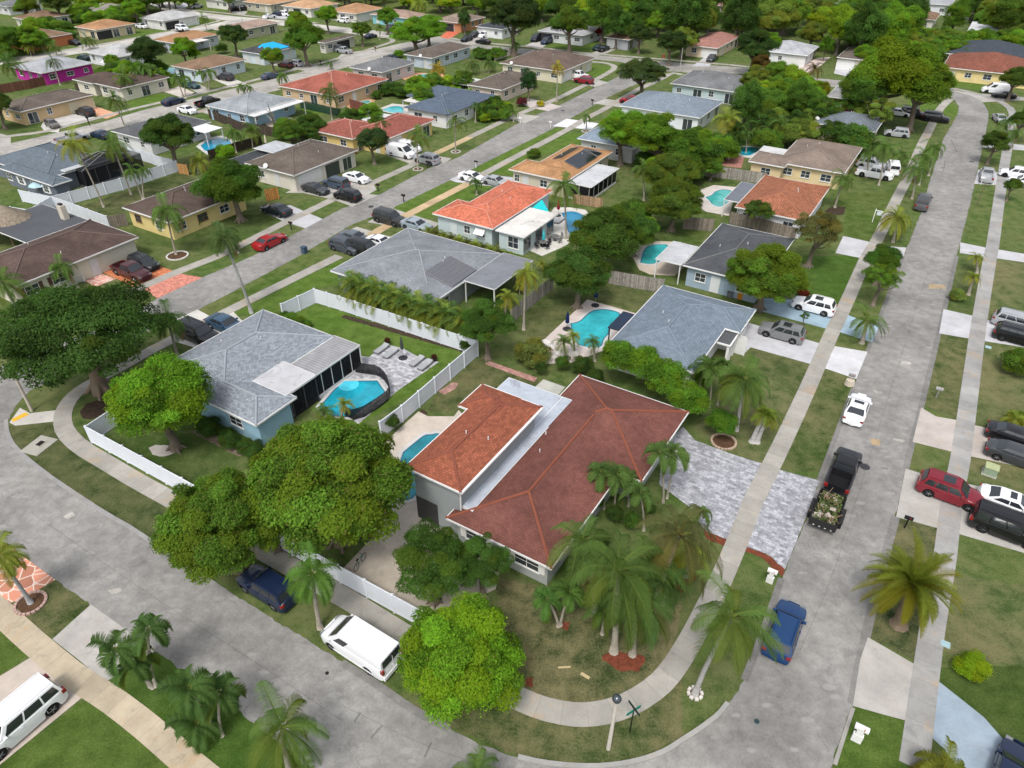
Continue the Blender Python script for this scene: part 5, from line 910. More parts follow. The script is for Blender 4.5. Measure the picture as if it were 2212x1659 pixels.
wood([(1600,250), (1700,185), (1770,215), (1900,235), (1905,255), (1790,240), (1760,258), (1895,285), (1885,295), (1720,284), (1640,286), (1575,298)], 3.0, .62, 'in the dense planting behind the pale yellow house', 'dense planting behind the pale yellow house', 3, ('dome', 'tall', 'open', 'fine', 'bush'), wt=(0, 0, 2, 4, 5))
wood([(1620,170), (1700,160), (1760,205), (1700,215), (1640,235)], 3.2, .62, 'right of the pale teal house', 'trees right of the pale teal house', 4, ('dome', 'mango'), wt=(0, 1, 3, 5))
wood([(1480,325), (1540,305), (1545,345), (1505,362), (1490,350)], 2.6, .6, 'beside the shingle pool and wooden fence', 'trees left of the pale yellow house', 5, ('dome', 'open', 'bush'), wt=(0, 2, 4))
wood([(1310,440), (1390,420), (1400,470), (1380,520), (1340,470)], 2.4, .6, 'between the green lawn and the turquoise pool', 'trees around the green back garden', 6, ('dome', 'bush'), wt=(0, 1, 2))
wood([(1380,300), (1560,280), (1570,310), (1500,335), (1490,370), (1400,345), (1390,310)], 2.8, .62, 'behind the solar panel house', 'trees behind the solar panel house', 7, ('dome', 'open', 'bush'), wt=(0, 1, 2, 4))
wood([(0,60), (85,45), (95,55), (90,75), (60,90), (0,100)], 3.2, .5, 'in the thick hedge row at the far left', 'hedge row at the far left', 8, ('bush', 'dome'), wt=(1, 3, 0)); wood([(95,55), (150,68), (155,82), (110,75)], 2.2, .5, 'behind the orange walled house', 'bushes behind the orange house', 9, ('bush',), wt=(0, 2))
wood([(160,25), (245,34), (300,40), (290,50), (200,55), (160,45)], 2.4, .45, 'in the long hedge behind the tan house', 'long hedge behind the tan house', 10, ('bush',), wt=(0, 1, 4))
wood([(330,-10), (420,-8), (370,3), (200,12), (160,0)], 4, .6, 'along the top left edge', 'trees along the top left edge', 11, wt=(1, 3, 0)); wood([(560,-25), (1060,-40), (1070,14), (960,22), (900,5), (700,-8)], 4.6, .62, 'behind the houses at the top', 'trees behind the houses at the top', 12, wt=(0, 1, 3, 2))
wood([(900,185), (950,160), (1010,160), (1020,175), (960,195), (905,205)], 2.2, .6, 'between the dark blue grey roof and the brown roofs', 'garden trees behind the dark blue grey roof', 13, ('dome', 'bush', 'open'), wt=(0, 1, 3)); wood([(830,190), (895,198), (890,206), (825,200)], 1.6, .4, 'in the clipped hedge by the round pool', 'clipped hedge by the round pool', 14, ('bush',), wt=(2,))
wood([(1030,115), (1090,118), (1080,124), (1030,122)], 1.6, .45, 'in the low hedge before the top street', 'low hedge before the top street', 15, ('bush',), wt=(0, 2)); wood([(1860,120), (1930,110), (2060,110), (2212,95), (2212,75), (2090,70), (1985,75)], 3.0, .5, 'on the rough ground at the top right', 'scrub at the top right', 16, ('bush', 'dome'), wt=(1, 5, 0))
wood([(740,245), (790,235), (840,255), (790,268), (740,262)], 2.0, .6, 'in the garden behind the red tile roofs', 'garden shrubs behind the red tile roofs', 17, ('bush', 'open', 'dome'), wt=(0, 2, 1)); wood([(600,240), (660,250), (700,270), (640,300), (600,290)], 2.2, .6, 'around the blue garden pool', 'shrubs around the garden pool', 18, ('bush', 'dome', 'open'), wt=(0, 2))
wood([(1010,185), (1090,200), (1110,218), (1040,225), (1010,205)], 1.7, .55, 'before the pinkish cream house', 'shrubs before the pinkish cream house', 19, ('bush', 'open'), wt=(0, 3, 2)); wood([(200,140), (240,120), (300,135), (340,120), (350,150), (270,165)], 2.2, .6, 'between the magenta house and the pool', 'trees between the magenta house and the pool', 20, ('dome', 'bush'), wt=(0, 1, 2))
wood([(440,905), (550,958), (548,975), (440,925)], 1.0, .45, 'in the low hedge along the pale blue wall', 'low hedge along the pale blue wall', 21, ('bush',), wt=(2, 4)); wood([(606,672), (662,688), (662,698), (612,690)], .9, .45, 'by the white fence', 'bushes inside the white fence', 22, ('bush',), wt=(0,))
wood([(1840,480), (1850,495), (1830,500)], 1., .5, 'x', 'x', 23, ('bush',)) if False else None
wood([(1838,40), (1955,15), (1975,90), (1850,105)], 4.6, .5, 'in the tall belt left of the brown roofed house', 'tall tree belt at the top right', 24, wt=(0, 1, 2)); wood([(1975,60), (2060,62), (2060,75), (1975,80)], 2.6, .5, 'before the brown roofed house', 'small trees before the brown roofed house', 25, ('bush', 'dome'), wt=(0, 1, 3)); wood([(2090,5), (2212,0), (2212,60), (2150,62)], 4.0, .5, 'in the top right corner', 'trees in the top right corner', 26, wt=(0, 2, 5)); wood([(1870,-25), (1975,-25), (1975,5), (1880,10)], 4.0, .6, 'before the long white house', 'trees before the long white house', 27, wt=(0, 1, 3))
# --- palms
def palm_mesh(name, seed, nf, L, ll, up=(.2, 1.2), droop=1.1, pairs=26, wind=(0, 0), yel=.15, dead=.06, lw=.045, vee=.35, hang=.5, stem=True, base=0.):
    rng = random.Random(seed); V = []; Fc = []; Tn = []; wv = Vector((wind[0], wind[1], 0))
    def quad(a, b, c, d, t):
        i = len(V); V.extend([a, b, c, d]); Fc.append((i, i+1, i+2, i+3)); Tn.append(t)
    for f in range(nf):
        az = f*2.39996+rng.uniform(-.25, .25); el = up[0]+(up[1]-up[0])*(f/nf)+rng.uniform(-.12, .12); ln = L*rng.uniform(.68, 1.1)
        tone = rng.uniform(.3, .75); old = f < nf*dead; yl = rng.random() < yel*2*(1-f/nf)*2*(1-f/nf)
        d = Vector((math.cos(az)*math.cos(el), math.sin(az)*math.cos(el), math.sin(el))); p = Vector((0, 0, base)); ns = 9; st = ln/ns; path = [p.copy()]; dirs = [d.copy()]
        for k in range(ns):
            d = (d+Vector((0, 0, -droop*.16*(1+k*.12)))+wv*.10).normalized(); p = p+d*st; path.append(p.copy()); dirs.append(d.copy())
        t = (tone, .8 if yl else rng.uniform(0, .25), .75 if old else 0)
        side0 = Vector((-math.sin(az), math.cos(az), 0))
        for k in range(ns):
            w0 = .05*L/4*(1-k/ns)+.012; w1 = .05*L/4*(1-(k+1)/ns)+.012; quad(path[k]-side0*w0, path[k]+side0*w0, path[k+1]+side0*w1, path[k+1]-side0*w1, (min(1, tone+.3), .6, .1))
        for j in range(pairs):
            s = .10+.90*(j+.5)/pairs; kk = min(ns-1, int(s*ns)); fr = s*ns-kk; c = path[kk].lerp(path[kk+1], fr); dd = dirs[kk]
            sd = dd.cross(Vector((0, 0, 1))); sd = sd.normalized() if sd.length > .05 else side0; upv = sd.cross(dd)
            le = ll*(math.sin(math.pi*min(1, s*.93+.09))**.6)*rng.uniform(.85, 1.1)
            for sg in (-1, 1):
                q = (sd*sg*.85+dd*(.35+.5*s)+upv*vee*.6+wv*.5).normalized(); mid = c+q*le*.5; e = mid+(q+Vector((0, 0, -hang))).normalized()*le*.5; wd = dd*lw*(.7+.3*le/ll)
                tt = (min(1, max(0, tone+rng.uniform(-.15, .15))), t[1], t[2] if t[2] else (rng.uniform(.0, .3) if s > .9 and yl else 0)); quad(c-wd, c+wd, mid+wd, mid-wd, tt); quad(mid-wd, mid+wd, e+wd*.25, e-wd*.25, tt)
    me = bpy.data.meshes.new(name); me.from_pydata([tuple(v) for v in V], [], Fc); ca = me.color_attributes.new('tint', 'FLOAT_COLOR', 'POINT')
    ca.data.foreach_set('color', np.repeat(np.array([(*t, 1) for t in Tn]), 4, axis=0).reshape(-1)); me.materials.append(M['palm']); me.update(); return me
WD = (.75, -.45)
PM = {'coco': [palm_mesh('palm_crown', s, 16, 3.9, .95, (-.35, 1.25), 1.25, 48, WD, .22, .05, .022, .1, 1.0) for s in (1, 2)],
      'big': [palm_mesh('big_palm_crown', s, 18, 5.0, 1.1, (-.3, 1.3), 1.4, 70, (.8, -.3), .22, .06, .018, .1, 1.2) for s in (3, 4)],
      'queen': [palm_mesh('queen_palm_crown', s, 16, 3.2, .85, (-.1, 1.25), 1.5, 48, (.25, -.2), .2, .03, .022, .5, 1.1) for s in (5,)],
      'xmas': [palm_mesh('small_palm_crown', s, 10, 2.0, .55, (.1, 1.2), 1.6, 34, (.2, -.2), .08, 0, .028, .6, .55) for s in (6, 7)],
      'date': [palm_mesh('date_palm_crown', 8, 64, 3.7, .50, (-.35, 1.35), .75, 56, (0, 0), .42, .03, .02, .8, .25)],
      'areca': [palm_mesh('areca_crown', s, 16, 2.2, .5, (.25, 1.35), 1.3, 20, (.1, -.1), .45, .05, .03, .5, .5) for s in (9, 10)],
      'robust': [palm_mesh('feather_palm_crown', 12, 20, 3.0, .7, (-.2, 1.2), 1.3, 26, (.5, -.4), .5, .05, .04, .3, .8)]}
PG = (.056, .102, .024); PY = (.12, .155, .026); PD = (.040, .078, .020)
def palm(kind, crown_p, base_p, col, label, s=1., tr=.14, multi=None, name='palm_tree', group=None, tone=(.3,.27,.22)):
    """crown centre and trunk base as 2212-frame pixels; trunk height follows from the two"""
    b = G(base_p); best = (1e9, 3)
    for k in range(10, 150):
        hgt = k*.1; c = G(crown_p, hgt); dd = math.hypot(c[0]-b[0], c[1]-b[1])
        if dd+hgt*.02 < best[0]: best = (dd+hgt*.02, hgt)
    hgt = best[1]; c = G(crown_p, hgt); off = Vector((c[0]-b[0], c[1]-b[1], hgt)); _tc[0] += 1
    root = empty(name, b, label, 'palm tree' if name == 'palm_tree' else 'plant', 0, group); m = MB(); path = [Vector((off[0]*t**1.5, off[1]*t**1.5, hgt*t)) for t in (0, .12, .3, .5, .7, .88, 1)]
    m.tube(path, [tr*1.7, tr*1.15, tr, tr*.92, tr*.86, tr*.8, tr*.9], 8); build(m, 'trunk', M['pbark'], root, tone, smooth=True)
    o = link('crown', PM[kind][_tc[0] % len(PM[kind])], root, tuple(off), color=col, scale=(s,)*3); o.rotation_euler = (random.uniform(.0, .22), random.uniform(.0, .28), random.choice((0, .35, -.35, .7)))
    return root
palm('big', T('b2',1790,380), T('b2',1765,905), PG, 'very large windblown coconut palm at the centre of the corner garden', 1.0, .2)
palm('coco', T('b2',1915,560), T('b2',1885,925), PD, 'dark coconut palm behind the largest one in the corner garden', 1.0, .17)
palm('big', T('b2',2190,150), T('b2',2010,680), (.07,.08,.03), 'tall leaning palm with brown hanging frond near the paver driveway', .9, .18)
palm('big', T('b2',1560,190), T('b2',1640,640), PG, 'windblown palm against the lower roof corner of the red roof', .75, .15)
palm('xmas', T('b2',1330,560), T('b2',1405,740), (.045,.1,.02), 'small feather palm in a mulch ring before the grey wall', .9, .1); palm('xmas', T('b2',1480,520), T('b2',1420,735), (.05,.1,.02), 'second small feather palm by the grey wall', .85, .1)
palm('xmas', T('b1',1680,1400), T('b1',1700,1640), (.05,.09,.022), 'slender palm in front of the red roof, left of two', 1.0, .08); palm('xmas', T('b1',1790,1420), T('b1',1765,1655), (.05,.09,.022), 'slender palm in front of the red roof, right of two', 1.0, .08)
palm('xmas', T('b1',2060,1270), T('b1',2085,1600), (.05,.09,.022), 'slender palm at the left edge of the paver driveway', 1.0, .08); palm('xmas', T('b1',2165,1280), T('b1',2110,1570), (.05,.09,.022), 'tall slender palm leaning over the paver driveway', 1.0, .08); palm('xmas', T('b1',1935,1530), T('b2',1960,120), (.05,.09,.022), 'lower slender palm among the garden palms', 1.0, .08); palm('xmas', T('c2',120,0), T('c2',60,150), (.05,.085,.022), 'slender palm overhanging the paver driveway edge', .8, .09)
palm('coco', T('c2',320,680), T('c2',80,1180), PG, 'leaning coconut palm beside the driving blue car', .95, .15, tone=(.34,.33,.32))
palm('date', T('c2',1480,470), T('c2',1400,730), (.09,.115,.014), 'stocky date palm with yellow lower fronds on the right verge', 1.02, .38, tone=(.2,.15,.1)); palm('robust', T('c2',1690,1670), T('c2',1690,1800), (.09,.11,.016), 'palm crown cut by the bottom edge near the blue driveway', .8, .2)
palm('queen', T('a2',2020,400), T('a2',2075,750), (.05,.105,.018), 'queen palm with hanging fronds in front of the white van', .85, .15)
for k, (c, b, l) in enumerate([((960,755),(1012,1130),'tallest crown over the street'), ((745,885),(975,1132),'crown leaning left'), ((855,965),(990,1140),'lowest crown')]): palm('xmas', T('a2',*c), T('a2',*b), PD, 'dark feather palm of the clump by the driveway, '+l,   1.0, .09, group='palm clump beside the concrete driveway', tone=(.4,.36,.3))
for k, (c, b, l) in enumerate([((1230,1140),(1415,1462),'left crown'), ((1420,1165),(1440,1450),'right crown'), ((1275,1370),(1275,1500),'short one below')]): palm('xmas', T('a2',*c), T('a2',*b), PD, 'dark feather palm of the clump on the lower lawn, '+l,   1.08, .09, group='palm clump on the lower lawn', tone=(.4,.36,.3))
palm('coco', T('a2',1830,1400), T('a2',1880,1700), PG, 'coconut palm at the bottom edge by the kerb', .85, .16); palm('coco', T('b2',870,1690), T('b2',870,1860), PG, 'palm top cut by the bottom edge', .6, .14); palm('robust', T('a2',-10,290), T('a2',200,590), PY, 'thin palm in a brick ring at the left edge', .8, .13, tone=(.3,.3,.3))
palm('queen', (483,517), (543,676), (.04,.065,.02), 'tall utility like palm rising before the middle street', .8, .16, tone=(.32,.32,.31)); palm('queen', T('a1',1085,410), T('a1',1155,655), (.04,.08,.02), 'palm in front of the pale blue house', .9, .14); palm('coco', T('a1',20,170), T('a1',140,415), PG, 'palm in a white stone ring at the left', .85, .17, tone=(.35,.34,.32)); palm('queen', T('a1',390,70), T('a1',505,205), PG, 'palm before the cream house fence', .75, .12)
palm('coco', T('b1',1195,110), T('b1',1182,478), PY, 'coconut palm rising from the lawn by the wooden fence', .62, .13); palm('robust', T('c1',400,800), T('c1',345,1130), PG, 'coconut palm with pale trunk on the lawn by the slate roof', 1.25, .16, tone=(.36,.35,.33))
palm('areca', T('c1',530,1030), T('c1',450,1205), (.08,.12,.016), 'short twin trunk palm beside the sidewalk', .85, .2, tone=(.42,.41,.4)); palm('areca', T('c1',560,1040), T('c1',480,1208), (.08,.12,.016), 'short twin trunk palm beside the sidewalk, right trunk', .8, .2, tone=(.42,.41,.4))
palm('xmas', T('c1',190,730), T('c1',172,980), (.05,.09,.02), 'thin palm near the slate roofed house corner', 1.1, .07); palm('xmas', T('c1',270,700), T('c1',225,965), (.05,.09,.02), 'second thin palm near the slate roofed house', 1.1, .07); palm('coco', T('c1',130,720), T('c1',100,900), PD, 'dark palm against the slate roofed house wall', .6, .12)
palm('coco', T('c1',1195,420), T('c1',1160,565), PG, 'short coconut palm between the two pale driveways', .72, .2); palm('areca', T('c1',1880,140), T('c1',1850,250), PY, 'small yellowing palm on the right verge', .8, .16); palm('areca', T('c1',1900,10), T('c1',1905,110), PY, 'small palm on the right verge, farther one', .7, .14)
palm('areca', T('c1',2150,1060), T('c1',2150,1110), PY, 'low golden palm by the parked dark cars', .8, .2, name='shrub')
palm('robust', T('c0',1385,1410), T('c0',1362,1570), PY, 'yellow green palm on the verge beside the white sign', 1.15, .16)
for c, b, l, s in [((1510,1100),(1485,1290),'nearest of the verge row by the right street', .9), ((1560,1020),(1530,1200),'second of the verge row by the right street', .9), ((1630,960),(1592,1140),'third of the verge row by the right street', .85), ((1040,1160),(985,1345),'with pale trunk before the tile roofed house', .85), ((1310,960),(1270,1200),'in front of the parked white cars', .95), ((1200,1000),(1190,1150),'left of the parked white cars', .6), ((1420,1000),(1400,1080),'behind the parked white cars', .8), ((2030,880),(2020,985),'left one on the far right verge', .8), ((2145,860),(2132,965),'right one on the far right verge', .8), ((2090,790),(2100,880),'behind the two on the far right verge', .7)]:
    palm('queen', T('c0',*c), T('c0',*b), PG, 'feathery palm '+l, s, .13, group='street palms along the right street')
for t_, c, b, k, cl, s, l in [('b0',(1440,1200),(1455,1550),'coco',PG,.95,'coconut palm towering over the flat white patio roof'), ('b0',(740,780),(740,985),'coco',PG,.75,'palm on the verge before the dark blue grey roof'), ('b0',(490,870),(497,1098),'coco',PG,.85,'coconut palm next to the silver car and white van'), ('b0',(265,800),(290,940),'coco',PD,.6,'palm before the red tile roof'),
    ('b0',(1400,430),(1395,662),'coco',(.16,.15,.02),.72,'yellow coconut palm on the middle street verge'), ('b0',(872,680),(870,792),'xmas',PD,.9,'small palm before the white garage wall'), ('b0',(1117,725),(1116,790),'xmas',(.06,.11,.02),.85,'small palm by the red paver driveway'), ('b0',(1588,755),(1587,852),'xmas',PG,.8,'small palm in a ring on the white driveway'), ('b0',(872,1175),(878,1262),'xmas',PD,.85,'small palm behind the two white sedans'),
    ('b0',(622,440),(628,550),'robust',(.17,.14,.02),1.,'yellowing palm beside the small round pool'), ('b0',(1130,285),(1125,362),'xmas',PG,1.1,'small palms on the top street verge'), ('b0',(850,410),(850,480),'coco',PD,.8,'dark palm behind the pale blue grey house'), ('b0',(955,400),(955,470),'coco',PD,.8,'dark palm before the chocolate brown roof'), ('b0',(720,700),(730,800),'tall',None,0,''),
    ('a0',(800,500),(790,640),'coco',PG,.85,'tall windblown palm at the left street, upper one'), ('a0',(735,640),(808,820),'coco',PD,.8,'windblown palm leaning over the left street'), ('a0',(340,395),(390,552),'coco',PD,.65,'palm before the magenta house'), ('a0',(45,400),(130,560),'coco',PD,1.0,'big dark palm at the left edge'), ('a0',(565,255),(590,320),'coco',PD,.8,'palm beside the dark car at the orange house'), ('a0',(260,275),(290,350),'coco',PD,.7,'palm in front of the orange house, left'), ('a0',(350,300),(370,360),'coco',PG,.6,'palm in front of the orange house, right'), ('a0',(180,295),(205,365),'robust',PY,.7,'small yellowish palm at the orange house corner'),
    ('a0',(475,930),(672,1342),'coco',PY,.8,'leaning thin palm over the white fence'), ('a0',(725,935),(850,1260),'coco',PG,.8,'palm leaning across the pool cage'), ('a0',(1295,1050),(1285,1120),'areca',PY,1.2,'golden palm clump beside the white fence end'), ('a0',(850,1110),(925,1290),'queen',PG,.55,'short palm of the clump inside the white fence, left'), ('a0',(925,1100),(935,1292),'queen',PG,.5,'short palm of the clump inside the white fence, right'), ('a0',(1075,1370),(1142,1650),'queen',PG,.95,'palm in front of the yellow house'), ('a0',(1265,1390),(1275,1460),'xmas',PG,1.1,'small palm against the yellow house wall'), ('a0',(1450,1520),(1545,1640),'queen',(.03,.06,.02),.8,'drooping dark palm on the lawn by the red car'),
    ('a0',(1315,115),(1342,200),'coco',PG,.65,'palm on the lawn of the far crossing'), ('a0',(925,430),(965,590),'xmas',PG,1.3,'slender palm of the trio before the cream house, left'), ('a0',(975,440),(985,590),'xmas',PG,1.3,'slender palm of the trio before the cream house, middle'), ('a0',(880,460),(950,590),'xmas',PG,1.2,'slender palm of the trio before the cream house, right'), ('a0',(1300,470),(1345,592),'xmas',PG,1.,'driveway palm left of the white and blue house garage'), ('a0',(1360,465),(1355,592),'xmas',PG,1.,'driveway palm right of the white and blue house garage'), ('a0',(1140,505),(1190,630),'xmas',PG,1.1,'palm leaning over the pale driveway'), ('a0',(1195,505),(1205,630),'xmas',PG,1.,'upright palm at the pale driveway'),
    ('a0',(1560,560),(1582,618),'xmas',PG,.8,'verge palm on the left street, left of two'), ('a0',(1608,565),(1603,612),'xmas',PG,.75,'verge palm on the left street, right of two'), ('a0',(1825,490),(1828,552),'xmas',PG,1.,'verge palm by the blue grey sedan'), ('a0',(2130,590),(2152,775),'coco',PD,.8,'dark palm in front of the orange red roof'), ('a0',(1510,860),(1532,990),'queen',PG,.7,'garden palm beside the round edged pool'), ('a0',(1630,850),(1640,965),'areca',PG,1.3,'bushy palm clump by the dark garden fence'), ('a0',(2135,410),(2142,452),'xmas',PG,.7,'tiny palm on the verge by the grey pickup'),
    ('b0',(110,170),(110,270),'areca',PG,1.6,'broad palm clump on the grassy bend, left'), ('b0',(250,180),(250,260),'areca',PG,1.1,'palm clump on the grassy bend, right'), ('b0',(500,20),(510,130),'queen',PY,1.5,'very tall palm with hanging fronds at the top'), ('c0',(450,510),(460,640),'coco',PG,.95,'coconut palm beside the pale teal house'), ('c0',(295,780),(280,950),'areca',PY,2.0,'tall brownish palm clump beside the pink patio'), ('c0',(490,830),(475,940),'coco',PG,.6,'palm between the pool and the dense planting'), ('c0',(640,810),(640,950),'areca',PG,1.5,'palm clump with pale stems behind the pale yellow house'), ('c0',(410,860),(410,990),'queen',PG,.6,'slim palm beside the kidney pool of the pale yellow house'),
    ('c0',(620,120),(615,230),'coco',PY,.7,'coconut palm rising from the wood'), ('b0',(1990,60),(2000,120),'coco',(.07,.1,.07),1.,'silvery palm in the wood'), ('b0',(1950,1090),(1960,1300),'coco',PG,.75,'coconut palm beside the tall mango pair'), ('c0',(850,450),(840,540),'areca',(.06,.05,.02),1.6,'brownish palm clump before the worn roof'),
    ('b1',(1500,520),(1510,640),'areca',PY,.7,'small palm between the kidney pool and the hedge, left'), ('b1',(1440,560),(1450,680),'areca',PG,.8,'small palm at the white boulders'), ('b1',(1630,560),(1640,680),'areca',PG,.7,'small palm between the kidney pool and the hedge, right'), ('b1',(20,960),(0,1060),'areca',PY,.6,'small palm beside the fenced pool'), ('a1',(2100,1010),(2100,1080),'areca',PG,.7,'small palm at the pool fence corner'), ('b1',(1080,270),(1060,400),'areca',PY,.9,'golden palm at the wooden fence')]:
    if k != 'tall': palm(k, T(t_,*c), T(t_,*b), cl, l, s*(1.15 if t_ == 'a0' else 1.0), .12)
palm('coco', T('b2',1990,330), T('b2',1930,690), PG, 'windblown palm between the largest one and the leaning one', .85, .14); palm('queen', T('b2',2120,430), T('b2',2080,600), PD, 'dark feathery palm near the sidewalk of the corner garden', .8, .12); palm('coco', T('b2',1700,640), T('b2',1690,790), (.05,.1,.022), 'low young palm under the largest one', .55, .1)
palm('xmas', T('b1',1850,1420), T('b1',1860,1620), (.05,.09,.022), 'third slender palm in front of the red roof', 1.0, .08); palm('coco', T('c2',40,260), T('c2',20,420), PY, 'yellowing palm beside the sidewalk and mulch strip', .7, .13)
# rows of areca palms used as screens
for k in range(22):
    t = k/21; p = (755+t*245+random.uniform(-4, 4), 657+t*82-(k % 2)*9)
    palm('areca', (p[0], p[1]-40), (p[0], p[1]), [PG, PY, (.085,.13,.024), PD][k % 4], ORD(k, 22)+' golden cane palm in the row behind the white fence', 1.35, .05, group='cane palm row behind the white fence')
for k in range(11):
    t = k/10; p = (925+t*170, 500+t*52); palm('areca', (p[0], p[1]), (p[0], p[1]+16), [PY, (.06,.07,.02)][k % 2], ORD(k, 11)+' cane palm in the row beside the coral roofed house', .75, .05, group='cane palm row by the coral roofed house')
for k in range(5):
    t = k/4; p = (1075+t*95, 665-t*95); palm('areca', p, (p[0], p[1]+18), PY, ORD(k, 5)+' golden cane palm along the wooden fence', .55, .05, group='cane palms along the wooden fence')
for k in range(16):
    t = k/15; p = (1690+t*210, 285+t*25+random.uniform(-4, 8)); palm('areca', p, (p[0], p[1]+25), [PG, (.05,.065,.02), PD][k % 3], ORD(k, 16)+' cane palm in the screen behind the brown hip roof', 1.15, .06, group='cane palm screen behind the brown hip roof')
# ------------------------------------------------------------------ vehicles
def interp(x, P):
    if x <= P[0][0]: return P[0][1]
    for a, b in zip(P, P[1:]):
        if x <= b[0]: t = (x-a[0])/(b[0]-a[0]); return a[1]+(b[1]-a[1])*t
    return P[-1][1]
CAR = {  # length, width, wheel radius, wheel x front/rear, belt profile (x, z), cabin: base front/rear, roof front/rear, roof z, sill z
 'sedan': dict(L=4.75, W=1.84, wr=.33, wf=1.42, wb=-1.38, belt=[(-2.37,.78),(-2.3,.95),(-2.0,1.04),(-1.6,1.05),(-.2,.98),(.95,.97),(1.3,.92),(2.1,.76),(2.3,.62),(2.37,.5)], cab=(1.10,-1.75,.30,-.95,1.44), sides=[(.10,.47),(.50,.90)]),
 'suv': dict(L=4.70, W=1.90, wr=.37, wf=1.42, wb=-1.38, belt=[(-2.35,.7),(-2.3,1.0),(-2.2,1.08),(-.2,1.06),(1.0,1.06),(1.4,1.03),(2.1,.90),(2.28,.75),(2.35,.55)], cab=(1.12,-2.22,.42,-1.85,1.70), sides=[(.08,.36),(.39,.68),(.71,.93)]),
 'bigsuv': dict(L=5.1, W=2.02, wr=.40, wf=1.55, wb=-1.5, belt=[(-2.55,.75),(-2.5,1.1),(-2.4,1.18),(1.2,1.14),(1.6,1.12),(2.3,1.02),(2.48,.85),(2.55,.6)], cab=(1.30,-2.45,.70,-2.25,1.90), sides=[(.08,.36),(.39,.68),(.71,.95)]),
 'van': dict(L=5.55, W=2.06, wr=.36, wf=1.75, wb=-1.45, belt=[(-2.78,.8),(-2.74,1.2),(-2.6,1.28),(1.3,1.22),(1.9,1.18),(2.5,.98),(2.7,.78),(2.78,.55)], cab=(2.0,-2.70,1.05,-2.62,2.08), sides=[(.10,.30)]),
 'pickup': dict(L=5.7, W=2.02, wr=.41, wf=1.85, wb=-1.75, belt=[(-2.85,.8),(-2.82,1.16),(-.7,1.16),(-.6,1.16),(1.2,1.14),(1.55,1.13),(2.55,1.02),(2.78,.85),(2.85,.6)], cab=(1.42,-.78,.72,-.58,1.88), sides=[(.10,.50),(.55,.94)], bed=True),
}
CM = {}
def car_meshes(kind, lod=0):
    if (kind, lod) in CM: return CM[(kind, lod)]
    c = CAR[kind]; L, W = c['L'], c['W']; hl = L/2; m = MB(); n = 46 if lod == 0 else 26
    xs = [-hl+L*(i/n) for i in range(n+1)]
    def hw(x):
        f = max(0, (x-(hl-.75))/.75); r = max(0, ((-hl+.55)-x)/.55); return W/2*(1-.20*f**2.2-.13*r**2.4)
    def zb(x):
        z = .24
        for wx in (c['wf'], c['wb']):
            d = abs(x-wx); R = c['wr']+.07
            if d < R: z = max(z, math.sqrt(R*R-d*d)+c['wr'])
        e = max(0, abs(x)-(hl-.35))/.35; return z+.16*e*e if z < .5 else z
    rings = []; bed = c.get('bed')
    for x in xs:
        b = interp(x, c['belt']); w = hw(x); z0 = min(zb(x), b-.05); zm = max(z0+.02, .62 if b > .7 else (z0+b)/2); zm = min(zm, b-.02); pts_ = []
        dk = -.55 if (bed and -hl+.14 < x < -.85) else 0.0
        half = [(0, .22), (w*.86, max(.22, z0-.02)), (w*.97, z0), (w, zm), (w*.985, (zm+b)/2+.02), (w*.955, b-.03), (w*.90, b), (w*.80, b+(.0 if dk else .012)), (w*.79, b+dk+(.02 if not dk else 0)), (w*.4, b+dk+(.035 if not dk else 0)), (0, b+dk+(.045 if not dk else 0))]
        rings.append([(x, y, z) for y, z in half]+[(x, -y, z) for y, z in half[-2:0:-1]])
    k = len(rings[0]); i0 = 0
    for r in rings: m.v += r
    for i in range(n):
        for j in range(k):
            j2 = (j+1) % k; m.f.append((i*k+j, (i+1)*k+j, (i+1)*k+j2, i*k+j2)); mid = (xs[i]+xs[i+1])/2
            m.m.append(1 if (j in (0, 1, k-1, k-2)) or (bed and -hl+.14 < mid < -.85 and j in (8, 9, 10, 11)) else 0)
    m.f.append(tuple(range(k))); m.m.append(0); m.f.append(tuple(n*k+j for j in reversed(range(k)))); m.m.append(1)
    # greenhouse shell
    bf, br_, rf, rr, rz = c['cab']; wb_ = W/2*.92; wr_ = W/2*(.74 if kind != 'van' else .84)
    def shell(s, t, y=1):      # s 0..1 front to rear, t 0..1 belt to roof
        xb = bf+(br_-bf)*s; xr = rf+(rr-rf)*s; zb_ = interp(xb, c['belt'])-.02; tt = t; zz = zb_+(rz-.05-zb_)*tt; bow = .03*math.sin(math.pi*tt)
        return Vector((xb+(xr-xb)*tt, y*(wb_+(wr_-wb_)*tt+bow), zz))
    S = 10; Tn = 4; g0 = len(m.v)
    for i in range(S+1):
        for j in range(Tn+1): m.v.append(tuple(shell(i/S, j/Tn, 1)))
    for i in range(S+1):
        for j in range(Tn+1): m.v.append(tuple(shell(i/S, j/Tn, -1)))
    q = (S+1)*(Tn+1); ix = lambda i, j, o=0: g0+o+i*(Tn+1)+j
    for i in range(S):
        for j in range(Tn):
            m.f.append((ix(i,j), ix(i,j+1), ix(i+1,j+1), ix(i+1,j))); m.m.append(0); m.f.append((ix(i,j,q), ix(i+1,j,q), ix(i+1,j+1,q), ix(i,j+1,q))); m.m.append(0)
    for j in range(Tn): m.f.append((ix(0,j), ix(0,j,q), ix(0,j+1,q), ix(0,j+1))); m.m.append(0); m.f.append((ix(S,j), ix(S,j+1), ix(S,j+1,q), ix(S,j,q))); m.m.append(0)
    # crowned roof
    r0 = len(m.v); RY = 6
    for i in range(S+1):
        for j in range(RY+1):
            a = shell(i/S, 1, 1); y = a.y*(1-2*j/RY); e = min(i, S-i)/S; m.v.append((a.x, y, a.z+.055*(1-(y/a.y)**2)*min(1, e*5+.15)+.0))
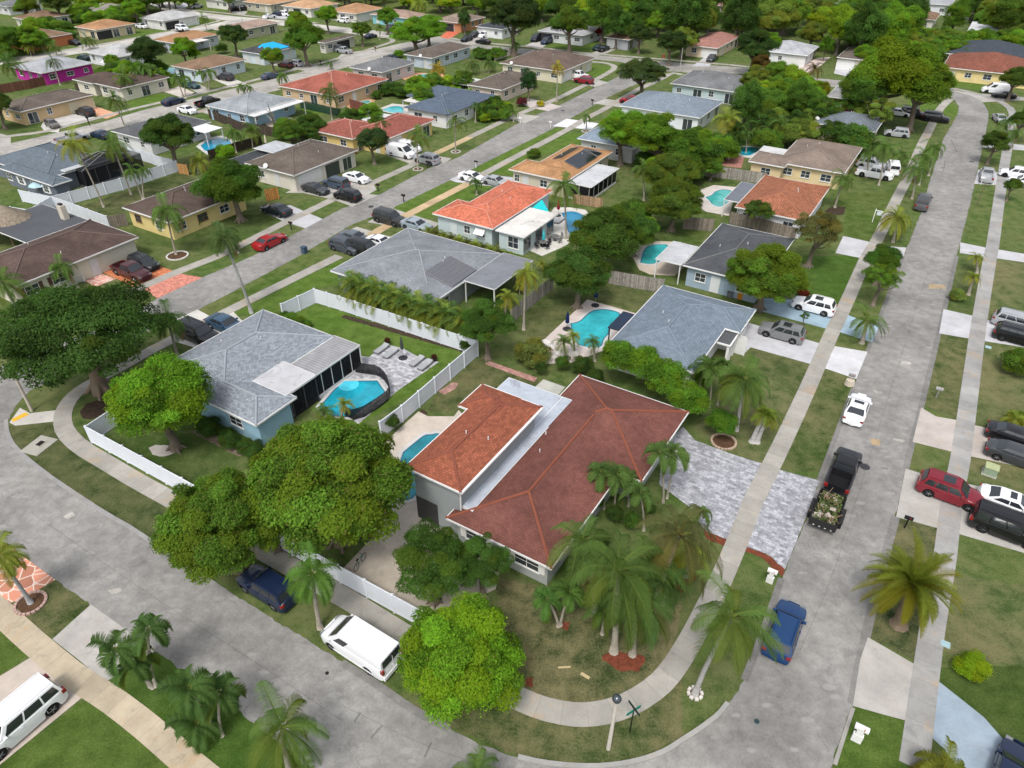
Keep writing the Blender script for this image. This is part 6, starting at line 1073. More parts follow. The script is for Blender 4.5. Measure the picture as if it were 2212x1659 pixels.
    for i in range(S):
        for j in range(RY): a = r0+i*(RY+1)+j; m.f.append((a, a+1, a+RY+2, a+RY+1)); m.m.append(0)
    if kind in ('suv', 'bigsuv'):
        for sg in (-1, 1): m.tube([(rf-.15, sg*wr_*.88, rz), (rf-.3, sg*wr_*.88, rz+.05), (rr+.3, sg*wr_*.88, rz+.05), (rr+.1, sg*wr_*.88, rz)], .025, 5, 1)
    for sg in (-1, 1):
        a = Vector((bf-.35, sg*wb_, interp(bf-.3, c['belt'])+.08)); m.box(a.x-.09, a.x+.07, min(a.y, a.y+sg*.2), max(a.y, a.y+sg*.2), a.z-.06, a.z+.09, 0)
    m.box(hl-.035, hl+.012, -W*.27, W*.27, .42, .62, 1); m.box(-hl-.02, -hl+.03, -W*.4, W*.4, .34, .5, 1); m.box(-hl-.015, -hl+.03, -.26, .26, .62 if kind != 'sedan' else .6, .74, 2)
    if kind != 'van':
        for sx in ([bf-.15] + [bf+(br_-bf)*v[1]+.02 for v in c['sides'][:2]]):
            for sg in (-1, 1): y_ = sg*W/2*.992; m.box(sx-.008, sx+.008, min(y_, y_+sg*.008), max(y_, y_+sg*.008), .42, interp(sx, c['belt'])-.06, 1)
        for v in c['sides'][:2]:
            for sg in (-1, 1): sx = bf+(br_-bf)*v[1]+.18; y_ = sg*W/2*.99; m.box(sx-.08, sx+.08, min(y_, y_+sg*.02), max(y_, y_+sg*.02), interp(sx, c['belt'])-.16, interp(sx, c['belt'])-.13, 1)
    else:
        m.box(-hl-.05, -hl+.06, -W*.45, W*.45, .34, .66, 1); m.box(hl-.06, hl+.03, -W*.36, W*.36, .34, .8, 1); m.box(-hl-.012, -hl+.02, -.006, .006, .66, 1.9, 1)
        for sg in (-1, 1): m.box(-1.9, 1.5, sg*W/2*.985 if sg > 0 else -W/2*1.0, W/2*1.0 if sg > 0 else -W/2*.985, .34, .46, 1)
    m.box(hl-.05, hl+.008, -W*.2, W*.2, .64, .78, 1)
    out = {'body': m.mesh('body_'+kind, [M['paint'], M['rubber'], M['trim']], True)}
    out['body'].polygons.foreach_set('use_smooth', [True]*len(out['body'].polygons))
    try: out['body'].set_sharp_from_angle(angle=math.radians(38))
    except Exception: pass
    def pane(s0, s1, t0, t1, name, y=1):
        g = MB(); N = 3
        for i in range(N):
            for j in range(2):
                c_ = [shell(s0+(s1-s0)*(i+a)/N, t0+(t1-t0)*(j+b)/2, y)+Vector((0, y*.012, 0.004)) for a, b in ((0,0),(0,1),(1,1),(1,0))]
                g.face(c_ if y > 0 else c_[::-1])
        return g.mesh(name, [M['cglass']])
    for sg, nm in ((1, 'l'), (-1, 'r')): out['side_'+nm] = [pane(s0, s1, .12, .86, 'side_window_'+kind, sg) for s0, s1 in c['sides']]
    def end(s, off, name, t0=.08, t1=.95, w=.9):
        g = MB(); N = 4
        for i in range(N):
            for j in range(2):
                c_ = []
                for a, b in ((0,0),(1,0),(1,1),(0,1)):
                    t = t0+(t1-t0)*(j+b)/2; p = shell(s, t, 1); y = p.y*w*(1-2*(i+a)/N); c_.append((p.x+off*(1.0+1.6*(1-(y/p.y)**2)), y, p.z+.012))
                g.face(c_ if off > 0 else c_[::-1])
        return g.mesh(name, [M['cglass']])
    out['windshield'] = end(0, .018, 'windshield'); out['rear_window'] = end(1, -.014, 'rear_window', .2 if kind != 'sedan' else .08, .9, .86)
    g = MB()
    if kind in ('sedan', 'suv'): a = shell(.18, 1, 1); b = shell(.55, 1, 1); g.box(b.x, a.x, -wr_*.62, wr_*.62, rz-.02, rz+.012); out['sunroof'] = g.mesh('sunroof', [M['cglass']])
    g = MB(); g.box(hl-.32, hl-.04, W*.24, W*.43, .64 if kind == 'sedan' else .72, .76 if kind == 'sedan' else .88); out['head'] = g.mesh('headlight', [M['glass'] if False else M['lens']])
    z_ = {'sedan': (.78,.92), 'suv': (.85,1.02), 'bigsuv': (.85,1.15), 'van': (.95,1.35), 'pickup': (.82,1.1)}[kind]
    g = MB(); g.box(-hl-.012, -hl+.22, W*.33 if kind != 'van' else W*.40, W*.475, z_[0], z_[1]); out['tail'] = g.mesh('taillight', [M['tail']])
    R = c['wr']; g = MB(); g.lathe([(R*.62, -.11), (R*.93, -.115), (R, -.07), (R, .07), (R*.93, .115), (R*.62, .11)], 20); g2 = MB(); g2.lathe([(R*.62, -.09), (R*.62, .095), (R*.5, .10), (R*.45, .075)], 16)
    for a in range(5): t = a*1.2566; g2.tube([(0, 0, .09), (math.cos(t)*R*.58, math.sin(t)*R*.58, .09)], .035, 4)
    out['tyre'] = g.mesh('tyre', [M['rubber']]); out['rim'] = g2.mesh('rim', [M['metal']]); CM[(kind, lod)] = out; return out
M['lens'] = mk_glass('lamp_lens', (.16, .17, .18), .08); M['tail'] = mk_glass('tail_lens', (.22, .008, .008), .15)
CNAME = {'sedan': ('parked_car', 'car'), 'suv': ('parked_car', 'car'), 'bigsuv': ('parked_car', 'car'), 'van': ('delivery_van', 'van'), 'pickup': ('pickup_truck', 'pickup truck')}
BLK = (.008,.008,.01); WHT = (.72,.73,.75); SIL = (.32,.33,.35); DGR = (.04,.043,.048); NVY = (.008,.016,.045); BLUE = (.006,.036,.115); MAR = (.09,.012,.015); REDC = (.22,.008,.012); TEAL = (.02,.06,.065); SLT = (.05,.07,.1)
def car(kind, tg, x, y, head, col, label, s=1., roof=False, dz=0.75):
    p = T(tg, x, y); g = G(p, dz); rz = math.radians(head); far = math.hypot(*g) > 130; ms = car_meshes(kind, 1 if far else 0); c = CAR[kind]
    nm, cat = CNAME[kind]; root = empty(nm, g, label, cat, rz); root.scale = (s, s, s)
    b = link('body', ms['body'], root, (0, 0, 0), color=col); link('windshield', ms['windshield'], root, (0, 0, 0)); link('rear_window', ms['rear_window'], root, (0, 0, 0))
    if not far:
        for sd in ('side_l', 'side_r'):
            for me in ms[sd]: link('side_window', me, root, (0, 0, 0))
        if roof and 'sunroof' in ms: link('sunroof', ms['sunroof'], root, (0, 0, 0))
    else:
        for sd in ('side_l', 'side_r'):
            for me in ms[sd]: link('side_window', me, root, (0, 0, 0))
    for sg in (-1, 1):
        for me, n in (('head', 'headlight'), ('tail', 'taillight')): link(n, ms[me], root, (0, 0, 0), scale=(1, sg, 1))
        for wx in (c['wf'], c['wb']):
            t = link('wheel', ms['tyre'], root, (wx, sg*(c['W']/2-.14), c['wr']), color=(.012,.012,.013)); t.rotation_euler = (math.pi/2*-sg, 0, 0)
            if not far: link('rim', ms['rim'], t, (0, 0, 0), color=(.3,.31,.32) if col != BLK else (.1,.1,.1))
    return root
CARS = [
 ('bigsuv','a2',100,1350,S_+2,WHT,'white boxy sport utility car on the driveway at the lower left corner',1.02), ('suv','a2',1735,480,W_,NVY,'dark blue car half hidden under the mango tree',1.), ('van','D',779,1393,W_-1,WHT,'white windowless cargo van parked on the verge of the lower street',1.0),
 ('suv','c2',663,755,N_,BLUE,'bright blue sport utility car driving on the right street',1.0), ('pickup','c1',1042,1385,N_-1,BLK,'black pickup truck towing a trailer of yard waste',1.), ('sedan','c1',1134,980,N_,WHT,'white sedan parked on the right street ahead of the pickup',1.0,True),
 ('suv','c1',850,315,W_,WHT,'white sport utility car on the pale blue driveway',1.,True), ('suv','c1',645,487,W_,(.16,.165,.17),'grey sport utility car on the white driveway beside the slate roof',1.,True), ('suv','c1',1742,1520,E_-3,(.17,.008,.018),'deep red sport utility car crossing the right sidewalk',1.03,True),
 ('sedan','c1',2140,1598,E_-3,WHT,'white sedan with dark glass roof next to the red car',1.,True), ('bigsuv','c2',2110,95,E_-3,BLK,'black sport utility car beside the white sedan at the right edge',1.), ('sedan','c1',2170,1165,E_-3,BLK,'black car at the right edge, upper of the two dark cars',1.), ('sedan','c1',2175,1285,E_-3,DGR,'dark grey car at the right edge, lower of the two dark cars',1.),
 ('suv','c1',2170,425,E_-3,SIL,'silver car at the right edge beside the black one',1.), ('suv','c1',2180,515,E_-3,BLK,'black car at the right edge beside the silver one',1.), ('pickup','c0',1560,1305,N_,(.07,.07,.075),'grey pickup truck parked on the right street near the white sign',.98), ('pickup','c0',1972,1130,N_+4,SIL,'silver pickup truck with orange load across the right sidewalk',.95),
 ('suv','c0',2160,1120,W_,WHT,'white car at the right edge, upper of two',1.), ('suv','c0',2215,1175,W_,WHT,'white car at the right edge, lower of two',1.), ('pickup','c0',1245,1120,E_,WHT,'white pickup truck under the verge palms',1.), ('suv','c0',1225,1060,E_,SIL,'silver car behind the white pickup truck',1.), ('van','c0',1365,1085,N_+12,WHT,'white van parked end on beside the white pickup',.85),
 ('bigsuv','c0',1495,735,E_,BLK,'black boxy car under the big spreading tree',1.), ('bigsuv','c0',1642,762,E_,BLK,'long black car near the road bend',.98), ('sedan','c0',1405,725,E_,WHT,'white car behind the black boxy car',1.), ('suv','c0',1390,858,W_+8,SIL,'silver car on the dark lawn behind the palms',.95),
 ('van','c0',2035,582,W_+5,WHT,'white van before the long yellow house',1.05), ('sedan','c0',2085,612,W_+5,BLK,'black sedan before the white van',1.), ('sedan','c0',2060,765,S_+20,SIL,'pale car among the palms at the right edge',1.), ('pickup','c0',192,375,S_,DGR,'dark pickup truck on the white driveway at the top street',.9),
 ('pickup','b0',1535,485,E_,WHT,'white pickup truck beside the red car',.95), ('suv','b0',1570,517,W_,(.2,.012,.025),'dark red sport utility car beside the white pickup',1.), ('pickup','b0',1885,652,W_,REDC,'red pickup truck before the light blue roof',.95), ('sedan','b0',980,727,W_,BLK,'black sedan on the red paver driveway',1.),
 ('van','b0',385,985,E_,WHT,'white cargo van with roof rack beside the dark open tree',.98), ('suv','b0',553,1028,W_,SIL,'silver sport utility car behind the coconut palm trunk',1.02), ('van','b0',440,950,E_,WHT,'second white van behind the first one',.85), ('sedan','b0',97,1146,E_,WHT,'white sedan on the lawn edge before the grey brown roof',1.), ('suv','b0',38,1262,W_,BLK,'black car nearest the street on the wide driveway',.98),
 ('bigsuv','b0',-35,1185,W_,SLT,'blue grey van like car on the wide driveway',.92), ('sedan','a0',2045,1217,E_,DGR,'dark grey sedan closest to the white arched garage',1.), ('sedan','b0',847,1142,E_,WHT,'white sedan, left of two near the coral roof',1.), ('sedan','b0',1000,1168,E_,SIL,'silver sedan, right of two near the coral roof',.97),
 ('bigsuv','b0',312,1412,E_,(.03,.03,.032),'dark grey sport utility car near the orange sidewalk strip',.98), ('sedan','b0',487,1452,E_,(.25,.3,.34),'pale blue silver sedan next to the dark sport utility car',1.), ('sedan','b0',88,1533,E_,(.09,.11,.13),'grey blue sedan, topmost of the cluster above the grey roof',1.), ('suv','b0',28,1592,E_,(.05,.06,.075),'dark slate car, leftmost of the cluster above the grey roof',1.), ('bigsuv','b0',150,1612,E_,BLK,'black car, lowest of the cluster above the grey roof',1.), ('sedan','b0',255,1562,E_,WHT,'white car half hidden by the corner of the grey roof',.95),
 ('sedan','a0',1790,1355,W_,(.015,.022,.03),'dark teal sedan beside the full round tree',1.05), ('sedan','a0',1748,1557,N_,(.28,.012,.014),'bright red sedan on the verge of the middle street',1.02), ('suv','a0',335,797,S_+80,(.13,.12,.11),'grey car on the curved driveway of the beige house',.85), ('suv','a0',550,722,W_,(.02,.02,.022),'dark car before the cream double garage',1.),
 ('pickup','a0',465,893,N_-5,SIL,'silver pickup truck on the left street',.98), ('sedan','a0',648,866,W_,(.01,.025,.055),'dark blue sedan behind the coconut palm',1.), ('sedan','a0',1212,708,W_+180,WHT,'white sedan with sunroof near the light blue house',1.,True), ('sedan','a0',1122,652,N_,NVY,'deep blue sedan parked on the left street verge',1.05), ('pickup','a0',1345,657,N_,BLK,'black pickup truck with rack parked by the light blue house',.98),
 ('sedan','a0',1238,547,E_,TEAL,'dark green grey sedan behind the leaning palms',1.), ('suv','a0',1460,497,W_,(.04,.04,.045),'dark grey car on the driveway of the white and blue house',1.), ('sedan','a0',1750,487,N_,(.04,.06,.1),'blue grey sedan parked at the verge palm',1.), ('suv','a0',1180,180,E_,WHT,'white car at the far open garage, nearer one',1.), ('suv','a0',1168,160,E_,WHT,'white car at the far open garage, farther one',.95), ('suv','a0',1095,168,E_,BLK,'black car inside the far open garage',.95),
 ('sedan','a0',917,166,E_,WHT,'white sedan on the lawn left of the far garage house',1.), ('sedan','a0',480,272,E_,BLK,'black car beside the orange walled house',1.), ('suv','a0',1912,407,W_,SIL,'silver car near the tarp covered house',.95), ('suv','a0',1850,417,W_,(.05,.01,.012),'dark maroon car near the tarp covered house',.95), ('pickup','a0',2190,315,E_,(.09,.1,.11),'grey pickup truck leaving the brown roofed garage',.95),
 ('sedan','a0',540,368,W_,(.01,.03,.04),'dark teal car in front of the grey and white roof',.95), ('pickup','a0',1270,38,N_,SIL,'silver pickup truck near the top left driveways',.9), ('suv','a0',1575,52,N_,BLK,'black car before the grey green house',1.), ('suv','a0',1520,55,N_,BLK,'second black car before the grey green house',.95), ('suv','a0',1848,88,W_+180,WHT,'white car at the light orange roof, nearest the garage',.95), ('sedan','a0',1745,103,N_,WHT,'white car half hidden by verge palms at the top',1.), ('suv','a0',1800,85,W_,NVY,'navy car between the two white cars at the top',.9),
 ('suv','b0',12,130,W_,WHT,'white car on the white driveway at the top',.95), ('suv','b0',325,175,S_,(.04,.045,.05),'dark grey car behind the clipped round tree',.95), ('sedan','b0',190,229,N_,(.02,.03,.06),'dark blue car behind the palm clump',.95), ('pickup','b0',18,325,W_,SIL,'silver truck before the grassy street bend',.9), ('pickup','b0',868,222,S_,DGR,'dark pickup truck beside the white car across the top street',.9), ('suv','b0',925,224,S_,WHT,'white car with dark glass across the top street',.95), ('suv','b0',812,249,S_,(.01,.012,.02),'dark navy car, leftmost across the top street',.95), ('sedan','b0',918,265,W_,BLK,'black car parked along the top street',.98),
 ('van','b0',1268,248,S_,(.012,.014,.025),'dark navy van under the carport tree',.95), ('bigsuv','b0',1330,265,S_,(.02,.035,.07),'blue car beside the dark navy van',.92), ('sedan','b0',1662,303,S_,(.01,.025,.03),'dark teal car, left of two before the small grey house',.95), ('sedan','b0',1700,312,S_,BLK,'black car, right of two before the small grey house',.98), ('sedan','b0',320,366,W_,(.01,.02,.04),'dark car hidden behind the round bush and grey roof',.9),
 ('pickup','a1',850,95,E_,(.05,.012,.014),'dark maroon pickup truck with covered bed on the brick driveway',1.), ('suv','a1',930,38,E_,(.015,.018,.02),'black car beside the maroon pickup truck',.95), ('bigsuv','a1',1285,502,E_,BLK,'black car with glossy hood beside the blue house',1.02), ('sedan','a1',1462,437,E_,(.03,.07,.12),'steel blue sedan beside the blue house',1.05), ('sedan','c2',2135,1705,N_-10,NVY,'dark blue car roof at the bottom right corner',1.), ('sedan','u',1510,55,W_,(.05,.05,.055),'small dark car near the top right corner',1.)]
for c_ in CARS: car(*c_[:8], roof=(c_[8] if len(c_) > 8 else False))
# box trailer full of yard waste behind the pickup
p_ = G((1786, 1107), .6); t_ = empty('trailer', p_, 'black box trailer loaded with branches and junk behind the pickup', 'trailer', math.radians(N_)); L_, W2 = 3.7, 1.95
m = MB(); m.box(-L_/2, L_/2, -W2/2, W2/2, .55, .62); m.box(-L_/2, L_/2, -W2/2, -W2/2+.06, .62, 1.25); m.box(-L_/2, L_/2, W2/2-.06, W2/2, .62, 1.25); m.box(L_/2-.06, L_/2, -W2/2+.06, W2/2-.06, .62, 1.25)
for i in range(6): x = -L_/2+L_*(i+.5)/6; m.box(x-.03, x+.03, -W2/2-.04, -W2/2, .55, 1.27); m.box(x-.03, x+.03, W2/2, W2/2+.04, .55, 1.27)
m.tube([(L_/2, .3, .55), (L_/2+1.0, 0, .5)], .05, 6); m.tube([(L_/2, -.3, .55), (L_/2+1.0, 0, .5)], .05, 6); build(m, 'body', M['trim'], t_, (.015,.015,.016))
m = MB(); m.box(-L_/2-.06, -L_/2, -W2/2, W2/2, .6, 1.3); build(m, 'tailgate', M['trim'], t_, (.02,.02,.02))
for k in range(4): m = MB(); m.box(-L_/2-.08, -L_/2-.05, -W2/2+.25+k*.42, -W2/2+.37+k*.42, .68, .74); build(m, 'reflector', M['trim'], t_, (.6,.6,.58))
ms = car_meshes('suv')
for sg in (-1, 1):
    for wx in (.35, -.45):
        w_ = link('wheel', ms['tyre'], t_, (wx, sg*(W2/2+.16), .37), color=(.012,.012,.013)); w_.rotation_euler = (math.pi/2*-sg, 0, 0); link('rim', ms['rim'], w_, (0, 0, 0), color=(.3,.3,.3))
    m = MB(); m.box(-.95, .85, sg*(W2/2+.02) if sg > 0 else -W2/2-.3, W2/2+.3 if sg > 0 else -W2/2-.02, .78, .83); build(m, 'fender', M['trim'], t_, (.02,.02,.02))
rr = random.Random(4); m = MB()
for k in range(60):
    c = Vector((rr.uniform(-1.6, 1.6), rr.uniform(-.75, .75), rr.uniform(.8, 1.3))); d = Vector((rr.uniform(-1, 1), rr.uniform(-1, 1), rr.uniform(-.3, .5))).normalized()*rr.uniform(.2, .6); m.tube([c-d, c+Vector((0, 0, .05)), c+d], rr.uniform(.012, .035), 5)
w1 = build(m, 'yard_waste', M['bark'], None, (.2,.14,.085)); m = MB()
for k in range(1100):
    c = Vector((rr.uniform(-1.7, 1.7), rr.uniform(-.8, .8), rr.uniform(.75, 1.25))); a = Vector((rr.uniform(-1, 1), rr.uniform(-1, 1), rr.uniform(-.6, .6))).normalized()*.1; b = a.cross(Vector((rr.random(), rr.random(), 1))).normalized()*.07; m.face([c-a, c+b, c+a, c-b])
lv = build(m, 'dead_leaves', M['bark'], w1, (.085,.125,.035)); m = MB()
for k in range(12):
    c = (rr.uniform(-1.5, 1.5), rr.uniform(-.7, .7), rr.uniform(.9, 1.2)); R_ = Matrix.Translation(c) @ Matrix.Rotation(rr.uniform(0, 3), 4, 'Z') @ Matrix.Rotation(rr.uniform(-.6, .6), 4, 'X'); m.box(-.22, .22, -.14, .14, -.1, .1, 0, R_)
bx = build(m, 'junk', M['plain'], w1, (.36,.32,.28)); w1.location = (*p_, 0); w1.rotation_euler = (0, 0, math.radians(N_)); tag(w1, 'heap of branches, palm debris and pale junk in the trailer', 'yard waste', kind='stuff')
# ------------------------------------------------------------------ fences
def fence(label, P, hgt, mat, col, post=2.4, pw=.12, name='fence', th=.05, capped=False, cat='fence'):
    P = [Vector((*p, 0)) for p in P]; o0 = P[0]; root = empty(name, (o0.x, o0.y), label, cat); pos = []; carry = 0.
    for a, b in zip(P, P[1:]):
        L = (b-a).length; n = max(1, round(L/post)); m = MB(); A, B = a-o0, b-o0
        nrm = Vector((-(B-A).y, (B-A).x, 0)).normalized()*th/2
        for sg in (1, -1):
            q = [A+nrm*sg, B+nrm*sg, B+nrm*sg+Vector((0, 0, hgt)), A+nrm*sg+Vector((0, 0, hgt))]; uv = [(0, 0), (L, 0), (L, hgt), (0, hgt)]; m.face([(p.x, p.y, p.z+.04) for p in (q if sg < 0 else q[::-1])], 0, uv if sg < 0 else uv[::-1])
        m.face([(A+nrm).to_tuple()[:2]+(hgt+.04,), (A-nrm).to_tuple()[:2]+(hgt+.04,), (B-nrm).to_tuple()[:2]+(hgt+.04,), (B+nrm).to_tuple()[:2]+(hgt+.04,)], 0, [(0,0)]*4)
        build(m, 'panel', M[mat], root, col)
        if mat == 'vinyl':
            r = MB(); r.obox(A, B, th+.04, hgt-.02, hgt+.07); build(r, 'rail', M['trim'], root, col); r = MB(); r.obox(A, B, th+.03, .08, .2); build(r, 'rail', M['trim'], root, col)
        pos += [A+(B-A)*(k/n) for k in range(n)]
    pos.append(P[-1]-o0); pm = None
    for c in pos:
        if pm is None:
            q = MB(); q.box(-pw/2, pw/2, -pw/2, pw/2, 0, hgt+.1)
            if capped: q.box(-pw/2-.02, pw/2+.02, -pw/2-.02, pw/2+.02, hgt+.1, hgt+.13); q.box(-pw/4, pw/4, -pw/4, pw/4, hgt+.13, hgt+.17)
            pm = q.mesh('post', [M['trim']])
        link('post', pm, root, (c.x, c.y, 0), color=col if mat != 'screen' else (.02,.02,.02))
    return root
VW = (.60, .63, .68)
def vf(l, P): return fence(l, P, 1.8, 'vinyl', VW, 2.4, .16, 'vinyl_fence', capped=True)
vf('long white vinyl fence along the lower sidewalk, behind the mango trees', [G(T('a1', 760,1100)), G(T('a1', 600,1210)), G(T('a1', 1215,1550)), G((737,1259)), G((914,1357))])
vf('white vinyl fence round the back lawn of the pale blue house', [G(T('a1', 1840,405)), G(T('a1', 2050,305)), G((737,671)), G(T('b1', 885,648))])
vf('white vinyl fence running down between the two pool yards', [G(T('b1', 885,648)), G(T('b1', 610,890)), G(T('b1', 400,1075)), G(T('b1', 262,1180))])
vf('white vinyl fence before the screened pool cage', pts('a0', 1160,1112, 800,1232, 360,1352, 152,1308)); vf('white vinyl fence behind the corner house chimney', pts('a0', 360,1352, 215,1440, 100,1420)); vf('white vinyl fence between pool cage house and corner house', pts('a0', 365,1352, 480,1392, 715,1482)); vf('white vinyl fence left of the full green tree', pts('a0', 830,1010, 1060,1088, 1160,1112))
WD_ = (.20, .17, .14); WD2 = (.27, .25, .22); BR = (.06, .045, .035)
fence('weathered grey wooden fence below the pale yellow house', pts('c0', 108,1140, 330,1165, 530,1195), 1.8, 'wood', WD2, name='wooden_fence', pw=.1); fence('weathered wooden fence beside the turquoise pool', pts('b1', 1735,180, 1900,210, 2080,240), 1.8, 'wood', WD2, name='wooden_fence', pw=.1); fence('weathered wooden fence behind the golden palms', pts('b1', 1100,440, 1230,330, 1370,215), 1.8, 'wood', WD2, name='wooden_fence', pw=.1)
fence('dark wooden fence at the back of the green lawn', pts('c0', 0,1485, 190,1500), 1.8, 'wood', WD_, name='wooden_fence', pw=.1); fence('dark wooden fence between tile roof and dark roof', pts('c0', 300,1450, 500,1500, 720,1560), 1.8, 'wood', WD_, name='wooden_fence', pw=.1); fence('short dark wooden fence beside the yellow house', pts('a0', 715,1482, 830,1460), 1.7, 'wood', WD_, name='wooden_fence', pw=.1)
fence('orange brown wooden gate fence beside the full green tree', pts('a0', 1730,1305, 1810,1290), 1.8, 'wood', (.42,.2,.06), name='wooden_fence', pw=.1); fence('brown wooden fence below the solar panel house', pts('b0', 1500,1320, 1690,1350), 1.5, 'wood', (.3,.2,.12), name='wooden_fence', pw=.1); fence('orange wooden fence stub at the white fence end', pts('a0', 1165,1125, 1225,1135), 1.7, 'wood', (.4,.22,.08), name='wooden_fence', pw=.1)
fence('dark brown wooden fence behind the light blue house', pts('a0', 1360,765, 1560,850, 1790,890), 1.8, 'wood', BR, name='wooden_fence', pw=.1); fence('dark fence along the round edged pool garden', pts('a0', 1360,1035, 1530,985, 1700,935), 1.6, 'wood', BR, name='wooden_fence', pw=.1); fence('long reddish brown fence behind the beige house', pts('p', -60,1230, 400,1150, 850,1050), 1.9, 'wood', (.12,.055,.035), name='wooden_fence', pw=.1)
fence('dark slatted fence beside the cream annexe', pts('p', 1000,1190, 1270,1215), 1.8, 'wood', BR, name='wooden_fence', pw=.1); fence('green mesh fence round the small bright lawn', pts('a0', 1950,700, 2212,760), 1.6, 'screen', (.012,.05,.035), name='mesh_fence', pw=.06); fence('reddish brown fence behind the red tile roofs', pts('b0', 60,700, 200,740), 1.8, 'wood', (.16,.06,.045), name='wooden_fence', pw=.1); fence('pale lattice fence before the top street', pts('r', 1990,790, 2212,710), 1.8, 'vinyl', (.6,.55,.5), name='lattice_fence')
fence('low brown fence before the dark green garden trees', pts('b0', 100,1000, 0,985), .9, 'wood', (.1,.05,.03), name='wooden_fence'); fence('dark railing along the grey roofed house corner', pts('b0', 2080+60,1559, 2212,1600), .02, 'wood', WD_) if False else None
# black mesh safety fence round the pool
pf = [G(p) for p in [(737,807+5), (752,803), (790,808), (818,812), (836,828), (845,855), (835,872), (770,912), (745,898)]]
sf = fence('black mesh safety fence curving round the swimming pool', smooth(pf, 1), 1.25, 'screen', (.012,.012,.014), 1.1, .035, 'pool_safety_fence', .008)
# white balustrade in front of the cream house
b_ = empty('balustrade', G(T('a1', 300,165)), 'white wooden balustrade in front of the cream corner house', 'balustrade'); Pb = [Vector((*p, 0))-b_.location for p in pts('a1', 312,185, 405,222, 550,165)]
for a, b in zip(Pb, Pb[1:]):
    m = MB(); m.obox(a, b, .08, .95, 1.03); m.obox(a, b, .06, .12, .18); n = int((b-a).length/.16)
    for k in range(n): c = a.lerp(b, (k+.5)/n); m.box(c.x-.02, c.x+.02, c.y-.02, c.y+.02, .18, .95)
    build(m, 'railing', M['trim'], b_, TRIMW)
for c in Pb: m = MB(); m.box(c.x-.07, c.x+.07, c.y-.07, c.y+.07, 0, 1.15); build(m, 'post', M['trim'], b_, TRIMW)
# ------------------------------------------------------------------ pools
def pool(label, W2, deck=None, wc=(.03,.36,.42), dc=(.48,.45,.43), dm='deck', steps=None, wd=.35, seed=1, sm=2):
    c = W2[0]; cx = sum(p[0] for p in W2)/len(W2); cy = sum(p[1] for p in W2)/len(W2); root = empty('swimming_pool', (cx, cy), label, 'swimming pool'); W3 = [(p[0]-cx, p[1]-cy) for p in (smooth(W2+[W2[0]], sm)[:-1] if sm else W2)]
    if deck: o = slab('pool_deck', deck, ZL['drive']+.006+seed*.0007, M[dm], dc)
    # coping: ring between outline and its outward offset
    if sum(W3[k][0]*W3[(k+1)%len(W3)][1]-W3[(k+1)%len(W3)][0]*W3[k][1] for k in range(len(W3))) < 0: W3 = W3[::-1]
    n = len(W3); out = []
    for k in range(n):
        a, b = W3[k-1], W3[(k+1)%n]; dx, dy = b[0]-a[0], b[1]-a[1]; l = math.hypot(dx, dy) or 1; out.append((W3[k][0]+dy/l*wd, W3[k][1]-dx/l*wd))
    m = MB()
    for k in range(n):
        k2 = (k+1) % n; m.face([(*W3[k], .075), (*out[k], .075), (*out[k2], .075), (*W3[k2], .075)][::-1]); m.face([(*W3[k], .02), (*W3[k], .075), (*W3[k2], .075), (*W3[k2], .02)]); m.face([(*out[k], 0), (*out[k2], 0), (*out[k2], .075), (*out[k], .075)])
    build(m, 'coping', M['deck'], root, (.5,.5,.49)); m = MB(); m.face([(*p, .048) for p in W3]); build(m, 'water', M['water'], root, wc)
    m = MB()
    for k in range(n): k2 = (k+1) % n; m.face([(*W3[k], .0485), (*W3[k2], .0485), (*W3[k2], .074), (*W3[k], .074)])
    for k in range(n): i1 = ((W3[k][0]-(out[k][0]-W3[k][0])*.35), (W3[k][1]-(out[k][1]-W3[k][1])*.35)); k2 = (k+1)%n; i2 = ((W3[k2][0]-(out[k2][0]-W3[k2][0])*.35), (W3[k2][1]-(out[k2][1]-W3[k2][1])*.35)); m.face([(*W3[k], .052), (*W3[k2], .052), (*i2, .052), (*i1, .052)])
    build(m, 'waterline_tiles', M['trim'], root, (.02,.12,.2))
    if steps:
        for j, (x, y, r) in enumerate(steps):
            m = MB(); q = grid((0, 0)); m.face([(x-cx+r*math.cos(a*.3), y-cy+r*math.sin(a*.3), .056+j*.003) for a in range(21)]); build(m, 'step', M['water'], root, tuple(min(1, v*1.5+.05) for v in wc))
    return root
deck1 = pts('b1', -120,700, 60,640, 180,655, 285,572, 400,600, 500,655, 632,688, 370,870, 110,1090, -60,960, -180,900)
s0 = G((753, 832))
pool('angular pool with rounded steps inside the black safety fence', [G(p) for p in [(722,842),(745,824),(815,823),(833,848),(758,903),(703,897),(690,880)]], deck1, (.015,.30,.40), (.36,.36,.38), 'paver', steps=[(s0[0], s0[1], 1.0), (s0[0], s0[1], .7), (s0[0], s0[1], .4)], sm=0)
pool('curving pool half hidden beneath the orange roofed two storey house', pts('b1', 400,1275, 470,1215, 540,1160, 580,1160, 630,1148, 645,1175, 520,1300, 505,1430, 500,1540, 450,1585, 380,1585, 360,1400), pts('b1', 500,1008, 560,1040, 730,1040, 760,1000, 860,1100, 760,1640, 780,1760, 300,1900, 100,1700, 262,1225), (.018,.20,.25), (.50,.44,.38), seed=2, sm=1)
slab('concrete_yard', pts('b2', 0,380, 330,30, 650,30, 760,180, 1050,260, 1000,500, 700,640, 530,740), ZL['drive']+.004, M['conc'], (.42,.37,.31))
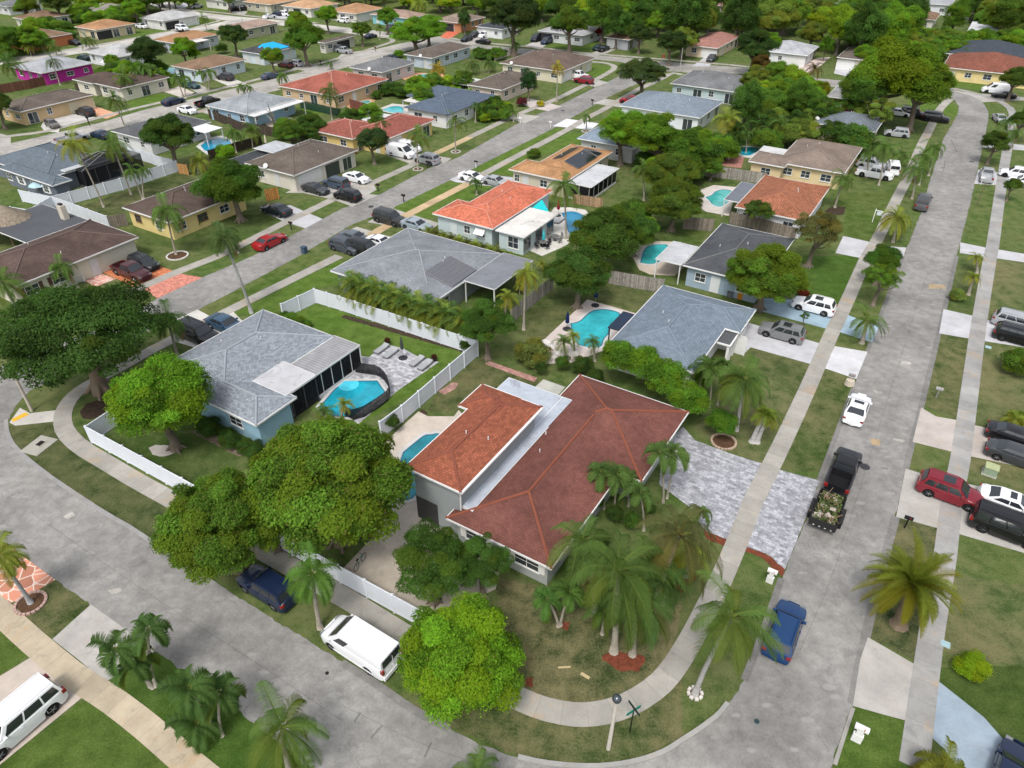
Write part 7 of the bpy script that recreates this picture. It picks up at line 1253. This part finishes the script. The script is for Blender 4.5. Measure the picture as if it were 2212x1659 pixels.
slab('concrete_pad', pts('b1', 1245,860, 1310,800, 1450,850, 1390,920), ZL['drive']+.004, M['conc'], (.4,.4,.36)); slab('brick_path', pts('b1', 930,700, 960,684, 1270,790, 1250,818), ZL['drive']+.005, M['paver_fine'], (.36,.2,.17)); slab('brick_path', pts('b1', 628,880, 720,820, 758,825, 740,860, 670,900), ZL['drive']+.005, M['paver_fine'], (.34,.2,.17))
pool('kidney shaped turquoise pool beside the slate roofed house', pts('b1', 1485,440, 1545,428, 1585,385, 1630,352, 1710,345, 1790,362, 1815,385, 1770,425, 1735,470, 1735,510, 1700,540, 1690,590, 1650,597, 1560,590, 1505,560, 1492,500), pts('b1', 1595,283, 1905,372, 1900,420, 1700,612, 1500,690, 1330,700, 1280,575, 1370,490), (.04,.36,.41), (.52,.45,.42), seed=3)
pool('turquoise pool beside the grey patio roof of the blue house', pts('b1', 1935,45, 1965,-60, 2050,-75, 2140,-70, 2090,10, 2050,50, 1990,57), pts('b1', 1890,10, 1930,-100, 2200,-90, 2212,80, 2160,130, 2000,120, 1930,90), (.05,.38,.39), (.5,.43,.36), seed=4)
pool('small curvy green pool on a round pale deck', pts('c0', 145,1280, 185,1270, 215,1238, 270,1228, 330,1240, 305,1285, 300,1310, 245,1348, 190,1330, 175,1305), pts('c0', 120,1230, 200,1200, 365,1215, 330,1300, 300,1400, 150,1372, 92,1330), (.06,.36,.34), (.5,.46,.42), seed=5)
pool('small blue pool beside the pink brick patio', pts('c0', 345,985, 370,955, 440,952, 510,965, 470,990, 435,1012, 390,1008), pts('c0', 330,985, 360,942, 530,955, 440,1025, 380,1018), (.01,.26,.36), (.52,.5,.47), seed=6)
slab('brick_patio', pts('c0', 205,1060, 290,1020, 330,930, 390,925, 335,990, 400,1018, 380,1090, 290,1080), ZL['drive']+.003, M['paver_fine'], (.36,.17,.14))
pool('blue pool behind the coral roofed house', pts('b0', 1425,1385, 1475,1370, 1540,1378, 1605,1425, 1600,1470, 1540,1485, 1490,1530, 1465,1500, 1455,1440), pts('b0', 1330,1420, 1380,1345, 1480,1345, 1580,1360, 1660,1440, 1600,1500, 1440,1600, 1300,1660, 1210,1620, 1350,1500), (.008,.2,.36), (.52,.5,.46), seed=7)
pool('angular pool behind the white house with dark grey roof', pts('a0', 1300,945, 1350,912, 1430,898, 1495,915, 1500,935, 1400,975, 1335,988), pts('a0', 1270,950, 1340,895, 1440,880, 1530,915, 1350,1010), (.01,.27,.44), (.5,.5,.48), seed=8)
pool('small teal pool by the light blue house patio', pts('a0', 1790,785, 1840,765, 1890,775, 1870,800, 1820,810), pts('a0', 1700,790, 1830,740, 1920,775, 1850,830, 1750,830), (.05,.36,.36), (.45,.38,.32), seed=9)
pool('round edged pool beside the pinkish house', pts('b0', 470,500, 520,482, 600,482, 620,500, 580,520, 500,520), pts('b0', 380,505, 480,470, 660,480, 690,500, 590,540, 470,540), (.06,.38,.40), (.5,.27,.16), seed=10)
pool('curvy pool behind the dark blue grey roof', pts('b0', 260,715, 330,688, 400,692, 400,715, 415,735, 340,735), pts('b0', 225,712, 330,672, 440,682, 440,735, 400,745), (.06,.38,.42), (.5,.48,.44), seed=11)
pool('small pool at the corner of the orange red roofed house', pts('b0', -30,690, 0,665, 30,670, 10,700), None, (.06,.38,.38), seed=12); pool('slice of pool right of the palms before the tan house', pts('b0', 120,662, 180,650, 190,665, 130,680), pts('b0', 0,650, 130,630, 220,650, 200,690, 60,720), (.06,.36,.3), (.45,.25,.13), seed=13)
pool('pale blue pool left of the white and blue house', pts('a0', 1060,465, 1090,443, 1130,440, 1140,475, 1100,480), None, (.05,.42,.46), seed=14); pool('dark pool inside the screened cage', pts('a0', 620,1180, 660,1120, 770,1100, 790,1150, 700,1190), None, (.01,.09,.13), seed=15)
# ------------------------------------------------------------------ furniture and small things
def lounger(p, rz, l):
    r = empty('sun_lounger', p, l, 'sun lounger', rz, 'grey sun loungers on the paver terrace'); m = MB()
    m.box(-.95, .95, -.36, .36, .1, .22); build(m, 'base', M['plain'], r, (.16,.16,.17)); m = MB(); m.box(-.93, .35, -.33, .33, .225, .32); build(m, 'cushion', M['fabric'], r, (.30,.31,.32)); m = MB(); m.box(.36, .93, -.33, .33, .225, .31, 0, Matrix.Translation((.36, 0, .22)) @ Matrix.Rotation(-.22, 4, 'Y') @ Matrix.Translation((-.36, 0, -.22))); build(m, 'backrest', M['fabric'], r, (.33,.34,.35))
for (x, y, l) in [(262,612,'leftmost grey lounger on the paver terrace'), (322,640,'grey lounger left of the closed umbrella'), (492,692,'grey lounger right of the closed umbrella'), (545,717,'rightmost grey lounger on the paver terrace')]: lounger(G(T('b1', x, y)), math.radians(N_), l)
def umbrella(p, hgt, col, l, closed=True, base=(.03,.03,.035), r=.16):
    u = empty('patio_umbrella', p, l, 'umbrella'); m = MB(); m.tube([(0,0,0),(0,0,hgt)], .025, 6); build(m, 'pole', M['metal'], u, (.3,.3,.3)); m = MB()
    if closed: m.lathe([(.04, hgt-1.55), (r*1.15, hgt-1.4), (r, hgt-.8), (r*.55, hgt-.3), (.03, hgt+.02)], 10)
    else: m.lathe([(1.5, hgt-.55), (.8, hgt-.18), (.02, hgt)], 8)
    build(m, 'canopy', M['fabric'], u, col); m = MB(); m.lathe([(.5, 0), (.5, .08), (.12, .12), (.08, .3)], 8); build(m, 'base', M['plain'], u, base)
umbrella(G(T('b1', 400,662)), 2.6, (.05,.055,.055), 'closed dark grey umbrella between the loungers'); umbrella(G(T('b1', 1645,322)), 2.6, (.01,.02,.075), 'closed navy umbrella on a dark base at the back of the pool deck', r=.22); umbrella(G(T('b1', 1462,475)), 2.3, (.01,.02,.07), 'closed navy umbrella at the left side of the kidney pool', r=.2)
umbrella(G(T('b0', 1405,1400)), 2.5, (.22,.01,.03), 'closed dark red umbrella beside the blue pool', r=.2); umbrella(G(T('b0', 1310,1590)), 2.3, (.05,.4,.45), 'closed turquoise umbrella over the patio chairs', r=.2); umbrella(G(T('a0', 1730,960)), 2.4, (.6,.55,.42), 'closed cream umbrella at the grey brown roof', r=.2); umbrella(G(T('q', 520,570)), 2.5, (.01,.28,.6), 'open bright blue umbrella on the far patio', closed=False); umbrella(G(T('c0', 332,1010)), 1.9, (.5,.06,.03), 'closed red umbrella by the pink patio', r=.25); umbrella(G(T('p', 1410,900)), 2.3, (.6,.6,.6), 'open white umbrella behind the magenta house', closed=False)
umbrella(G(T('a0', 335,510)), 2.1, (.75,.7,.72), 'open white umbrella before the magenta house wall', closed=False); umbrella(G(T('a0', 278,1265)), 2.2, (.35,.5,.56), 'open pale blue umbrella behind the white fence', closed=False)
def planter(p, l):
    r = empty('planter', p, l, 'planter'); m = MB(); m.lathe([(.22, 0), (.3, .4), (.3, .42), (.24, .4)], 12); build(m, 'pot', M['plain'], r, (.03,.025,.025)); link('plant', CR['bush'][0][0], r, (0, 0, .5), color=(.07,.03,.02), scale=(.35,.35,.3))
planter(G(T('b1', 300,572)), 'dark planter at the top corner of the terrace'); planter(G(T('b1', 602,680)), 'dark planter at the right corner of the terrace')
def chair(p, rz, col, l, grp):
    r = empty('patio_chair', p, l, 'chair', rz, grp); m = MB(); m.box(-.24, .24, -.24, .24, .38, .44); build(m, 'seat', M['plain'], r, col); m = MB(); m.box(-.26, -.22, -.24, .24, .44, .95); build(m, 'backrest', M['plain'], r, col)
    for a, b in ((-.22,-.22),(.22,-.22),(.22,.22),(-.22,.22)): m = MB(); m.box(a-.02, a+.02, b-.02, b+.02, 0, .38); build(m, 'leg', M['metal'], r, (.2,.2,.2))
def table(p, l, r0=.55, col=(.12,.12,.12)):
    r = empty('patio_table', p, l, 'table'); m = MB(); m.lathe([(r0, .70), (r0, .74)], 16); build(m, 'tabletop', M['plain'], r, col); m = MB(); m.lathe([(.28, 0), (.28, .04), (.04, .06), (.04, .7)], 10); build(m, 'pedestal', M['metal'], r, (.15,.15,.15))
for (tg, x, y, col, l) in [('b0', 1305,1600, (.02,.02,.03), 'under the turquoise umbrella'), ('b0', 1385,1560, (.2,.2,.2), 'near the blue pool'), ('c0', 262,1035, (.6,.6,.58), 'on the pink brick patio')]:
    c = G(T(tg, x, y)); table(c, 'round patio table '+l)
    for k in range(4): a = k*1.57+.6; chair((c[0]+math.cos(a)*.95, c[1]+math.sin(a)*.95), a+math.pi, col, ['right', 'far', 'left', 'near'][k]+' hand patio chair '+l, 'patio chairs '+l)
for x, y, l in [(1380,1440,'left'), (1415,1438,'right')]: lounger(G(T('b0', x, y)), math.radians(N_), l+' dark lounger beside the dark red umbrella')
for k, (x, y) in enumerate([(1350,600), (1420,640), (1360,660), (1330,570), (1500,640)]):
    m = MB(); m.lathe([(.7, 0), (.75, .2), (.55, .45), (.2, .58), (.02, .6)], 9); o = build(m, 'boulder', M['plain'], None, (.55,.52,.5), smooth=True); o.location = (*G(T('b1', x, y)), 0); o.scale = (1, .7, .9); tag(o, ['smaller left', 'lowest', 'middle', 'topmost', 'right hand'][k]+' pale boulder beside the kidney pool', 'rock', 'pale boulders beside the kidney pool')
# mailboxes
def mailbox(tg, x, y, l, post=(.6,.6,.6), box=(.6,.6,.62), k=0, s=1.):
    p = G(T(tg, x, y)); r = empty('mailbox', p, l, 'mailbox', math.radians(E_)); m = MB()
    if k == 1: m.box(-.22, .22, -.10, .10, 0, .55); m.box(-.14, .14, -.08, .08, .55, .85)
    elif k == 2:
        for j in range(3): m.lathe([(.42-.03*j, j*.2), (.45-.03*j, j*.2+.1), (.42-.03*j, j*.2+.19)], 14)
        m.box(-.06, .06, -.06, .06, .55, .9)
    else: m.box(-.05, .05, -.05, .05, 0, 1.0); m.box(-.3, .3, -.04, .04, .92, .98)
    build(m, 'post', M['plain'], r, post if k != 2 else (.5,.44,.36)); m = MB(); m.box(-.3, .3, -.13, .13, 1.0, 1.12)
    for i in range(6): a0, a1 = math.pi*i/6, math.pi*(i+1)/6; m.face([(-.3, .13*math.cos(a0), 1.12+.13*math.sin(a0)), (.3, .13*math.cos(a0), 1.12+.13*math.sin(a0)), (.3, .13*math.cos(a1), 1.12+.13*math.sin(a1)), (-.3, .13*math.cos(a1), 1.12+.13*math.sin(a1))])
    for e in (-.3, .3): m.face([(e, .13*math.cos(math.pi*i/6), 1.12+.13*math.sin(math.pi*i/6)) for i in range(7)])
    build(m, 'box', M['plain'], r, box); m = MB(); m.box(.1, .13, -.15, -.135, 1.1, 1.3); build(m, 'flag', M['plain'], r, (.4,.02,.02)); r.scale = (s, s, s)
mailbox('c2', 560,455, 'white plastic mailbox on the verge beside the red mulch strip', TRIMW, TRIMW, 1, 1.1); mailbox('c2', 1120,1480, 'big white mailbox on the bright lawn at the lower right', TRIMW, TRIMW, 1, 1.25); mailbox('c2', 1437,103, 'black mailbox on the right verge near the black car', BLK, BLK); mailbox('c1', 1078,835, 'grey mailbox on a round stone base beside the white driveway', k=2, box=(.2,.2,.2), s=1.05); mailbox('c1', 1640,920, 'grey mailbox on the long right verge', (.2,.2,.2), (.3,.3,.3)); mailbox('c0', 1930,1195, 'white mailbox beside the silver pickup', TRIMW, TRIMW)
mailbox('a2', 985,930, 'black mailbox behind the dark palm clump', BLK, BLK); mailbox('a1', 895,275, 'dark mailbox at the brick driveway', BLK, BLK); mailbox('b0', 405,1310, 'dark mailbox on the bright green verge', BLK, BLK); mailbox('b0', 873,1088, 'white post mailbox beside the bright verge', TRIMW, BLK); mailbox('b0', 1160,803, 'white post at the pale driveway of the middle street', TRIMW, TRIMW); mailbox('b0', 1625,683, 'black mailbox at the grey driveway', BLK, BLK); mailbox('b0', 1355,828, 'white mailbox at the white driveway', TRIMW, (.6,.6,.6)); mailbox('b0', 560,1090, 'black mailbox in front of the silver car', BLK, BLK); mailbox('b0', 1630,575, 'dark mailbox near the dark red car', BLK, BLK); mailbox('b0', 222,335, 'brown mailbox on the grassy bend', (.1,.04,.02), (.1,.04,.02)); mailbox('a0', 575,800, 'black mailbox on the verge of the beige house', BLK, BLK); mailbox('a0', 1890,1490, 'dark mailbox near the red car', BLK, BLK); mailbox('b0', 240,1240, 'dark mailbox in a small ring on the verge', BLK, BLK); mailbox('a0', 2080,425, 'dark mailbox on the verge of the grey pickup', BLK, BLK)
# street lamp and street name sign at the corner
p_ = G(T('b2', 1730,1535)); r = empty('street_lamp', p_, 'short concrete street lamp with round black head at the corner', 'street lamp'); m = MB(); m.tube([(0,0,0),(.05,.1,2.2),(.1,.25,4.3)], [.13,.11,.08], 8); build(m, 'post', M['plain'], r, (.46,.43,.38)); m = MB(); m.tube([(.1,.25,4.25),(.12,.3,4.6)], .04, 6); build(m, 'arm', M['metal'], r, (.02,.02,.02)); m = MB(); m.lathe([(.08,4.5),(.24,4.62),(.27,4.75),(.2,4.92),(.03,5.0)], 14, (.12,.3)); build(m, 'lamp_head', M['glass'], r, smooth=True)
p_ = G(T('b2', 1868,1430)); r = empty('street_sign', p_, 'green street name sign on a dark post at the curved sidewalk', 'street sign', GA); m = MB(); m.tube([(0,0,0),(0,0,2.55)], .04, 6); build(m, 'post', M['metal'], r, (.02,.03,.025)); m = MB(); m.box(-.5, .5, -.02, .02, 2.3, 2.52); o = build(m, 'name_blade', M['plain'], r, (.005,.16,.11)); o.rotation_euler = (0, 0, 1.1); m = MB(); m.box(-.5, .5, -.02, .02, 2.55, 2.75); o = build(m, 'name_blade', M['plain'], r, (.02,.03,.025)); o.rotation_euler = (0, 0, -.5)
# sign post, utility poles
def pole(tg, x, y, h, l, r0=.1, col=(.35,.33,.3), name='utility_pole', arm=False, cat='pole'):
    r = empty(name, G(T(tg, x, y)), l, cat, math.radians(E_)); m = MB(); m.tube([(0,0,0),(0,0,h)], [r0*1.2, r0*.8], 8); build(m, 'shaft', M['plain'], r, col)
    if arm: m = MB(); m.tube([(0,0,h-.2),(.8,0,h),(1.3,0,h)], .04, 5); build(m, 'arm', M['metal'], r, (.3,.3,.3)); m = MB(); m.box(1.1, 1.7, -.1, .1, h-.06, h+.05); build(m, 'lamp_head', M['trim'], r, (.4,.4,.4))
pole('a1', 208,1005, 5.2, 'concrete lamp post at the left street corner', .13, (.42,.38,.32)); pole('b0', 2195,450, 5, 'thin pole by the top street junction', .08, (.4,.38,.35)); pole('q', 935,300, 5, 'thin lamp pole on the far street', .07, arm=True); pole('p', 1170,1640, 2.2, 'short dark post at the left street', .05, BLK)
pole('c0', 1530,700, 4, 'dark lamp post under the big spreading tree', .07, (.15,.15,.15)); pole('c0', 1905,1330, 3.4, 'leaning thin pole on the far right verge', .05, (.15,.1,.07))
p_ = G(T('c0', 1228,1440)); r = empty('sale_sign', p_, 'white hanging yard sign on a post beside the sidewalk', 'sign', math.radians(E_)); m = MB(); m.box(-.05, .05, -.05, .05, 0, 2.0); m.box(0, 1.1, -.04, .04, 1.75, 1.85); build(m, 'post', M['trim'], r, TRIMW); m = MB(); m.box(.25, 1.0, -.015, .015, 1.15, 1.68); build(m, 'board', M['trim'], r, (.55,.6,.64))
p_ = G(T('s', 1948,850)); r = empty('road_sign', p_, 'red and white road sign behind the umbrella shaped tree', 'sign', math.radians(N_)); m = MB(); m.tube([(0,0,0),(0,0,2.6)], .05, 6); build(m, 'post', M['metal'], r, (.4,.4,.4)); m = MB(); m.lathe([(.01,0),(.42,0),(.42,.03)], 8); o = build(m, 'plate', M['plain'], r, (.45,.03,.02)); o.location = (.05,0,2.2); o.rotation_euler = (0,math.pi/2,0)
# storm drain, manholes, utility box
p_ = G(T('a1', 255,1230)); r = empty('storm_drain', p_, 'concrete storm drain slab with dark grate on the corner verge', 'storm drain', GA); m = MB(); m.box(-1.15, 1.15, -.95, .95, 0, .07); build(m, 'slab', M['deck'], r, (.34,.33,.29)); m = MB(); m.box(-.25, .65, -.3, .4, .07, .11); build(m, 'frame', M['deck'], r, (.36,.34,.3)); m = MB(); m.box(-.12, .52, -.2, .3, .111, .12); build(m, 'grate', M['metal'], r, (.02,.015,.015)); r.rotation_euler = (0, 0, GA+math.pi/2+.25)
for i, (tg, x, y, l, s, c) in enumerate([('c1', 1180,1367,'dark round manhole cover beside the black pickup',.42,(.08,.08,.085)), ('c2', 480,1358,'small round valve cover in the lower right road',.16,(.05,.09,.1)), ('b0', 192,1340,'manhole cover in the middle street near the junction of drives',.4,(.05,.05,.055)), ('b0', 1435,718,'manhole cover in the middle street further up',.4,(.05,.05,.055)), ('c0', 1872,1048,'manhole cover far up the right street',.42,(.08,.08,.08)), ('a2', 2120,1045,'small valve cover in the lower street',.12,(.03,.03,.03))]):
    r = empty('manhole_cover', G(T(tg, x, y)), l, 'manhole cover'); m = MB(); m.lathe([(s, .0), (s, .032), (s*.97, .036)], 20); build(m, 'cover', M['metal'], r, c); m = MB(); m.lathe([(s*.7,.03),(s*.7,.04)], 16); build(m, 'inner_plate', M['metal'], r, tuple(v*.8 for v in c))
p_ = G(T('c1', 1985,1410)); r = empty('utility_box', p_, 'pale green metal utility box on the right lawn', 'utility box', GA-.05); m = MB(); m.box(-.55, .55, -.5, .5, 0, .1); build(m, 'pad', M['deck'], r, (.4,.38,.34)); m = MB(); m.box(-.48, .48, -.42, .42, .1, .75); build(m, 'cabinet', M['plain'], r, (.24,.31,.22)); m = MB(); m.box(-.51, .51, -.45, .45, .75, .83); build(m, 'lid', M['plain'], r, (.32,.36,.2))
for tg, x, y, l in [('c1', 1980,592,'pale blue water meter cover on the right lawn near the white driveway'), ('c2', 1702,858,'pale blue water meter cover beside the right sidewalk')]:
    m = MB(); m.box(-.28, .28, -.25, .25, 0, .05); o = build(m, 'meter_cover', M['plain'], None, (.30,.42,.46)); o.location = (*G(T(tg, x, y)), 0); o.rotation_euler = (0, 0, GA); tag(o, l, 'meter cover')
for tg, x, y, l, a in [('b2', 1445,1008, 'pale wooden board lying on the corner lawn, longer one', 1.57), ('b2', 1580,1063, 'pale wooden board lying on the corner lawn, shorter one', .9)]:
    m = MB(); m.box(-.4, .4, -.06, .06, 0, .04) if 'longer' in l else m.box(-.3, .3, -.1, .1, 0, .04); o = build(m, 'wooden_board', M['plain'], None, (.45,.36,.2)); o.location = (*G(T(tg, x, y)), .02); o.rotation_euler = (0, 0, a-1.5); tag(o, l, 'board')
# bins, heaters, dishes
for i, (tg, x, y, l, c) in enumerate([('a0', 1790,1195,'round dark air conditioner beside the cream wall',(.1,.12,.14)), ('a0', 1885,1215,'grey wheeled bin next to the white arched garage',(.06,.07,.09)), ('b0', 1985-2000+2000,1640,'blue bin',(.05,.1,.2)), ('a0', 1975,1640,'blue grey wheeled bin on the verge by the middle street',(.05,.08,.12)), ('c1', 305,265,'dark air conditioner beside the blue wall',(.12,.13,.14)), ('a0', 1150,1440,'air conditioner at the yellow house wall',(.3,.3,.29)), ('b0', 1290,1185,'white meter like air conditioner at the solar panel house',(.5,.5,.5)), ('b0', 800,1520,'air conditioner beside the coral roofed house',(.35,.36,.36)), ('c0', 640,1500,'dark air conditioner beside the tile roofed house',(.1,.1,.11)), ('a0', 820,930,'white air conditioner at the dark grey roofed house',(.5,.5,.5)), ('c1', 372,275,'small orange yellow bin beside the blue wall',(.5,.22,.02))]):
    if l == 'blue bin': continue
    r = empty('wheeled_bin' if 'bin' in l else 'air_conditioner', G(T(tg, x, y)), l, 'bin' if 'bin' in l else 'air conditioner', GA); m = MB(); m.box(-.3, .3, -.3, .3, .03, .85 if 'bin' in l else .7); build(m, 'body', M['plain'], r, c); m = MB(); m.box(-.33, .33, -.35, .33, .85 if 'bin' in l else .7, .92 if 'bin' in l else .76); build(m, 'lid', M['plain'], r, tuple(v*.8 for v in c))
def dish(tg, x, y, z, l):
    p = G(T(tg, x, y), z); r = empty('satellite_dish', (*p, z-.5), l, 'satellite dish', math.radians(E_)); m = MB(); m.tube([(0,0,0),(0,0,.5)], .03, 5); build(m, 'mast', M['metal'], r, (.4,.4,.4)); m = MB(); m.lathe([(.02,0),(.25,.05),(.4,.14)], 14); o = build(m, 'dish', M['trim'], r, (.5,.5,.5)); o.location = (0,0,.5); o.rotation_euler = (.9,0,.4)
dish('a0', 1722,1075, 3.2, 'satellite dish on the grey brown roof'); dish('r', 1025,722, 3.2, 'satellite dish on the dark brown roof of the pale blue grey house'); dish('r', 362,893, 3.2, 'satellite dish on the grey roof of the pinkish house'); dish('c0', 872,770, 3., 'satellite dish beside the slate roof hidden by palms'); dish('b0', 1102,408, 3.2, 'satellite dish on the chocolate brown roof')
# bleached bare trunk in the pool garden
p_ = G(T('a0', 1790,850)); r = empty('dead_tree', p_, 'bare bleached dead tree by the light blue house pool', 'dead tree'); m = MB(); tp = G(T('a0', 1735,670), 6.5); o_ = (tp[0]-p_[0], tp[1]-p_[1]); m.tube([(0,0,0),(o_[0]*.4,o_[1]*.4,2.4),(o_[0]*.8,o_[1]*.8,5),(o_[0],o_[1],6.5)], [.2,.16,.1,.04], 8); build(m, 'trunk', M['bark'], r, (.4,.36,.32), smooth=True)
for a, b in (((.4,.4,2.4),(-1.4,.6,3.6)), ((.5,.5,3),(1.0,-.8,4.2)), ((.7,.7,4.3),(-.6,-.9,5.4)), ((.3,.3,1.8),(1.5,.6,1.6))): m = MB(); m.tube([(o_[0]*a[0], o_[1]*a[1], a[2]), (o_[0]*a[0]+b[0], o_[1]*a[1]+b[1], b[2])], [.08,.02], 5); build(m, 'branch', M['bark'], r, (.4,.36,.32))
# chimney, dark stone rings, garden edging
h = H['creamh']; q = h.loc(G(T('a0', 410,1380), 3.5)); m = MB(); m.box(q[0]-.5, q[0]+.5, q[1]-.35, q[1]+.35, 2.6, 4.6); c_ = build(m, 'chimney', M['wall'], h.root, (.5,.46,.38)); m = MB(); m.box(q[0]-.3, q[0]+.3, q[1]-.2, q[1]+.2, 4.6, 4.85); build(m, 'chimney_cap', M['metal'], c_, (.05,.05,.05))
def ring(tg, x, y, r0, l, c):
    p = G(T(tg, x, y)); r = empty('stone_ring', p, l, 'stone edging'); m = MB(); n = int(2*math.pi*r0/.28)
    for k in range(n): a = 2*math.pi*k/n; R_ = Matrix.Rotation(a, 4, 'Z'); m.box(r0-.09, r0+.09, -.115, .115, 0, .13, 0, R_)
    build(m, 'stones', M['plain'], r, c); m = MB(); m.lathe([(r0-.1, .03), (.02, .05)], 14); build(m, 'soil', M['mulch'], r, (.09,.05,.03))
for a in [('a2', 200,592, .95, 'scalloped brick ring round the thin palm at the left', (.38,.26,.22)), ('a1', 140,428, 1.1, 'white stone ring at the left lawn', (.55,.5,.46)), ('c1', 265,1205, 1.05, 'pale stone ring round the bright bush', (.4,.3,.23)), ('c2', 80,1178, .4, 'white ring at the foot of the leaning palm', (.55,.52,.48)), ('b0', 1587,852, .8, 'stone ring on the white driveway', (.5,.48,.45)), ('a1', 1150,0, 1.3, 'white stone ring beside the middle street', (.6,.58,.55)), ('b0', 742,985, .8, 'pale ring at the foot of a verge palm', (.5,.48,.45)), ('b0', 497,1098, .8, 'pale ring at the foot of the palm near the silver car', (.45,.42,.38)), ('c0', 600,1,.1,'',(0,0,0)), ]:
    if a[4]: ring(*a)
# kerbside bicycle on the concrete yard
p_ = G(T('b2', 125,345)); r = empty('bicycle', p_, 'bicycle standing on the concrete yard beside the mango tree', 'bicycle', 1.2)
for x in (-.5, .5):
    m = MB(); n = 18; m.tube([(x+.33*math.cos(2*math.pi*k/n), 0, .35+.33*math.sin(2*math.pi*k/n)) for k in range(n+1)], .022, 5, cap=False); build(m, 'wheel', M['rubber'], r, (.015,.015,.015))
m = MB(); [m.tube([a, b], .02, 5) for a, b in (((-.5,0,.35),(-.15,0,.35)), ((-.15,0,.35),(-.25,0,.85)), ((-.22,0,.75),(.35,0,.78)), ((-.15,0,.35),(.35,0,.72)), ((-.5,0,.35),(-.22,0,.75)), ((.5,0,.35),(.33,0,.9)))]; build(m, 'frame', M['metal'], r, (.05,.25,.2)); m = MB(); m.box(-.38, -.14, -.06, .06, .85, .9); build(m, 'saddle', M['rubber'], r, (.02,.02,.02)); m = MB(); m.tube([(.33,-.25,.92),(.33,.25,.92)], .018, 5); build(m, 'handlebar', M['metal'], r, (.1,.1,.1))
slab('gravel_bed', pts('a1', 965,1245, 1010,1225, 1150,1230, 1160,1270, 1060,1300, 985,1290), ZL['mulch'], M['deck'], (.42,.39,.36), .02, .06, 'stuff')
slab('dirt_path', pts('a1', 1240,1140, 1300,1120, 1590,1260, 1560,1300, 1480,1270), ZL['mulch'], M['mulch'], (.17,.13,.10), .02, .08, 'stuff')
